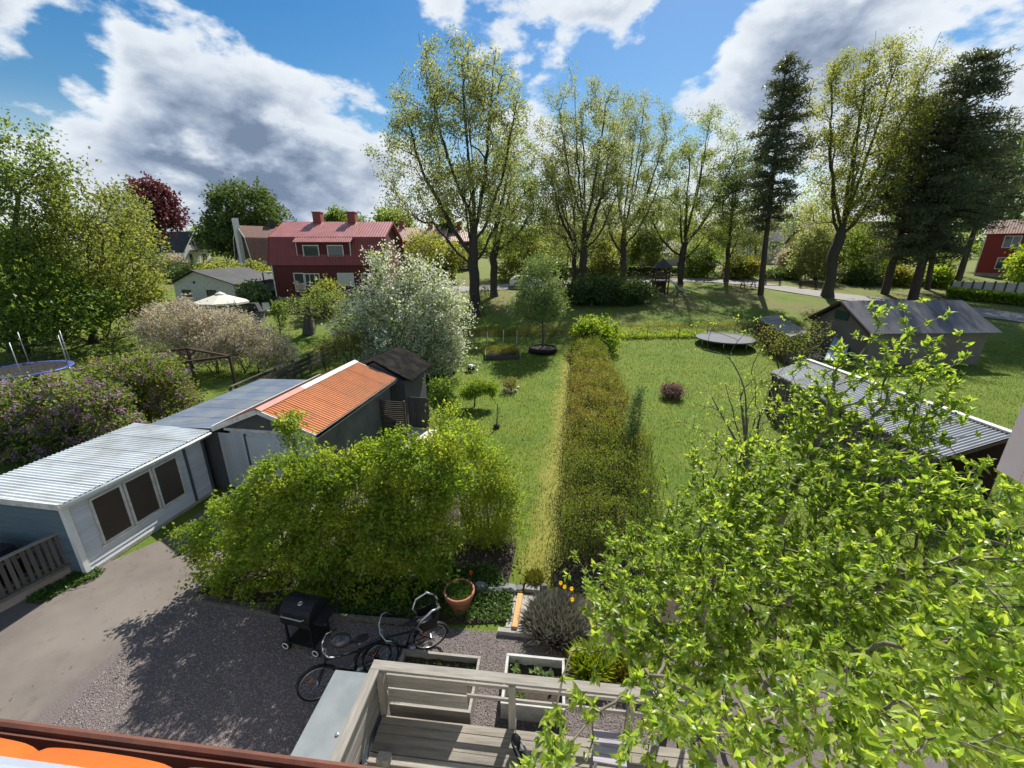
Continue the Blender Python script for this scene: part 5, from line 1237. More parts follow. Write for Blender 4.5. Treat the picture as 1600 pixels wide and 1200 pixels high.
def gabled(name, label, loc, rz, w, d, hw, roof, wall_m, roof_m, wins_f=(), wins_l=(), wins_r=(), chim=(), cat='house', over=.35, found=.4, trim='white', roof_m2=None, boards=True, fm='white', gm='glass', group=None):
    """local: facade on y=0 facing -y, x from 0 to w, depth d; roof: list of (y, z) profile across the depth"""
    t = thing(name, label, cat, loc, rz, group)
    MB().bb(0, w, 0, d, -1.0, found).build('foundation', 'concrete', t)
    MB().prism([(0, found), (d, found), (d, roof[-1][1]-.08)]+[(y, z-.08) for y, z in roof[::-1][1:-1]]+[(0, roof[0][1]-.08)], 'x', .03, w-.03).build('wall', wall_m, t)
    for i in range(len(roof)-1):
        a, b = roof[i], roof[i+1]; steep = abs(b[1]-a[1]) > 1.5*abs(b[0]-a[0])
        m = MB(); a = list(a); b = list(b)
        if i == 0: k = over/math.hypot(b[0]-a[0], b[1]-a[1]); a[0] -= (b[0]-a[0])*k; a[1] -= (b[1]-a[1])*k
        if i == len(roof)-2: k = over/math.hypot(b[0]-a[0], b[1]-a[1]); b[0] += (b[0]-a[0])*k; b[1] += (b[1]-a[1])*k
        m.corr((-over, a[0], a[1]), (w+over, a[0], a[1]), (w+over, b[0], b[1]), (-over, b[0], b[1]), max(4, int(w/.28)), .022, 4, .07)
        m.build('roof', (roof_m2 if steep and roof_m2 else roof_m), t)
        for x in (-over-.02, w+over+.02): MB().beam((x, a[0], a[1]-.08), (x, b[0], b[1]-.08), .05, .20).build('barge_board', trim, t)
    F_ = lambda u, z, o: (u, -o, z); Lf = lambda u, z, o: (-o+.03, d-u, z); Rf = lambda u, z, o: (w+o-.03, u, z)
    for fc, ws in ((F_, wins_f), (Lf, wins_l), (Rf, wins_r)):
        for q in ws: win(t, fc, *q[:4], fm=fm, gm=gm, mull=q[4] if len(q) > 4 else 1, curtain=q[5] if len(q) > 5 else None)
    for (x, y, s_, z0, z1, m) in chim:
        c = MB(); c.bb(x-s_/2, x+s_/2, y-s_/2, y+s_/2, z0, z1-.12); c.bb(x-s_/2-.06, x+s_/2+.06, y-s_/2-.06, y+s_/2+.06, z1-.118, z1); c.build('chimney', m, t)
    return t
def red_house():
    p = at(432, 468); base = Vector((p.x+.25, p.y-.2, p.z-.1))
    rp = [(0, 4.15), (.95, 6.75), (4.6, 8.5), (8.2, 6.75), (9.1, 4.15)]
    t = gabled('red_house', 'dark red mansard house with two chimneys and a two window dormer', base, 0, 12.0, 9.1, 4.2, rp, 'red_paint', 'roof_red',
               wins_f=[(2.2, .95, 1.15, 2.05, 0), (3.4, 1.6, 1.65, 1.35, 2), (7.0, 1.6, 1.8, 1.4, 0, 'cream_cloth'), (9.6, 1.6, 1.5, 1.35, 1)],
               chim=[(3.75, 4.6, .9, 8.0, 9.55, 'roof_red_dark'), (7.7, 4.6, .9, 8.0, 9.55, 'roof_red_dark')], roof_m2='roof_red_dark', trim='roof_red_dark')
    # dormer
    x0, x1 = 2.75, 8.7
    MB().bb(x0+.1, x1-.1, .28, 2.4, 4.3, 6.25).build('dormer', 'red_paint', t)
    MB().corr((x0-.15, -.02, 6.22), (x1+.15, -.02, 6.22), (x1+.15, 3.4, 7.98), (x0-.15, 3.4, 7.98), 24, .022, 4, .07).build('dormer_roof', 'roof_red', t)
    Ff = lambda u, z, o: (u, .28-o, z)
    for u in (3.5, 6.15): win(t, Ff, u, 4.65, 1.75, 1.25, mull=0)
    MB().bb(x0+.04, x0+.10, .24, .5, 4.3, 6.2).build('dormer_trim', 'white', t); MB().bb(x1-.10, x1-.04, .24, .5, 4.3, 6.2).build('dormer_trim', 'white', t)
    MB().bb(-.08, .03, -.06, .08, .4, 4.0).build('corner_board', 'white', t); MB().bb(11.97, 12.08, -.06, .08, .4, 4.0).build('corner_board', 'white', t)
    m = MB(); m.bb(-2.2, -.05, 1.5, 4.5, 2.9, 3.0); m.build('porch_roof', 'white', t)
    for y in (1.6, 4.4): MB().bb(-2.15, -2.05, y-.05, y+.05, -.6, 2.9).build('porch_post', 'roof_dark', t)
    MB().bb(-1.6, -.1, 1.7, 3.0, -.4, .9).build('porch_base', 'roof_dark', t)
red_house()
def barn():
    p = at(278, 474)
    t = gabled('garage', 'small white garage with dark low pitched roof behind the cream parasol', p, R(-23), 6.6, 8.5, 1.9, [(0, 2.0), (0, 2.0)], 'render_pale', 'roof_dark') if False else None
    b = thing('garage', 'small white garage with dark low pitched roof behind the cream parasol', 'garage', p, R(-6))
    w, d, h, r = 6.9, 7.5, 2.1, 3.35
    MB().prism([(0, -.6), (w, -.6), (w, h), (w*.4, r), (0, h)], 'y', 0, d).build('wall', 'white_old', b)
    for a, c in (((-.3, h-.05), (w*.4, r+.05)), ((w*.4, r+.05), (w+.35, h-.1))):
        MB().prism([a, c, (c[0], c[1]+.10), (a[0], a[1]+.10)], 'y', -.35, d+.35).build('roof', 'roof_dark', b)
    F_ = lambda u, z, o: (u, -o, z)
    win(b, F_, .85, .55, 1.0, .9, 'roof_dark'); win(b, F_, 3.7, .55, 1.05, .9, 'roof_dark')
    MB().bb(2.35, 2.6, -.03, .0, 2.1, 2.35).build('vent', 'roof_dark', b)
barn()
def far_houses():
    Y = 95; p = ay(288, 412, Y)
    gabled('white_house', 'white gabled house with black roof and a balcony on the gable', (p.x-9.2, p.y+1.5, p.z-.8), R(-8), 9.5, 7.0, 3.2, [(0, 3.4), (3.5, 7.6), (7, 3.4)], 'white', 'roof_dark', wins_f=[(2, 1.4, 1.2, 1.3), (6, 1.4, 1.2, 1.3)],
           wins_r=[(2.6, 4.2, .7, 1.5, 0), (3.6, 4.2, .7, 1.5, 0), (1.2, .9, 1.0, 2.0, 0), (4.6, .9, 1.3, 2.0), (3.3, 6.2, .5, .6, 0)], chim=())
    q = bpy.data.objects['white_house']; m = MB(); m.bb(9.5, 10.8, 1.8, 5.2, 3.6, 3.72)
    for y in np.arange(1.8, 5.21, .28): m.bb(10.74, 10.8, y-.1, y+.1, 3.72, 4.55)
    m.build('balcony', 'old_board', q); m = MB(); m.beam((4, .2, 3.4), (4.6, .4, 5.4), .12, .12); m.build('roof_ladder', 'steel', q)
    Y = 78; p = ay(400, 428, Y)
    gabled('brown_house', 'house with brown gambrel roof and tall white chimney on its gable', (p.x, p.y, p.z-.6), R(48), 12, 9, 3, [(0, 3.2), (1.4, 6.9), (4.5, 9.0), (7.6, 6.9), (9, 3.2)], 'render_pale', 'roof_brown', wins_l=[(1.8, 3.9, .8, 1.5), (6.6, 3.9, .8, 1.5)], wins_f=[(1.6, 1.2, 2.2, 1.0, 2)], chim=[(5.6, 4.5, .9, 8.5, 10.1, 'roof_dark')], trim='white', roof_m2='roof_brown')
    q = bpy.data.objects['brown_house']
    MB().prism([(0.3, 3.3), (8.7, 3.3), (7.4, 6.8), (4.5, 8.7), (1.6, 6.8)], 'x', -.06, .02).build('gable_boarding', 'brown_wood', q)
    MB().bb(-.75, -.07, 3.8, 5.2, -.5, 10.2).build('outer_chimney', 'white', q)
    # terrace row with pink roofs behind the big oak
    Y = 74; labs = ['left end of the pink roofed terrace beside the red mansard house', 'middle house of the pink roofed terrace behind the big oak', 'right house of the pink roofed terrace half hidden by the big oak']
    for i, px in enumerate((600, 645, 692)):
        p = ay(px, 440, Y+i*1.5); z = gz(Y)
        gabled('terrace_house', labs[i], (p.x, p.y, z-.3), R(-2), 5.6, 8, 5.4, [(0, 5.5), (4, 7.6), (8, 5.5)], ['red_paint', 'roof_brown', 'red_paint'][i], 'roof_pink', wins_f=[(.8, 3.3, 1.3, 1.3), (3.4, 3.3, 1.3, 1.3), (.8, .9, 1.3, 1.4), (3.4, .7, 1.1, 2.0, 0)], chim=[(2.8, 4, .8, 7.0, 8.7, 'roof_red_dark')], group='terrace of pink roofed houses')
    Y = 72; p = ay(1255, 450, Y)
    gabled('yellow_house', 'yellow house behind the large forked oak', (p.x, p.y, gz(Y)-.4), R(-8), 14, 9, 5.2, [(0, 5.4), (4.5, 8.6), (9, 5.4)], 'yellow_wall', 'roof_brown', wins_f=[(1.2, 3.4, 1.2, 1.3), (4.2, 3.4, 1.2, 1.3), (8.2, 3.4, 1.2, 1.3), (11.4, 3.4, 1.2, 1.3), (1.2, .9, 1.2, 1.3), (5.4, .9, 1.2, 1.3), (9.0, .9, 1.2, 1.3)], chim=[(7, 4.5, .8, 7.8, 9.5, 'roof_brown')], fm='white_old')
    Y = 98; p = ay(1165, 428, Y)
    gabled('grey_house', 'pale grey house seen between pine and oak trunks', (p.x, p.y, gz(Y)-.4), R(-4), 12, 9, 5.2, [(0, 5.4), (4.5, 9.0), (9, 5.4)], 'render_pale', 'roof_slate', wins_f=[(1.2, 3.4, 1.2, 1.3), (4.6, 3.4, 1.2, 1.3), (8.6, 3.4, 1.2, 1.3), (1.2, .9, 1.2, 1.3), (8.6, .9, 1.2, 1.3)])
    Y = 92; p = ay(985, 436, Y)
    gabled('long_house', 'low pale house with grey roof behind the playground bushes', (p.x, p.y, gz(Y)-.4), R(3), 15, 8, 3, [(0, 3.1), (4, 5.6), (8, 3.1)], 'render_pale', 'roof_slate', wins_f=[(1.2, 1.0, 1.4, 1.3), (5, 1.0, 1.4, 1.3), (10, 1.0, 1.4, 1.3)])
    # red house at the right edge
    Y = 68; p = ay(1526, 428, Y)
    gabled('red_house', 'bright red two storey house with white windows at the right edge', (p.x-.4, p.y, p.z-.2), R(-49), 16, 9, 6.2, [(0, 6.3), (4.5, 8.3), (9, 6.3)], 'red_bright', 'roof_brown', wins_f=[(1.9, 4.1, 1.75, 1.75, 1), (6.6, 4.1, 1.75, 1.75, 1), (11.4, 4.1, 1.75, 1.75, 1), (1.9, 1.0, 1.75, 1.75, 1), (6.6, 1.0, 1.75, 1.75, 1), (11.4, 1.0, 1.75, 1.75, 1)], trim='white')
    MBc = MB().bb(-.08, .05, -.07, .07, .4, 6.1); MBc.build('corner_board', 'white', [o for o in bpy.data.objects if o.get('label', '').startswith('bright red two')][0])
far_houses()
def white_fence():
    a, b = ay(1482, 460, 50.5), ay(1640, 458, 47.0); a.z = a.z; d = b-a; Ln = Vector((d.x, d.y, 0)).length
    t = thing('panel_fence', 'long pale panel fence below the bright red house', 'fence', (a.x, a.y, a.z-.1), math.atan2(d.y, d.x))
    n = 9; L_ = Ln/n
    for k in range(n+1): MB().bb(k*L_-.07, k*L_+.07, -.06, .06, 0, 1.75).build('post', 'roof_dark', t)
    for k in range(n):
        MB().bb(k*L_+.075, (k+1)*L_-.075, -.02, .02, .08, 1.62).build('panel', 'render_pale', t)
white_fence()

# ================================================================== PARK THINGS
def play_tower():
    p = at(1030, 460)
    t = thing('play_tower', 'wooden play tower with dark roof, ramp and slide in the park', 'play tower', p, R(-8))
    for x in (-.75, .75):
        for y in (-.75, .75): MB().bb(x-.07, x+.07, y-.07, y+.07, 0, 3.1).build('post', 'brown_wood', t)
    MB().bb(-.85, .85, -.85, .85, 1.45, 1.55).build('platform', 'brown_wood', t)
    m = MB(); m.add([(-1.05, -1.05, 3.05), (1.05, -1.05, 3.05), (1.05, 1.05, 3.05), (-1.05, 1.05, 3.05), (0, 0, 4.15)], [(0, 1, 4), (1, 2, 4), (2, 3, 4), (3, 0, 4), (3, 2, 1, 0)]); m.build('roof', 'roof_dark', t)
    for z in (1.8, 2.1, 2.35):
        MB().bb(-.72, .72, -.80, -.76, z, z+.16).build('rail_board', 'brown_wood', t); MB().bb(-.72, .72, .76, .80, z, z+.16).build('rail_board', 'brown_wood', t)
    s = MB(); pts = [(.8, 0, 1.56), (1.1, -.05, 1.5), (2.0, -.3, .8), (2.6, -.45, .35), (3.1, -.55, .28)]
    for o in (-.28, .28): s.tube([(x, y+o, z+.12) for x, y, z in pts], .04, 6)
    for a, b in zip(pts[:-1], pts[1:]): s.beam(a, b, .5, .03)
    s.build('slide', 'steel', t, True)
    for k in range(9):
        w = k/8; MB().box((-.95-2.6*w, .0, 1.48-1.3*w), (.24, .9, .06), ry=-.46).build('ramp_board', 'red_plank', t)
    for o in (-.45, .45): MB().tube([(-.85, o, 2.2), (-3.4, o, .9)], .035, 6).build('ramp_rail', 'red_plank', t, True)
    MB().bb(-.70, .70, .70, .74, .1, 1.4).build('back_panel', 'brown_wood', t)
play_tower()
def picnic(label, px, py, rz):
    p = at(px, py); t = thing('picnic_table', label, 'picnic table', p, rz, 'picnic tables in the park')
    for k in range(5): MB().bb(-.9, .9, -.35+k*.145, -.35+k*.145+.13, .72, .76).build('top_board', 'brown_wood', t)
    for y in (-.75, .6): MB().bb(-.9, .9, y, y+.2, .43, .47).build('seat_board', 'brown_wood', t)
    for x in (-.65, .65):
        for s_ in (-1, 1): MB().beam((x, s_*.7, .02), (x, s_*.25, .72), .05, .1, up=(1, 0, 0)).build('leg', 'brown_wood', t)
        MB().bb(x-.03, x+.03, -.75, .8, .37, .43).build('cross_bar', 'brown_wood', t)
def bench(label, px, py, rz):
    p = at(px, py); t = thing('park_bench', label, 'bench', p, rz, 'benches by the park road')
    for k in range(3): MB().bb(-1.1, 1.1, -.22+k*.16, -.22+k*.16+.14, .43, .47).build('seat_slat', 'brown_wood', t)
    for k in range(3): MB().bb(-1.1, 1.1, .27, .31, .52+k*.16, .52+k*.16+.13).build('back_slat', 'brown_wood', t)
    for x in (-.85, .85): m = MB(); m.bb(x-.04, x+.04, -.2, -.12, 0, .43); m.bb(x-.04, x+.04, .2, .27, 0, .95); m.build('leg', 'black', t)
picnic('picnic table on the grass beside the straight pine', 1168, 450, R(-6))
picnic('dark picnic table further back under the small dark tree', 1125, 436, R(10))
bench('bench across the road right of the pine', 1207, 446, R(-12)); bench('bench across the road left of the forked oak', 1262, 451, R(-14))
def car():
    p = at(822, 449)
    t = thing('parked_car', 'white car parked on the road behind the pale green young tree', 'car', (p.x, p.y, p.z+.06), R(3))
    m = MB(); m.prism([(-2.1, .25), (2.1, .25), (2.15, .6), (1.95, .82), (.9, .92), (.35, 1.38), (-1.25, 1.42), (-2.0, .95), (-2.15, .6)], 'y', -.82, .82); m.build('body', 'car_white', t)
    for s_ in (-1, 1): MB().prism([(.75, .93), (.30, 1.30), (-1.2, 1.33), (-1.75, .95)], 'y', s_*.822 if s_ > 0 else -.832, .832 if s_ > 0 else -.822).build('side_window', 'glass', t)
    for x in (-1.3, 1.3):
        for s_ in (-.78, .78):
            w = MB().torus((x, s_, .31), .22, .10, 'y', 20, 8).build('wheel', 'rubber', t, True); MB().lathe([(0, -.02), (.16, 0)], (x, s_*1.1, .31), 14, 'y').build('rim', 'steel', w)
car()
def parasol():
    p = at(352, 498); c = ay(352, 468, p.y)
    t = thing('parasol', 'cream garden parasol open in front of the white garage', 'parasol', p)
    h = c.z-p.z+.25; n = 8; m = MB(); a = np.arange(n)*2*math.pi/n+.3
    V = [(0, 0, h+.35)]+[(2.3*math.cos(q), 2.3*math.sin(q), h-.45) for q in a]; m.add(V, [(0, 1+i, 1+(i+1) % n) for i in range(n)]); m.build('canopy', 'cream_cloth', t)
    m = MB(); 
    for i in range(n):
        q0, q1 = V[1+i], V[1+(i+1) % n]; m.add([q0, q1, (q1[0], q1[1], q1[2]-.18), (q0[0], q0[1], q0[2]-.18)], [(0, 1, 2, 3)])
    m.build('valance', 'cream_cloth', t)
    MB().lathe([(.0, h+.5), (.4, h+.3), (.45, h+.22)], (0, 0, 0), 12).build('top_vent', 'cream_cloth', t)
    MB().tube([(0, 0, 0), (0, 0, h+.4)], .035, 8).build('pole', 'white_old', t); MB().lathe([(0, .12), (.35, .1), (.4, 0)], (0, 0, 0), 16).build('base', 'concrete', t)
    p = at(402, 502)
    t = thing('stone_barbecue', 'dark square stone barbecue on the neighbour lawn', 'barbecue', p, R(5))
    MB().bb(-.55, .55, -.5, .5, 0, .9).build('base', 'slate', t); MB().bb(-.8, .8, -.6, .6, .902, 1.0).build('top_slab', 'roof_dark', t)
    m = MB(); m.prism([(-.5, 1.002), (.5, 1.002), (.25, 1.7), (-.25, 1.7)], 'y', -.35, .35); m.build('hood', 'roof_dark', t)
    p = at(418, 492)
    t = thing('garden_chair', 'cream folding chair on the neighbour lawn by the barbecue', 'chair', p, R(30))
    MB().box((0, 0, .42), (.6, .6, .04)).build('seat', 'cream_cloth', t); MB().box((0, .36, .78), (.6, .04, .75), rx=-.3).build('backrest', 'cream_cloth', t)
    for x in (-.27, .27):
        for y in (-.27, .27): MB().bb(x-.02, x+.02, y-.02, y+.02, 0, .40).build('leg', 'white_old', t)
parasol()

# ================================================================== VEGETATION
def V3(v, dz=0): return (v.x, v.y, v.z+dz)
def stems_from(b, tips, r=.15, seed=1):
    rng = np.random.default_rng(seed); out = []
    for t in tips:
        s0 = np.array(b)+np.append(rng.normal(size=2)*r, 0); t = np.array(t)
        out.append([s0, s0*.6+t*.4+np.array([0, 0, .12*(t[2]-s0[2])]), t])
    return out
# ---- big trees of the park: photo ellipses give each crown its outline
def park_tree(label, bpx, spec, trunk_px, n, leafm='leaf_oak', r0=.42, per=32, lL=.20, lW=.13, name='oak_tree', spread=.34, **k):
    b = at(*bpx); Y = b.y; els = ells(spec, Y, 1.0)
    tr = [np.array(b)-[0, 0, .1]]+[np.array(ay(x, y, Y+dy)) for x, y, dy in trunk_px]
    r_ = np.random.default_rng(int(bpx[0])); TR = np.array(tr); limbs = []
    for e in sorted(els, key=lambda e: -e[3]*e[5])[:9]:
        c = np.array(e[:3])+r_.normal(size=3)*.3; hz_ = TR[0][2]+(c[2]-TR[0][2])*r_.uniform(.36, .52); hz_ = max(hz_, TR[0][2]+(TR[1][2]-TR[0][2])*.85)
        s_ = np.array([np.interp(hz_, TR[:, 2], TR[:, q]) for q in range(3)]); d_ = c-s_
        limbs.append([s_, s_+d_*np.array([.34, .34, .22]), s_+d_*np.array([.72, .72, .60]), c+d_*np.array([.1, .1, .25])])
    kw = dict(stems=[tr]+limbs, attach=True, bf=.30, step=.8, down=1.1, shell=.35, bark='bark', up=.3, flat=.7, wob=.11, tint=(.15, .95)); kw.update(k)
    return tree(name, label, b, els, n, leafm, lL, lW, per, spread, r0, .019, trunk=tr, cat='tree', group=k.get('group', 'tall trees of the park') if 'group' not in k else k['group'], **{q: w for q, w in kw.items() if q != 'group'})
park_tree('largest oak with upswept limbs, left of the middle of the park', (742, 493),
          [(712, 120, 62, 52), (668, 120, 40, 40, .6), (770, 130, 50, 48), (805, 190, 34, 50), (640, 215, 45, 40), (622, 262, 40, 30, .7), (720, 220, 90, 80), (665, 320, 65, 34), (800, 290, 40, 55), (735, 300, 70, 50), (640, 160, 36, 28, .6)],
          [(740, 400, 0), (741, 330, 0), (738, 250, .2), (728, 160, 0)], 560, r0=.50, tint=(.2, 1.0), wob=.13)
park_tree('twin trunk oak just behind the largest oak, its stem right of it', (772, 463), [(795, 300, 48, 60), (775, 360, 50, 40), (800, 240, 40, 40, .8), (820, 350, 40, 40, .8)], [(772, 380, 0), (780, 300, 0), (795, 230, 0)], 240, leafm='leaf_birch', r0=.42, tint=(.3, 1))
park_tree('tall slender topped tree in the middle right behind the long bush', (909, 458), [(900, 170, 52, 44), (940, 195, 46, 50), (872, 215, 40, 46), (915, 270, 66, 56), (856, 295, 44, 40, .8), (960, 320, 50, 42, .8), (885, 350, 56, 40), (950, 260, 44, 44)], [(912, 390, 0), (914, 320, 0), (912, 250, 0), (908, 170, 0)], 430, r0=.46)
park_tree('thin dark stemmed tree beside the slender topped tree', (898, 452), [(880, 330, 40, 50), (870, 280, 30, 40), (895, 270, 30, 40)], [(898, 390, 0), (896, 330, 0), (885, 270, 0)], 120, r0=.30)
park_tree('many stemmed tree right of the slender topped tree', (974, 440), [(1005, 198, 56, 46), (960, 215, 44, 50), (1030, 250, 46, 48), (970, 290, 62, 56), (1025, 315, 52, 42, .9), (945, 345, 50, 40, .8), (1000, 250, 50, 50)], [(974, 390, 0), (976, 330, 0), (984, 270, 0), (995, 190, 0)], 400, r0=.45)
park_tree('leaning trunk tree behind the play tower', (1062, 443), [(1108, 212, 44, 46, .9), (1140, 265, 48, 50, .9), (1075, 280, 58, 48), (1060, 330, 52, 40), (1110, 350, 56, 40), (1020, 350, 40, 30, .7)], [(1066, 400, 0), (1076, 350, 0), (1092, 290, 0), (1108, 205, 0)], 330, r0=.50, leafm='leaf_birch', tint=(.3, 1))
park_tree('small rounded dark tree between play tower and straight pine', (1134, 441), [(1155, 270, 34, 28), (1150, 310, 44, 32), (1150, 360, 40, 30, .8), (1120, 400, 36, 18, .5)], [(1137, 400, 0), (1144, 340, 0), (1154, 270, 0)], 200, leafm='leaf_dark', r0=.32, lL=.24, bark='bark_pine')
park_tree('large forked oak with yellow green crown right of the straight pine', (1293, 464),
          [(1345, 115, 48, 48), (1390, 120, 44, 40), (1440, 125, 36, 40, .8), (1300, 170, 38, 60), (1300, 250, 40, 40), (1370, 200, 66, 50), (1420, 200, 50, 40), (1320, 320, 48, 36), (1370, 280, 60, 44), (1290, 330, 40, 28, .7)],
          [(1300, 410, 0), (1313, 370, 0), (1330, 300, 0), (1342, 200, 0), (1350, 120, 0)], 560, leafm='leaf_maple', r0=.56)
# ---- pines
def conifer(label, bpx, top, prof, name='pine_tree', bark='bark_pine', r0=.33, n_whorl=26, per=9, seed=1, clump=11, L=.40, W=.11, droop=.25, lean_y=0):
    b = at(*bpx); T = ay(top[0], top[1], b.y+lean_y); b = np.array(b); T = np.array(T); hgt = T[2]-b[2]
    th = thing(name, label, 'tree', tuple(b), 0, 'pines of the park'); rng = np.random.default_rng(seed)
    w = np.linspace(0, 1, 12)[:, None]; axis = b*(1-w)+T*w; axis[:, :2] += (np.sin(w*5+seed)*.12*np.array([1, .6]))*(1-w)
    mb = MB(); mb.tube(axis, r0*(1-w[:, 0]*.92)+.015, 8, False)
    hs = []; zz = prof[0][0]
    P = []; D = []
    for i in range(n_whorl):
        f = prof[0][0]+(1-prof[0][0])*((i+.5)/n_whorl)**.95
        rad = float(np.interp(f, [p[0] for p in prof], [p[1] for p in prof]))
        for q in range(per):
            if rng.random() < .18: continue
            a = rng.uniform(0, 6.28); r = rad*rng.uniform(.45, 1.1); ff = f+rng.normal()*.012
            s = b*(1-ff)+T*ff; e = s+np.array([math.cos(a)*r, math.sin(a)*r, rng.uniform(-.2, .35)*r-droop*r*(1-f)])
            m = (s+e)/2+np.array([0, 0, .10*r]); k = 6; u = np.linspace(0, 1, k)[:, None]
            pts = s*(1-u)**2+2*m*u*(1-u)+e*u*u; mb.tube(pts, np.linspace(.035+.02*r, .012, k), 4, False)
            nn = max(3, int(clump*r/2.2)); uu = rng.uniform(.32, 1.03, nn)[:, None]; c = s*(1-uu)**2+2*m*uu*(1-uu)+e*uu*uu
            side = rng.normal(size=(nn, 3))*np.array([.32, .32, .10])*r*.5
            c = c+side*(1.15-uu*.6); cc = np.repeat(c, 9, 0)+rng.normal(size=(nn*9, 3))*np.array([.22, .22, .12])
            P.append(cc); D.append(np.repeat(np.array([[math.cos(a), math.sin(a), .15]]), nn*9, 0)*.5+rng.normal(size=(nn*9, 3))*.75+np.array([0, 0, .3]))
    mb.build('trunk', bark, th, True, True)
    P = np.concatenate(P); D = np.concatenate(D); n = len(P); lm = MB()
    f = leaf_arrays(lm, P, D, rng.normal(size=(n, 3))*.7+np.array([0, 0, .5]), L*rng.uniform(.6, 1.2, n), W*rng.uniform(.7, 1.3, n))
    lm.build('crown', 'needle', th, False, True, np.repeat(np.clip(rng.normal(.45, .28, n), 0, 1), f))
conifer('straight tall pine right of the play tower', (1188, 461), (1229, 90), [(.30, .8), (.36, 2.2), (.45, 3.3), (.62, 3.6), (.74, 2.6), (.88, 2.1), (.97, 1.3), (1, .4)], n_whorl=30, seed=3, per=8)
conifer('broad dark pine behind the grey garage, its trunk left of the other pine trunk', (1383, 459), (1462, 150), [(.18, 2.5), (.35, 4.4), (.55, 5.2), (.75, 4.2), (.9, 2.6), (1, .8)], n_whorl=26, seed=5, per=8, r0=.42)
conifer('tallest broad dark pine, rightmost pine trunk behind the grey garage', (1425, 469), (1527, 82), [(.18, 2.6), (.30, 4.8), (.42, 6.4), (.52, 5.6), (.66, 5.2), (.82, 3.8), (.93, 2.6), (1, 1.1)], n_whorl=34, seed=7, per=9, r0=.45)
conifer('dark pine crown at the right edge before the bright red house', (1492, 452), (1575, 205), [(.46, 2.6), (.55, 4.0), (.68, 3.8), (.85, 2.4), (1, .6)], n_whorl=16, seed=9, per=8, r0=.36)
for lab, bpx, Y, spec, lm in (('yellow green understorey tree left of the largest oak, before the terrace', (668, 455), 60, [(665, 400, 40, 34), (640, 420, 30, 22)], 'leaf_maple'), ('light green understorey tree just right of the second oak stem', (830, 452), 66, [(825, 350, 46, 44), (800, 390, 40, 34), (850, 390, 40, 30)], 'leaf_birch'),
      ('understorey tree showing between slender topped tree and its thin neighbour', (885, 446), 74, [(880, 370, 44, 44), (900, 400, 36, 28)], 'leaf_oak'), ('yellowish understorey tree left of the many stemmed tree', (950, 444), 72, [(945, 360, 40, 46), (960, 395, 40, 32)], 'leaf_maple'),
      ('light understorey tree right of the many stemmed tree', (1020, 440), 74, [(1020, 360, 44, 44), (1040, 330, 36, 30), (1000, 390, 40, 26)], 'leaf_birch'), ('bright understorey tree right of the leaning trunk', (1100, 438), 76, [(1110, 350, 44, 44), (1090, 385, 40, 30)], 'leaf_maple'),
      ('pale understorey tree between rounded dark tree and straight pine', (1178, 438), 80, [(1185, 340, 34, 44), (1170, 385, 34, 28)], 'leaf_oak'), ('light green tree between straight pine and forked oak', (1255, 440), 84, [(1262, 340, 34, 46), (1250, 380, 30, 30)], 'leaf_birch'),
      ('understorey tree hiding the left gable of the yellow house', (1272, 446), 62, [(1275, 385, 26, 34), (1260, 410, 24, 24)], 'leaf_oak'), ('understorey tree in front of the yellow house, right of the forked oak', (1345, 448), 62, [(1340, 385, 34, 34), (1365, 410, 30, 24)], 'leaf_mid'),
      ('leafy tree low behind the two dark pines', (1430, 450), 70, [(1400, 380, 44, 40), (1460, 390, 44, 34), (1430, 350, 40, 34)], 'leaf_mid')):
    bb = ay(bpx[0], bpx[1], Y); bb.z = gz(Y)
    tree('understorey_tree', lab, bb, ells(spec, Y), 190, lm, .30, .20, 22, .55, .22, .014, cat='tree', group='smaller trees between the park oaks', step=.9, tint=(.25, 1))
conifer('dark pine between and behind the two pine trunks', (1448, 452), (1498, 165), [(.22, 2.4), (.4, 4.2), (.6, 4.0), (.85, 2.4), (1, .6)], n_whorl=20, seed=13, per=8, r0=.3)
# ---- trees at the left
def px_tree(label, bpx, Y, spec, n, leafm, name='tree_', r0=.25, group=None, **k):
    b = ay(bpx[0], bpx[1], Y) if Y else at(*bpx); b.z = gz(b.y); els = ells(spec, b.y, k.pop('depth', 1.0))
    return tree(name, label, b, els, n, leafm, k.pop('lL', .28), k.pop('lW', .18), k.pop('per', 14), k.pop('spread', .34), r0, .012, group=group, **k)
G_L = 'trees along the left neighbour garden'
px_tree('birch at the left edge with its top highest against the sky', (25, 560), 31, [(20, 230, 55, 48), (15, 320, 80, 70), (60, 290, 55, 55), (30, 420, 70, 70)], 420, 'leaf_birch', 'birch_tree', .28, G_L, bark='bark_grey', tint=(.05, .75), lL=.24, lW=.15, per=16)
px_tree('yellow green maple behind the arching white shrub', (150, 545), 33, [(130, 320, 62, 50), (175, 390, 70, 62), (100, 400, 70, 70), (205, 440, 42, 56), (150, 460, 90, 50), (60, 470, 70, 50), (235, 470, 30, 40), (130, 515, 70, 30, .8), (200, 510, 44, 26, .7)], 760, 'leaf_maple', 'maple_tree', .32, G_L, tint=(0, .72), lL=.24, lW=.16, per=15)
px_tree('shady green tree low behind the blue edged trampoline', (40, 560), 29, [(30, 440, 80, 60), (90, 480, 80, 42), (0, 500, 60, 40), (40, 520, 70, 26, .8)], 420, 'leaf_mid', 'maple_tree', .24, G_L, tint=(0, .6), lL=.26, lW=.18, per=16)
px_tree('half bare tree left of the copper beech', (190, 470), 60, [(195, 330, 34, 36), (170, 350, 30, 40), (215, 360, 25, 40)], 200, 'leaf_oak', 'oak_tree', .3, G_L, lL=.3, lW=.2, per=9)
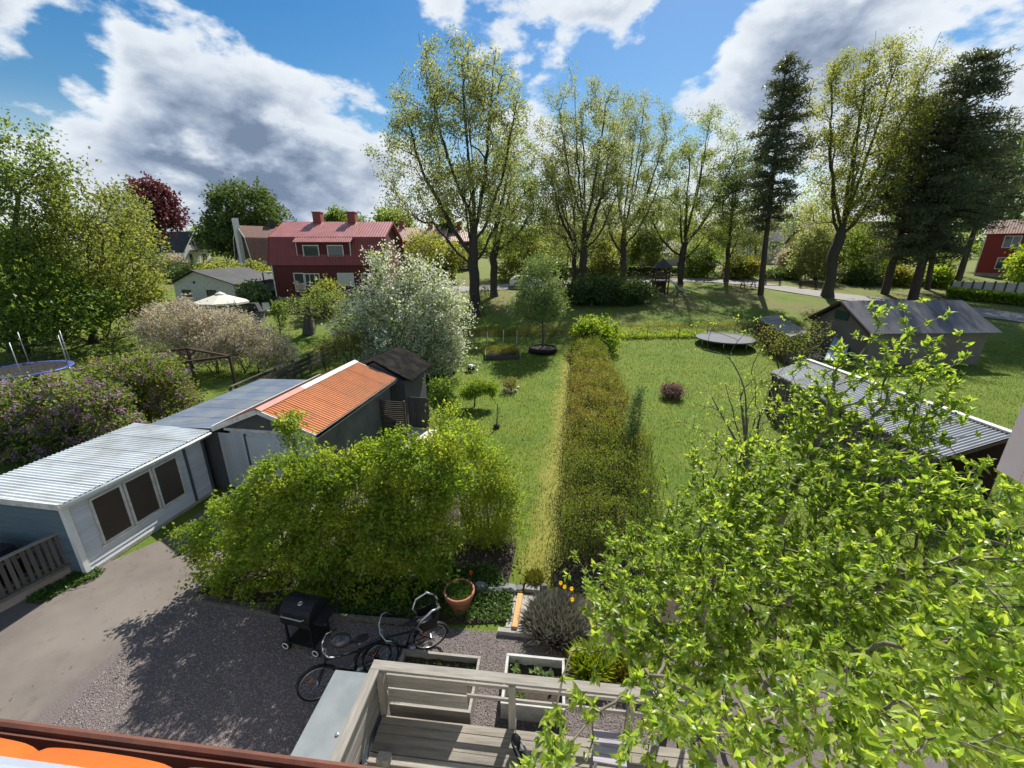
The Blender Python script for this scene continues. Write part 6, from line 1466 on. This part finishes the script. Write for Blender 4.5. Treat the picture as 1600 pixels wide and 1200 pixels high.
px_tree('copper beech with dark purple leaves near the white house', (235, 420), 72, [(238, 312, 30, 24), (248, 336, 30, 20), (222, 352, 26, 26)], 300, 'leaf_copper', 'beech_tree', .4, None, lL=.5, lW=.36, per=15, spread=.5)
px_tree('large dense green tree behind the brown gambrel house', (390, 410), 98, [(385, 330, 52, 38), (350, 365, 36, 34), (420, 360, 30, 36), (385, 370, 50, 34)], 480, 'leaf_dark', 'linden_tree', .6, None, lL=.62, lW=.45, per=18, spread=.7, tint=(.3, 1))
px_tree('small round tree behind the red mansard roof between its chimneys', (528, 400), 100, [(528, 348, 17, 18), (560, 354, 12, 12, .8)], 150, 'leaf_mid', 'linden_tree', .3, None, lL=.6, lW=.42, per=16, spread=.6)
px_tree('round tree right of the red mansard roof', (612, 420), 88, [(612, 350, 26, 20), (622, 368, 26, 16)], 220, 'leaf_mid', 'linden_tree', .35, None, lL=.55, lW=.4, per=16, spread=.55, tint=(.3, 1))
px_tree('narrow evergreen left of the largest oak trunk', (697, 420), 80, [(697, 330, 7, 14), (697, 355, 12, 18), (697, 385, 15, 22)], 160, 'leaf_dark', 'spruce_tree', .25, None, lL=.5, lW=.3, per=16, spread=.4)
px_tree('tall green trees edge right of the dark pines', (1585, 470), 78, [(1575, 300, 40, 36), (1600, 250, 40, 40), (1545, 330, 30, 30), (1590, 345, 30, 22)], 380, 'leaf_mid', 'linden_tree', .4, None, lL=.45, lW=.32, per=16, spread=.5, tint=(0, .7))
px_tree('light green tree beside the right end of the bright red house', (1625, 470), 58, [(1605, 420, 24, 28), (1630, 400, 30, 40)], 160, 'leaf_shrub', 'maple_tree', .2, None, lL=.4, lW=.28, per=14, spread=.4)
# ---- white blossom tree, plum, willow and small things
px_tree('broad apple tree covered in white blossom behind the orange roof', (640, 590), 24.3, [(615, 430, 42, 36), (665, 450, 48, 40), (585, 490, 56, 48), (640, 500, 80, 52), (700, 495, 38, 48), (640, 545, 85, 38), (560, 530, 34, 34, .8), (600, 400, 18, 14, .5), (690, 550, 44, 30)], 900, 'leaf_mid', 'apple_tree', .22, None, lL=.14, lW=.08, per=11, spread=.22, step=.5, tint=(.5, 1),
        extra=[('blossom', 'blossom', 30, .26, .13, .11, (.1, 1), .95)], bark='bark_grey')
px_tree('old pruned apple tree with thick trunk on the neighbour lawn', (483, 522), None, [(462, 478, 30, 18), (505, 470, 34, 24), (520, 495, 24, 16), (440, 488, 16, 12, .6)], 230, 'leaf_birch', 'apple_tree', .42, None, lL=.16, lW=.10, per=5, spread=.22, bark='bark_grey', trunk=None, stems=[[np.array(at(483, 522)), np.array(ay(482, 500, at(483, 522).y)), np.array(ay(486, 484, at(483, 522).y))]])
px_tree('yellow green shrub in front of the red mansard windows', (512, 500), 41, [(512, 462, 22, 26), (500, 480, 24, 20)], 160, 'leaf_maple', 'shrub', .08, None, lL=.26, lW=.16, per=12, spread=.3)
px_tree('slim leafy sapling on the neighbour lawn', (438, 522), None, [(437, 492, 11, 20), (434, 478, 7, 8)], 60, 'leaf_mid', 'sapling', .05, None, lL=.18, lW=.1, per=7, spread=.14, rt=.006) if False else None
px_tree('slim leafy sapling on the neighbour lawn', (438, 522), None, [(437, 492, 11, 20), (434, 478, 7, 8)], 60, 'leaf_mid', 'sapling', .05, None, lL=.18, lW=.1, per=7, spread=.14)
px_tree('pale green young willow in the black rimmed bed', (848, 547), None, [(845, 415, 24, 20), (842, 445, 38, 28), (838, 478, 42, 28), (860, 468, 26, 26)], 420, 'leaf_willow', 'willow_tree', .07, None, lL=.22, lW=.07, per=14, spread=.20, outw=.3, bark='bark_grey', tint=(.05, .9))
b_ = at(741, 636)
px_tree('small umbrella shaped weeping tree on the lawn', (741, 636), None, [(735, 610, 16, 9), (752, 603, 18, 9), (765, 610, 10, 10), (728, 614, 8, 7)], 150, 'leaf_shrub', 'weeping_tree', .035, None, lL=.12, lW=.045, per=16, spread=.10, droop=.9, outw=.8, up=.6, step=.2, tint=(0, .7), stems=[[np.array(b_), np.array(b_)+[.05, 0, .45], np.array(ay(748, 606, b_.y))]])
px_tree('small red stemmed shrub inside a ring of pale stones', (798, 612), None, [(797, 600, 13, 11)], 110, 'leaf_hedge', 'shrub', .02, None, lL=.09, lW=.035, per=3, spread=.08, step=.2, tint=(.5, 1), stems=stems_from(np.array(at(798, 612)), [np.array(ay(x, 596, at(798, 612).y)) for x in (789, 794, 799, 805)], .06))
px_tree('low purplish heather shrub on the right lawn', (1050, 621), None, [(1050, 611, 17, 9)], 220, 'leaf_copper', 'shrub', .03, None, lL=.12, lW=.03, per=5, spread=.10, step=.2, tint=(.4, 1), up=.1, stems=stems_from(np.array(at(1050, 621)), [np.array(ay(x, 606, at(1050, 621).y)) for x in (1040, 1047, 1055, 1061)], .12), extra=[('dry_blossoms', 'lavender', 4, .1, .12, .03, (.2, .9), .9)])
# ---- shrubs
def bush(label, bpx, Y, spec, n, leafm, name='shrub', nstem=7, seed=1, rstem=.3, **k):
    b = ay(bpx[0], bpx[1], Y) if Y else at(*bpx); b.z = gz(b.y); els = ells(spec, b.y, k.pop('depth', 1.0)); rng = np.random.default_rng(seed)
    tips = in_ellipsoids(rng, els, nstem); tips[:, 2] = b.z+(tips[:, 2]-b.z)*.7
    st = []
    for t in tips:
        s0 = np.array([b.x+(t[0]-b.x)*.35+rng.normal()*rstem, b.y+(t[1]-b.y)*.35+rng.normal()*rstem, b.z-.02]); st.append([s0, s0*.55+t*.45+np.array([0, 0, .15*(t[2]-b.z)]), t])
    return tree(name, label, b, els, n, leafm, k.pop('lL'), k.pop('lW'), k.pop('per', 12), k.pop('spread', .15), k.pop('r0', .04), k.pop('rt', .005), bark=k.pop('bark', 'twig'), stems=st, cat='shrub', step=k.pop('step', .3), woodname='stems', leafname='foliage', **k)
BUSH_SPEC = [(440, 748, 46, 30), (508, 736, 42, 28), (575, 728, 48, 32), (655, 724, 52, 36), (480, 780, 60, 42), (400, 795, 44, 36), (345, 820, 36, 32, .7), (560, 780, 66, 46), (645, 785, 62, 50), (705, 745, 34, 40, .7), (425, 840, 60, 42), (510, 845, 64, 48),
 (600, 840, 68, 50), (670, 850, 50, 46), (345, 872, 46, 32), (395, 890, 54, 32), (470, 900, 60, 30), (560, 900, 66, 28), (640, 900, 46, 26), (620, 690, 26, 14, .3), (470, 690, 16, 16, .15), (452, 662, 12, 10, .08), (700, 690, 22, 18, .3), (300, 845, 24, 20, .25)]
bush('big light green shrub filling the bed between driveway and lawn', (520, 915), 7.9, BUSH_SPEC, 2500, 'leaf_shrub', 'garden_shrub', 26, 3, .5, lL=.085, lW=.056, per=17, spread=(.085, .085, .06), tint=(.05, 1), depth=.85, r0=.045, tnoise=.3, tw=2, ragged=.14, shell=.45, up=.7)
bush('thinner greyish shrub at the right end of the big light green shrub', (745, 890), 9.3, [(745, 740, 52, 48), (770, 800, 50, 60), (720, 690, 40, 30), (740, 860, 60, 40), (790, 740, 26, 40, .5), (700, 660, 26, 24, .5)], 800, 'leaf_shrub', 'garden_shrub', 18, 5, .3, lL=.075, lW=.045, per=15, spread=.12, tint=(.2, 1), depth=.7, bark='twig_pale', r0=.03)
bush('lilac hedge with purple flower heads behind the white corrugated roof', (70, 745), 14.6, [(10, 640, 60, 46), (75, 645, 70, 50), (215, 680, 40, 26, .5), (110, 735, 50, 22, .5), (60, 690, 80, 48), (150, 650, 60, 60), (10, 690, 50, 40), (120, 700, 70, 36)], 900, 'leaf_lilac', 'lilac_shrub', 16, 7, .6, lL=.14, lW=.10, per=13, spread=.18, depth=.7, tint=(.1, .9), r0=.06,
     extra=[('flower_heads', 'lilac_flower', 34, .11, .085, .07, (.2, 1), .75)])
bush('browner lilac hedge part with few flowers nearer the timber frame', (235, 680), 17.5, [(200, 620, 60, 46), (255, 620, 46, 44), (225, 580, 60, 26), (165, 580, 34, 24, .8), (290, 625, 26, 34), (190, 660, 60, 30)], 720, 'leaf_lilac', 'lilac_shrub', 14, 8, .6, lL=.14, lW=.09, per=10, spread=.19, depth=.7, tint=(.1, 1), r0=.06,
     extra=[('flower_heads', 'lilac_flower', 22, .11, .08, .06, (0, .8), .42), ('dry_heads', 'leaf_hedge', 9, .12, .08, .05, (.7, 1), .4)])
bush('arching bridal wreath shrub covered in dull white bloom', (335, 575), 25.5, [(280, 505, 56, 36), (340, 520, 66, 36), (400, 540, 56, 30), (250, 525, 34, 26), (330, 545, 60, 22), (430, 555, 34, 20)], 900, 'leaf_hedge', 'spirea_shrub', 26, 9, .9, lL=.12, lW=.06, per=3, spread=.16, depth=.8, tint=(.2, .8), r0=.05, droop=.5, bf=.6,
     extra=[('bloom', 'spirea_flower', 26, .19, .13, .085, (0, 1), .95)])
bush('yellow and brown leaved shrubs behind the orange roof ridge', (510, 560), 22.5, [(520, 545, 22, 16), (545, 535, 22, 16)], 150, 'leaf_hedge', 'shrub', 6, 10, .3, lL=.12, lW=.06, per=9, spread=.16, tint=(.4, 1))
bush('long dark rounded bush in front of the park oaks', (925, 474), None, [(890, 458, 30, 16), (930, 454, 40, 20), (975, 455, 36, 20), (1000, 460, 24, 15)], 520, 'leaf_dark', 'park_bush', 14, 11, .6, lL=.30, lW=.18, per=14, spread=.3, tint=(.1, 1), depth=.8)
bush('scrub around the foot of the largest oak', (755, 490), None, [(755, 470, 14, 22), (742, 462, 10, 18, .5)], 110, 'leaf_mid', 'park_bush', 8, 12, .3, lL=.18, lW=.1, per=4, spread=.25, tint=(.3, 1), bark='twig_pale')
HB = [('hedge bush by the white house lawn', (310, 432), 62, [(300, 428, 34, 16), (335, 425, 30, 18)], 'leaf_dark'), ('yellow green rounded bush above the white garage', (355, 440), 58, [(345, 430, 36, 18), (375, 436, 20, 14)], 'leaf_maple'), ('golden bush left of the red mansard porch', (400, 445), 55, [(398, 430, 20, 18), (412, 440, 12, 14)], 'leaf_maple'),
      ('white flowering low bush in front of the white house', (270, 420), 66, [(272, 414, 16, 10)], 'spirea_flower'), ('grey green bush right of the cream parasol', (398, 470), 46, [(396, 462, 16, 12)], 'leaf_willow'),
      ('golden leaved bush before the terrace houses', (700, 455), 60, [(705, 400, 22, 18), (690, 420, 20, 20)], 'leaf_maple'), ('green bush right of the second oak trunk', (815, 450), 62, [(820, 400, 34, 34), (800, 430, 26, 18)], 'leaf_maple'), ('dark hedge bush behind the pale young willow', (860, 448), 64, [(862, 428, 24, 16)], 'leaf_dark'),
      ('yellow green bush between the slender trunks', (945, 445), 66, [(940, 400, 26, 34), (955, 425, 24, 20)], 'leaf_maple'), ('light green bush behind the play tower', (1010, 440), 70, [(1010, 390, 26, 30)], 'leaf_birch'), ('round green bush left of the small picnic table', (1098, 436), 66, [(1095, 405, 22, 24), (1085, 425, 14, 10)], 'leaf_mid'),
      ('grey twiggy bush left of the straight pine', (1165, 438), 64, [(1160, 420, 24, 16)], 'leaf_hedge'), ('low dark hedge right of the straight pine', (1225, 440), 64, [(1222, 432, 22, 8)], 'leaf_dark'), ('dark low bush between the oak and the pines', (1345, 452), 58, [(1345, 440, 24, 14)], 'leaf_dark'), ('light green bush between the two pine trunks', (1400, 455), 57, [(1402, 440, 18, 16)], 'leaf_hedge'),
      ('sunny green bush right of the pine trunks', (1462, 452), 56, [(1462, 436, 18, 14)], 'leaf_shrub'), ('yellow bush at the forked oak trunk', (1290, 440), 66, [(1288, 405, 16, 26)], 'leaf_maple'), ('pale flowering tree left of the yellow house', (1240, 435), 78, [(1240, 405, 20, 18)], 'spirea_flower')]
for i, (lab, bpx, Y, spec, lm) in enumerate(HB):
    bush(lab, bpx, Y, spec, 150, lm, 'park_bush', 7, 40+i, .4, lL=.36, lW=.24, per=14, spread=.38, tint=(.1, .95), step=.7)
# clipped hedge below the bright red house and the dark hedge by the right road
def box_hedge(label, a, b, h, w, leafm, n, tint, name='hedge', L=.16, W=.10):
    a, b = Vector(a), Vector(b); d = b-a; Ln = d.length; d.normalize(); nn = Vector((-d.y, d.x, 0)); rng = np.random.default_rng(n)
    t = thing(name, label, 'hedge', (a.x, a.y, gz(a.y)))
    u = rng.random(n)*Ln; s_ = rng.uniform(-.5, .5, n)*w; z = h*rng.random(n)**.5
    P = np.array(a)+u[:, None]*np.array(d)+s_[:, None]*np.array(nn); P[:, 2] = np.interp(P[:, 1], _ys, _gz)+z
    m = MB(); f = leaf_arrays(m, P, rng.normal(size=(n, 3))+[0, 0, .4], rng.normal(size=(n, 3))*.6+[0, 0, .6], L*rng.uniform(.6, 1.2, n), W*rng.uniform(.7, 1.2, n)); m.build('foliage', leafm, t, False, True, np.repeat(rng.uniform(*tint, n), f))
    s = MB()
    for k in range(int(Ln/.5)):
        p = a+d*(k*.5); z0 = gz(p.y); s.tube([(p.x, p.y, z0), (p.x+rng.normal()*.1, p.y+rng.normal()*.1, z0+h*.85)], .025, 4, False)
    s.build('stems', 'twig', t, False, True)
box_hedge('trimmed sunlit hedge below the long pale panel fence', ay(1478, 466, 48.5), ay(1660, 470, 43), 1.0, 1.6, 'leaf_shrub', 9000, (0, .8), L=.3, W=.2)
box_hedge('low dark hedge along the upper side of the park road', at(1085+50, 436)+Vector((0, 6, 0)), at(850, 440)+Vector((0, 7, 0)), 1.1, 1.2, 'leaf_dark', 5000, (0, .8), L=.34, W=.22)
# ---- the long garden hedge between the two lawns
def long_hedge():
    rng = np.random.default_rng(77); t = thing('garden_hedge', 'long untrimmed reddish and green hedge between the two lawns', 'hedge', (1.2, 8.2, 0))
    def xl(y): return 1.12+.160*(y-8.5)
    n = 62000; y = 8.3+(31.6-8.3)*rng.random(n)**1.25; wd = np.interp(y, [8.3, 10, 14, 22, 31.6], [2.0, 2.7, 3.0, 2.5, 1.8]); hh = np.interp(y, [8.3, 9.5, 14, 24, 29, 30.5, 31.6], [.9, 1.35, 1.45, 1.3, 1.5, 2.2, 1.7])
    q = rng.random(n); x = xl(y)+.05+wd*q
    top = hh*(1-.30*np.abs(q*2-1)**2.5)*(1+.16*np.sin(x*2.6+y*1.9)*np.sin(y*1.1-x*2.1)+.08*np.sin(y*4.3)*np.sin(x*5.1))
    z = top*(rng.random(n)**.38)*(1+.17*np.sin(x*7+y*2.3)*np.sin(y*5.3-x*3)+.10*np.sin(y*2.1+x)); z += np.where(rng.random(n) < .09, rng.random(n)**2*.45, 0)
    x = x+rng.normal(size=n)*np.where(rng.random(n) < .22, .26, .09)
    P = np.stack([x, y, z+np.interp(y, _ys, _gz)], 1)
    # young reddish leaves in the middle stretch, greener towards both ends
    ton = np.interp(y, [8, 12.5, 14.5, 17, 24, 28, 31.6], [.10, .18, .45, .58, .50, .22, .02])+.26*np.sin(x*1.7+y*.8)*np.sin(y*.9+x)+rng.normal(size=n)*.16
    s_ = np.interp(y, [8, 31], [1, 1.9])
    m = MB(); f = leaf_arrays(m, P, rng.normal(size=(n, 3))*.8+[0, 0, .7], rng.normal(size=(n, 3))*.7+[0, 0, .5], .062*s_*rng.uniform(.6, 1.3, n), .032*s_*rng.uniform(.7, 1.2, n))
    m.build('foliage', 'leaf_hedge', t, False, True, np.repeat(np.clip(ton, 0, 1), f))
    k = 4200; i = rng.integers(0, n, k); s = MB(); b = P[i].copy(); b[:, 2] = np.interp(b[:, 1], _ys, _gz); tp = P[i]+rng.normal(size=(k, 3))*[.14, .14, .08]+[0, 0, .2]
    b[:, :2] += rng.normal(size=(k, 2))*.12
    for a, c in zip(b, tp): s.tube([a, (a+c)/2+rng.normal(size=3)*.03, c], [.007, .005, .003], 3, False)
    s.build('stems', 'twig', t, False, True)
long_hedge()
bush('bushy green shrub closing the far end of the long hedge', (930, 545), 30.5, [(922, 520, 28, 22), (935, 535, 30, 18), (950, 515, 16, 14, .6)], 300, 'leaf_shrub', 'garden_shrub', 10, 61, .3, lL=.2, lW=.11, per=13, spread=.22, tint=(.0, .8))
bush('climbing pale leaved plant on the right edge of the long hedge', (993, 680), 13.2, [(995, 640, 10, 36), (998, 615, 7, 16), (990, 668, 10, 16)], 120, 'leaf_willow', 'climbing_plant', 5, 62, .08, lL=.09, lW=.05, per=7, spread=.08, r0=.015)
bush('shrub with dull leaves beside the panel wall at the lawn edge', (690, 640), 16.2, [(690, 606, 16, 14), (695, 628, 20, 16)], 130, 'leaf_mid', 'garden_shrub', 6, 63, .15, lL=.12, lW=.07, per=9, spread=.13, tint=(0, .5))
bush('thicket of dull stems against the woodshed', (1255, 555), 25, [(1245, 535, 30, 18), (1200, 530, 24, 22), (1275, 520, 20, 20)], 220, 'leaf_hedge', 'scrub', 12, 64, .5, lL=.12, lW=.06, per=3, spread=.2, tint=(.2, .8), bark='twig')

# ---- the near tree at the lower right: its leaves are large in the picture
def near_tree():
    rng = np.random.default_rng(5); b = np.array([3.1, 4.9, 0.0])
    th = thing('near_tree', 'broad leaved tree with glossy leaves filling the lower right corner', 'tree', tuple(b))
    E_ = [(1010, 880, 5.6, 70, 60), (1120, 830, 5.6, 90, 70), (1240, 790, 5.3, 110, 80), (1370, 780, 5.0, 110, 80), (1490, 830, 4.3, 90, 80), (960, 930, 5.0, 60, 60), (1070, 960, 4.8, 120, 70), (1220, 930, 4.4, 130, 90), (1380, 930, 4.0, 130, 90), (1530, 960, 3.4, 100, 100),
          (1020, 1040, 4.4, 90, 60), (1150, 1080, 3.9, 120, 70), (1300, 1080, 3.4, 120, 80), (1450, 1090, 3.0, 120, 90), (1560, 1120, 2.6, 90, 90), (1250, 1150, 2.7, 120, 60), (1400, 1160, 2.5, 110, 60), (1540, 1010, 2.6, 90, 90), (1120, 1150, 2.9, 90, 60), (1480, 1170, 2.2, 100, 60), (905, 1120, 3.7, 26, 24), (870, 1185, 3.2, 24, 20), (1590, 880, 3.0, 60, 80), (930, 1000, 4.4, 40, 50), (1040, 1140, 3.5, 60, 50), (1560, 760, 4.6, 50, 40), (1180, 720, 6.2, 60, 40), (1290, 690, 6.0, 60, 50), (1400, 690, 5.8, 60, 50), (1260, 640, 6.0, 60, 40, .5), (1350, 610, 5.9, 70, 50, .5), (1440, 620, 5.7, 60, 60, .5), (1110, 740, 6.2, 50, 40, .5)]
    els = []
    for px, py, t, rx, ry, *w_ in E_:
        a, b_, c = ray(px, py); els.append((a*t, b_*t, H+c*t, rx*t/F, rx*t/F*.9, ry*t/F, w_[0] if w_ else 1))
    A = in_ellipsoids(rng, els, 2250, .1); k_ = rng.integers(0, len(els), 260); u_ = unit(rng.normal(size=(260, 3))+[0, .2, .5]); EA = np.array(els); A = np.concatenate([A, EA[k_, :3]+u_*EA[k_, 3:6]*rng.uniform(1.05, 1.5, (260, 1))])
    A = A[A[:, 2] > .9]
    def tp(px, py, t): a, b_, c = ray(px, py); return np.array([a*t, b_*t, H+c*t])
    shoots = [tp(1478, 492, 5.6), tp(1405, 478, 5.7), tp(1462, 560, 5.5), tp(1372, 492, 5.9), tp(1340, 560, 5.9), tp(1295, 640, 5.8), tp(1265, 640, 5.9), tp(860, 1120, 3.6), tp(830, 1185, 3.2), tp(905, 1090, 3.8), tp(900, 870, 5.2), tp(940, 828, 5.5), tp(1440, 600, 5.5), tp(880, 1055, 4.2), tp(1010, 770, 6.0), tp(1095, 770, 6.1), tp(970, 1185, 3.0), tp(1420, 520, 5.6), tp(1440, 470, 5.7), tp(1310, 540, 5.9), tp(1250, 560, 6.0), tp(1500, 640, 5.3), tp(1385, 560, 5.8)]
    sh = np.array(shoots[:9]+shoots[12:13]+shoots[17:]); side = np.concatenate([[q-np.array([.05, .02, 1.0])*w+rng.normal(size=3)*[.14, .14, .06] for w in (.12, .25, .4, .55, .7, .85)] for q in sh])
    shoots = np.concatenate([np.array(shoots), side])
    st = []
    for i, t in enumerate([(2.3, 5.3, 3.6), (3.3, 5.2, 4.6), (4.3, 5.3, 5.0), (2.6, 4.2, 3.4), (3.7, 4.0, 4.2), (4.4, 3.4, 4.6), (3.0, 5.8, 4.2), (1.9, 4.7, 2.8)]):
        t = np.array(t); s0 = b+np.append(rng.normal(size=2)*.22, 0); st.append([s0, s0*.55+t*.45+[0, 0, .35], t])
    P, par, tips, n0 = skeleton(rng, st, np.concatenate([A, shoots]), .30, .22, .5, .09)
    mb, cnt, rad = wood_mesh(P, par, .075, .0052, (8, 6, 4)); mb.build('trunk', 'twig_pale', th, True, True)
    # leaves in alternate order along the last twigs, closer towards the tips
    idx = np.where((cnt <= 3) & (np.arange(len(P)) >= n0))[0]; idx = idx[rng.random(len(idx)) < .60]
    per = 4; k = np.repeat(idx, per); n = len(k); tw = unit(P[k]-P[par[k]])
    u = rng.random((n, 1)); pos = P[k]-(P[k]-P[par[k]])*u+rng.normal(size=(n, 3))*.022
    d = tw*.75+rng.normal(size=(n, 3))*.75+np.array([-.10, -.10, .25]); nr = rng.normal(size=(n, 3))*.5+np.array([.15, .15, 1.])
    L = rng.uniform(.04, .115, n); W = L*rng.uniform(.34, .54, n); t1 = rng.normal(.40, .28, n)
    # rosettes of young, yellower leaves at the ends
    kt = np.repeat(tips, 9); nt_ = len(kt); tw2 = unit(P[kt]-P[par[kt]]); d2 = tw2*.7+rng.normal(size=(nt_, 3))*.55+[0, 0, .35]
    pos = np.concatenate([pos, P[kt]+rng.normal(size=(nt_, 3))*.008]); d = np.concatenate([d, d2]); nr = np.concatenate([nr, tw2+rng.normal(size=(nt_, 3))*.4+[0, 0, .5]])
    L = np.concatenate([L, rng.uniform(.045, .125, nt_)]); W = np.concatenate([W, L[n:]*rng.uniform(.36, .48, nt_)]); t1 = np.concatenate([t1, rng.normal(.66, .2, nt_)])
    keep = np.linalg.norm(pos-np.array([0, 0, H]), axis=1) > 2.0
    lm = MB(); f = leaf_arrays(lm, pos[keep], d[keep], nr[keep], L[keep], W[keep], 1, .5)
    lm.build('crown', 'leaf_near', th, False, True, np.repeat(np.clip(t1[keep], 0, 1), f))
near_tree()
def sparse_shrub():
    rng = np.random.default_rng(15); b = az(1165, 800, 0); b = np.array([b.x, b.y, 0]); th = thing('young_tree', 'thin grey stemmed young tree with few lime leaves behind the near tree', 'tree', tuple(b)); Yb = b[1]
    tipspx = [(1092, 545), (1118, 505), (1140, 560), (1165, 520), (1190, 545), (1222, 500), (1075, 600), (1240, 560), (1130, 620), (1205, 600), (1265, 530), (1300, 520), (1105, 650), (1060, 660), (1085, 510), (1150, 500), (1176, 590), (1215, 640), (1180, 500), (1205, 560)]
    T = np.array([np.array(ay(x, y, Yb+rng.uniform(-1, 1))) for x, y in tipspx]); A = np.concatenate([T, np.repeat(T, 7, 0)*.62+np.repeat(b[None], len(T)*7, 0)*.38+rng.normal(size=(len(T)*7, 3))*[.5, .4, .5]])
    st = stems_from(b, [T[i]*.7+b*.3 for i in (0, 1, 3, 5, 9, 12, 15)], .15, 3)
    P, par, tips, n0 = skeleton(rng, st, A, .35, .25, .7, .07); mb, cnt, rad = wood_mesh(P, par, .06, .006, (7, 5, 4)); mb.build('trunk', 'bark_grey', th, True, True)
    k = np.repeat(tips, 9); n = len(k); d = rng.normal(size=(n, 3))*.8+[0, 0, .4]; lm = MB()
    f = leaf_arrays(lm, P[k]+rng.normal(size=(n, 3))*.05, d, rng.normal(size=(n, 3))*.5+[0, 0, 1.], rng.uniform(.05, .095, n), rng.uniform(.025, .045, n), 1, .4); lm.build('crown', 'leaf_near', th, False, True, np.repeat(rng.uniform(.6, 1, n), f))
sparse_shrub()
# ---- paving seen through the near tree at the bottom right
def paving():
    p0 = hx(2.75, 2.2); rng = random.Random(3); root = tag(bpy.data.objects.new('paving', None), kind='structure'); COL.objects.link(root); me = MB().box((0, 0, 0), (.47, .47, .05)).mesh('paving_slab', 'path_stone')
    for i in range(8):
        for j in range(5):
            p = hx(2.9+i*.48, 1.6+j*.48, .035+rng.uniform(-.006, .006)); o = link(bpy.data.objects.new('paving_slab', me), root); o.location = p; o.rotation_euler = (0, 0, R(-6))
paving()
# ---- the far wood that closes the horizon
def woods():
    rng = np.random.default_rng(33); P = []; Sz = []; T = []
    for k in range(250):
        a = R(rng.uniform(-66, 66)); r = rng.uniform(125, 210); x, y = r*math.sin(a)*1.35, r*math.cos(a)*.8+35
        if -170 < x < -60 and rng.random() < .5: continue
        h = rng.uniform(5.5, 11)*(1.3 if x > 60 else 1); w = rng.uniform(3.5, 6.5); n = 210
        u = unit(rng.normal(size=(n, 3)))*(rng.random((n, 1))**.33); P.append(np.array([x, y, gz(y)+h*.52])+u*[w, w, h*.52]); Sz.append(np.full(n, 1.0)); T.append(np.clip(rng.normal(rng.uniform(.1, .75), .15, n), 0, 1))
    P = np.concatenate(P); n = len(P); m = MB(); f = leaf_arrays(m, P, rng.normal(size=(n, 3)), rng.normal(size=(n, 3))+[0, 0, .5], 1.5*rng.uniform(.6, 1.3, n), 1.0*rng.uniform(.6, 1.2, n))
    tag(m.build('woods', 'leaf_mid', None, tint=np.repeat(np.concatenate(T), f)), 'distant belt of trees along the horizon', 'woods', kind='stuff')
woods()
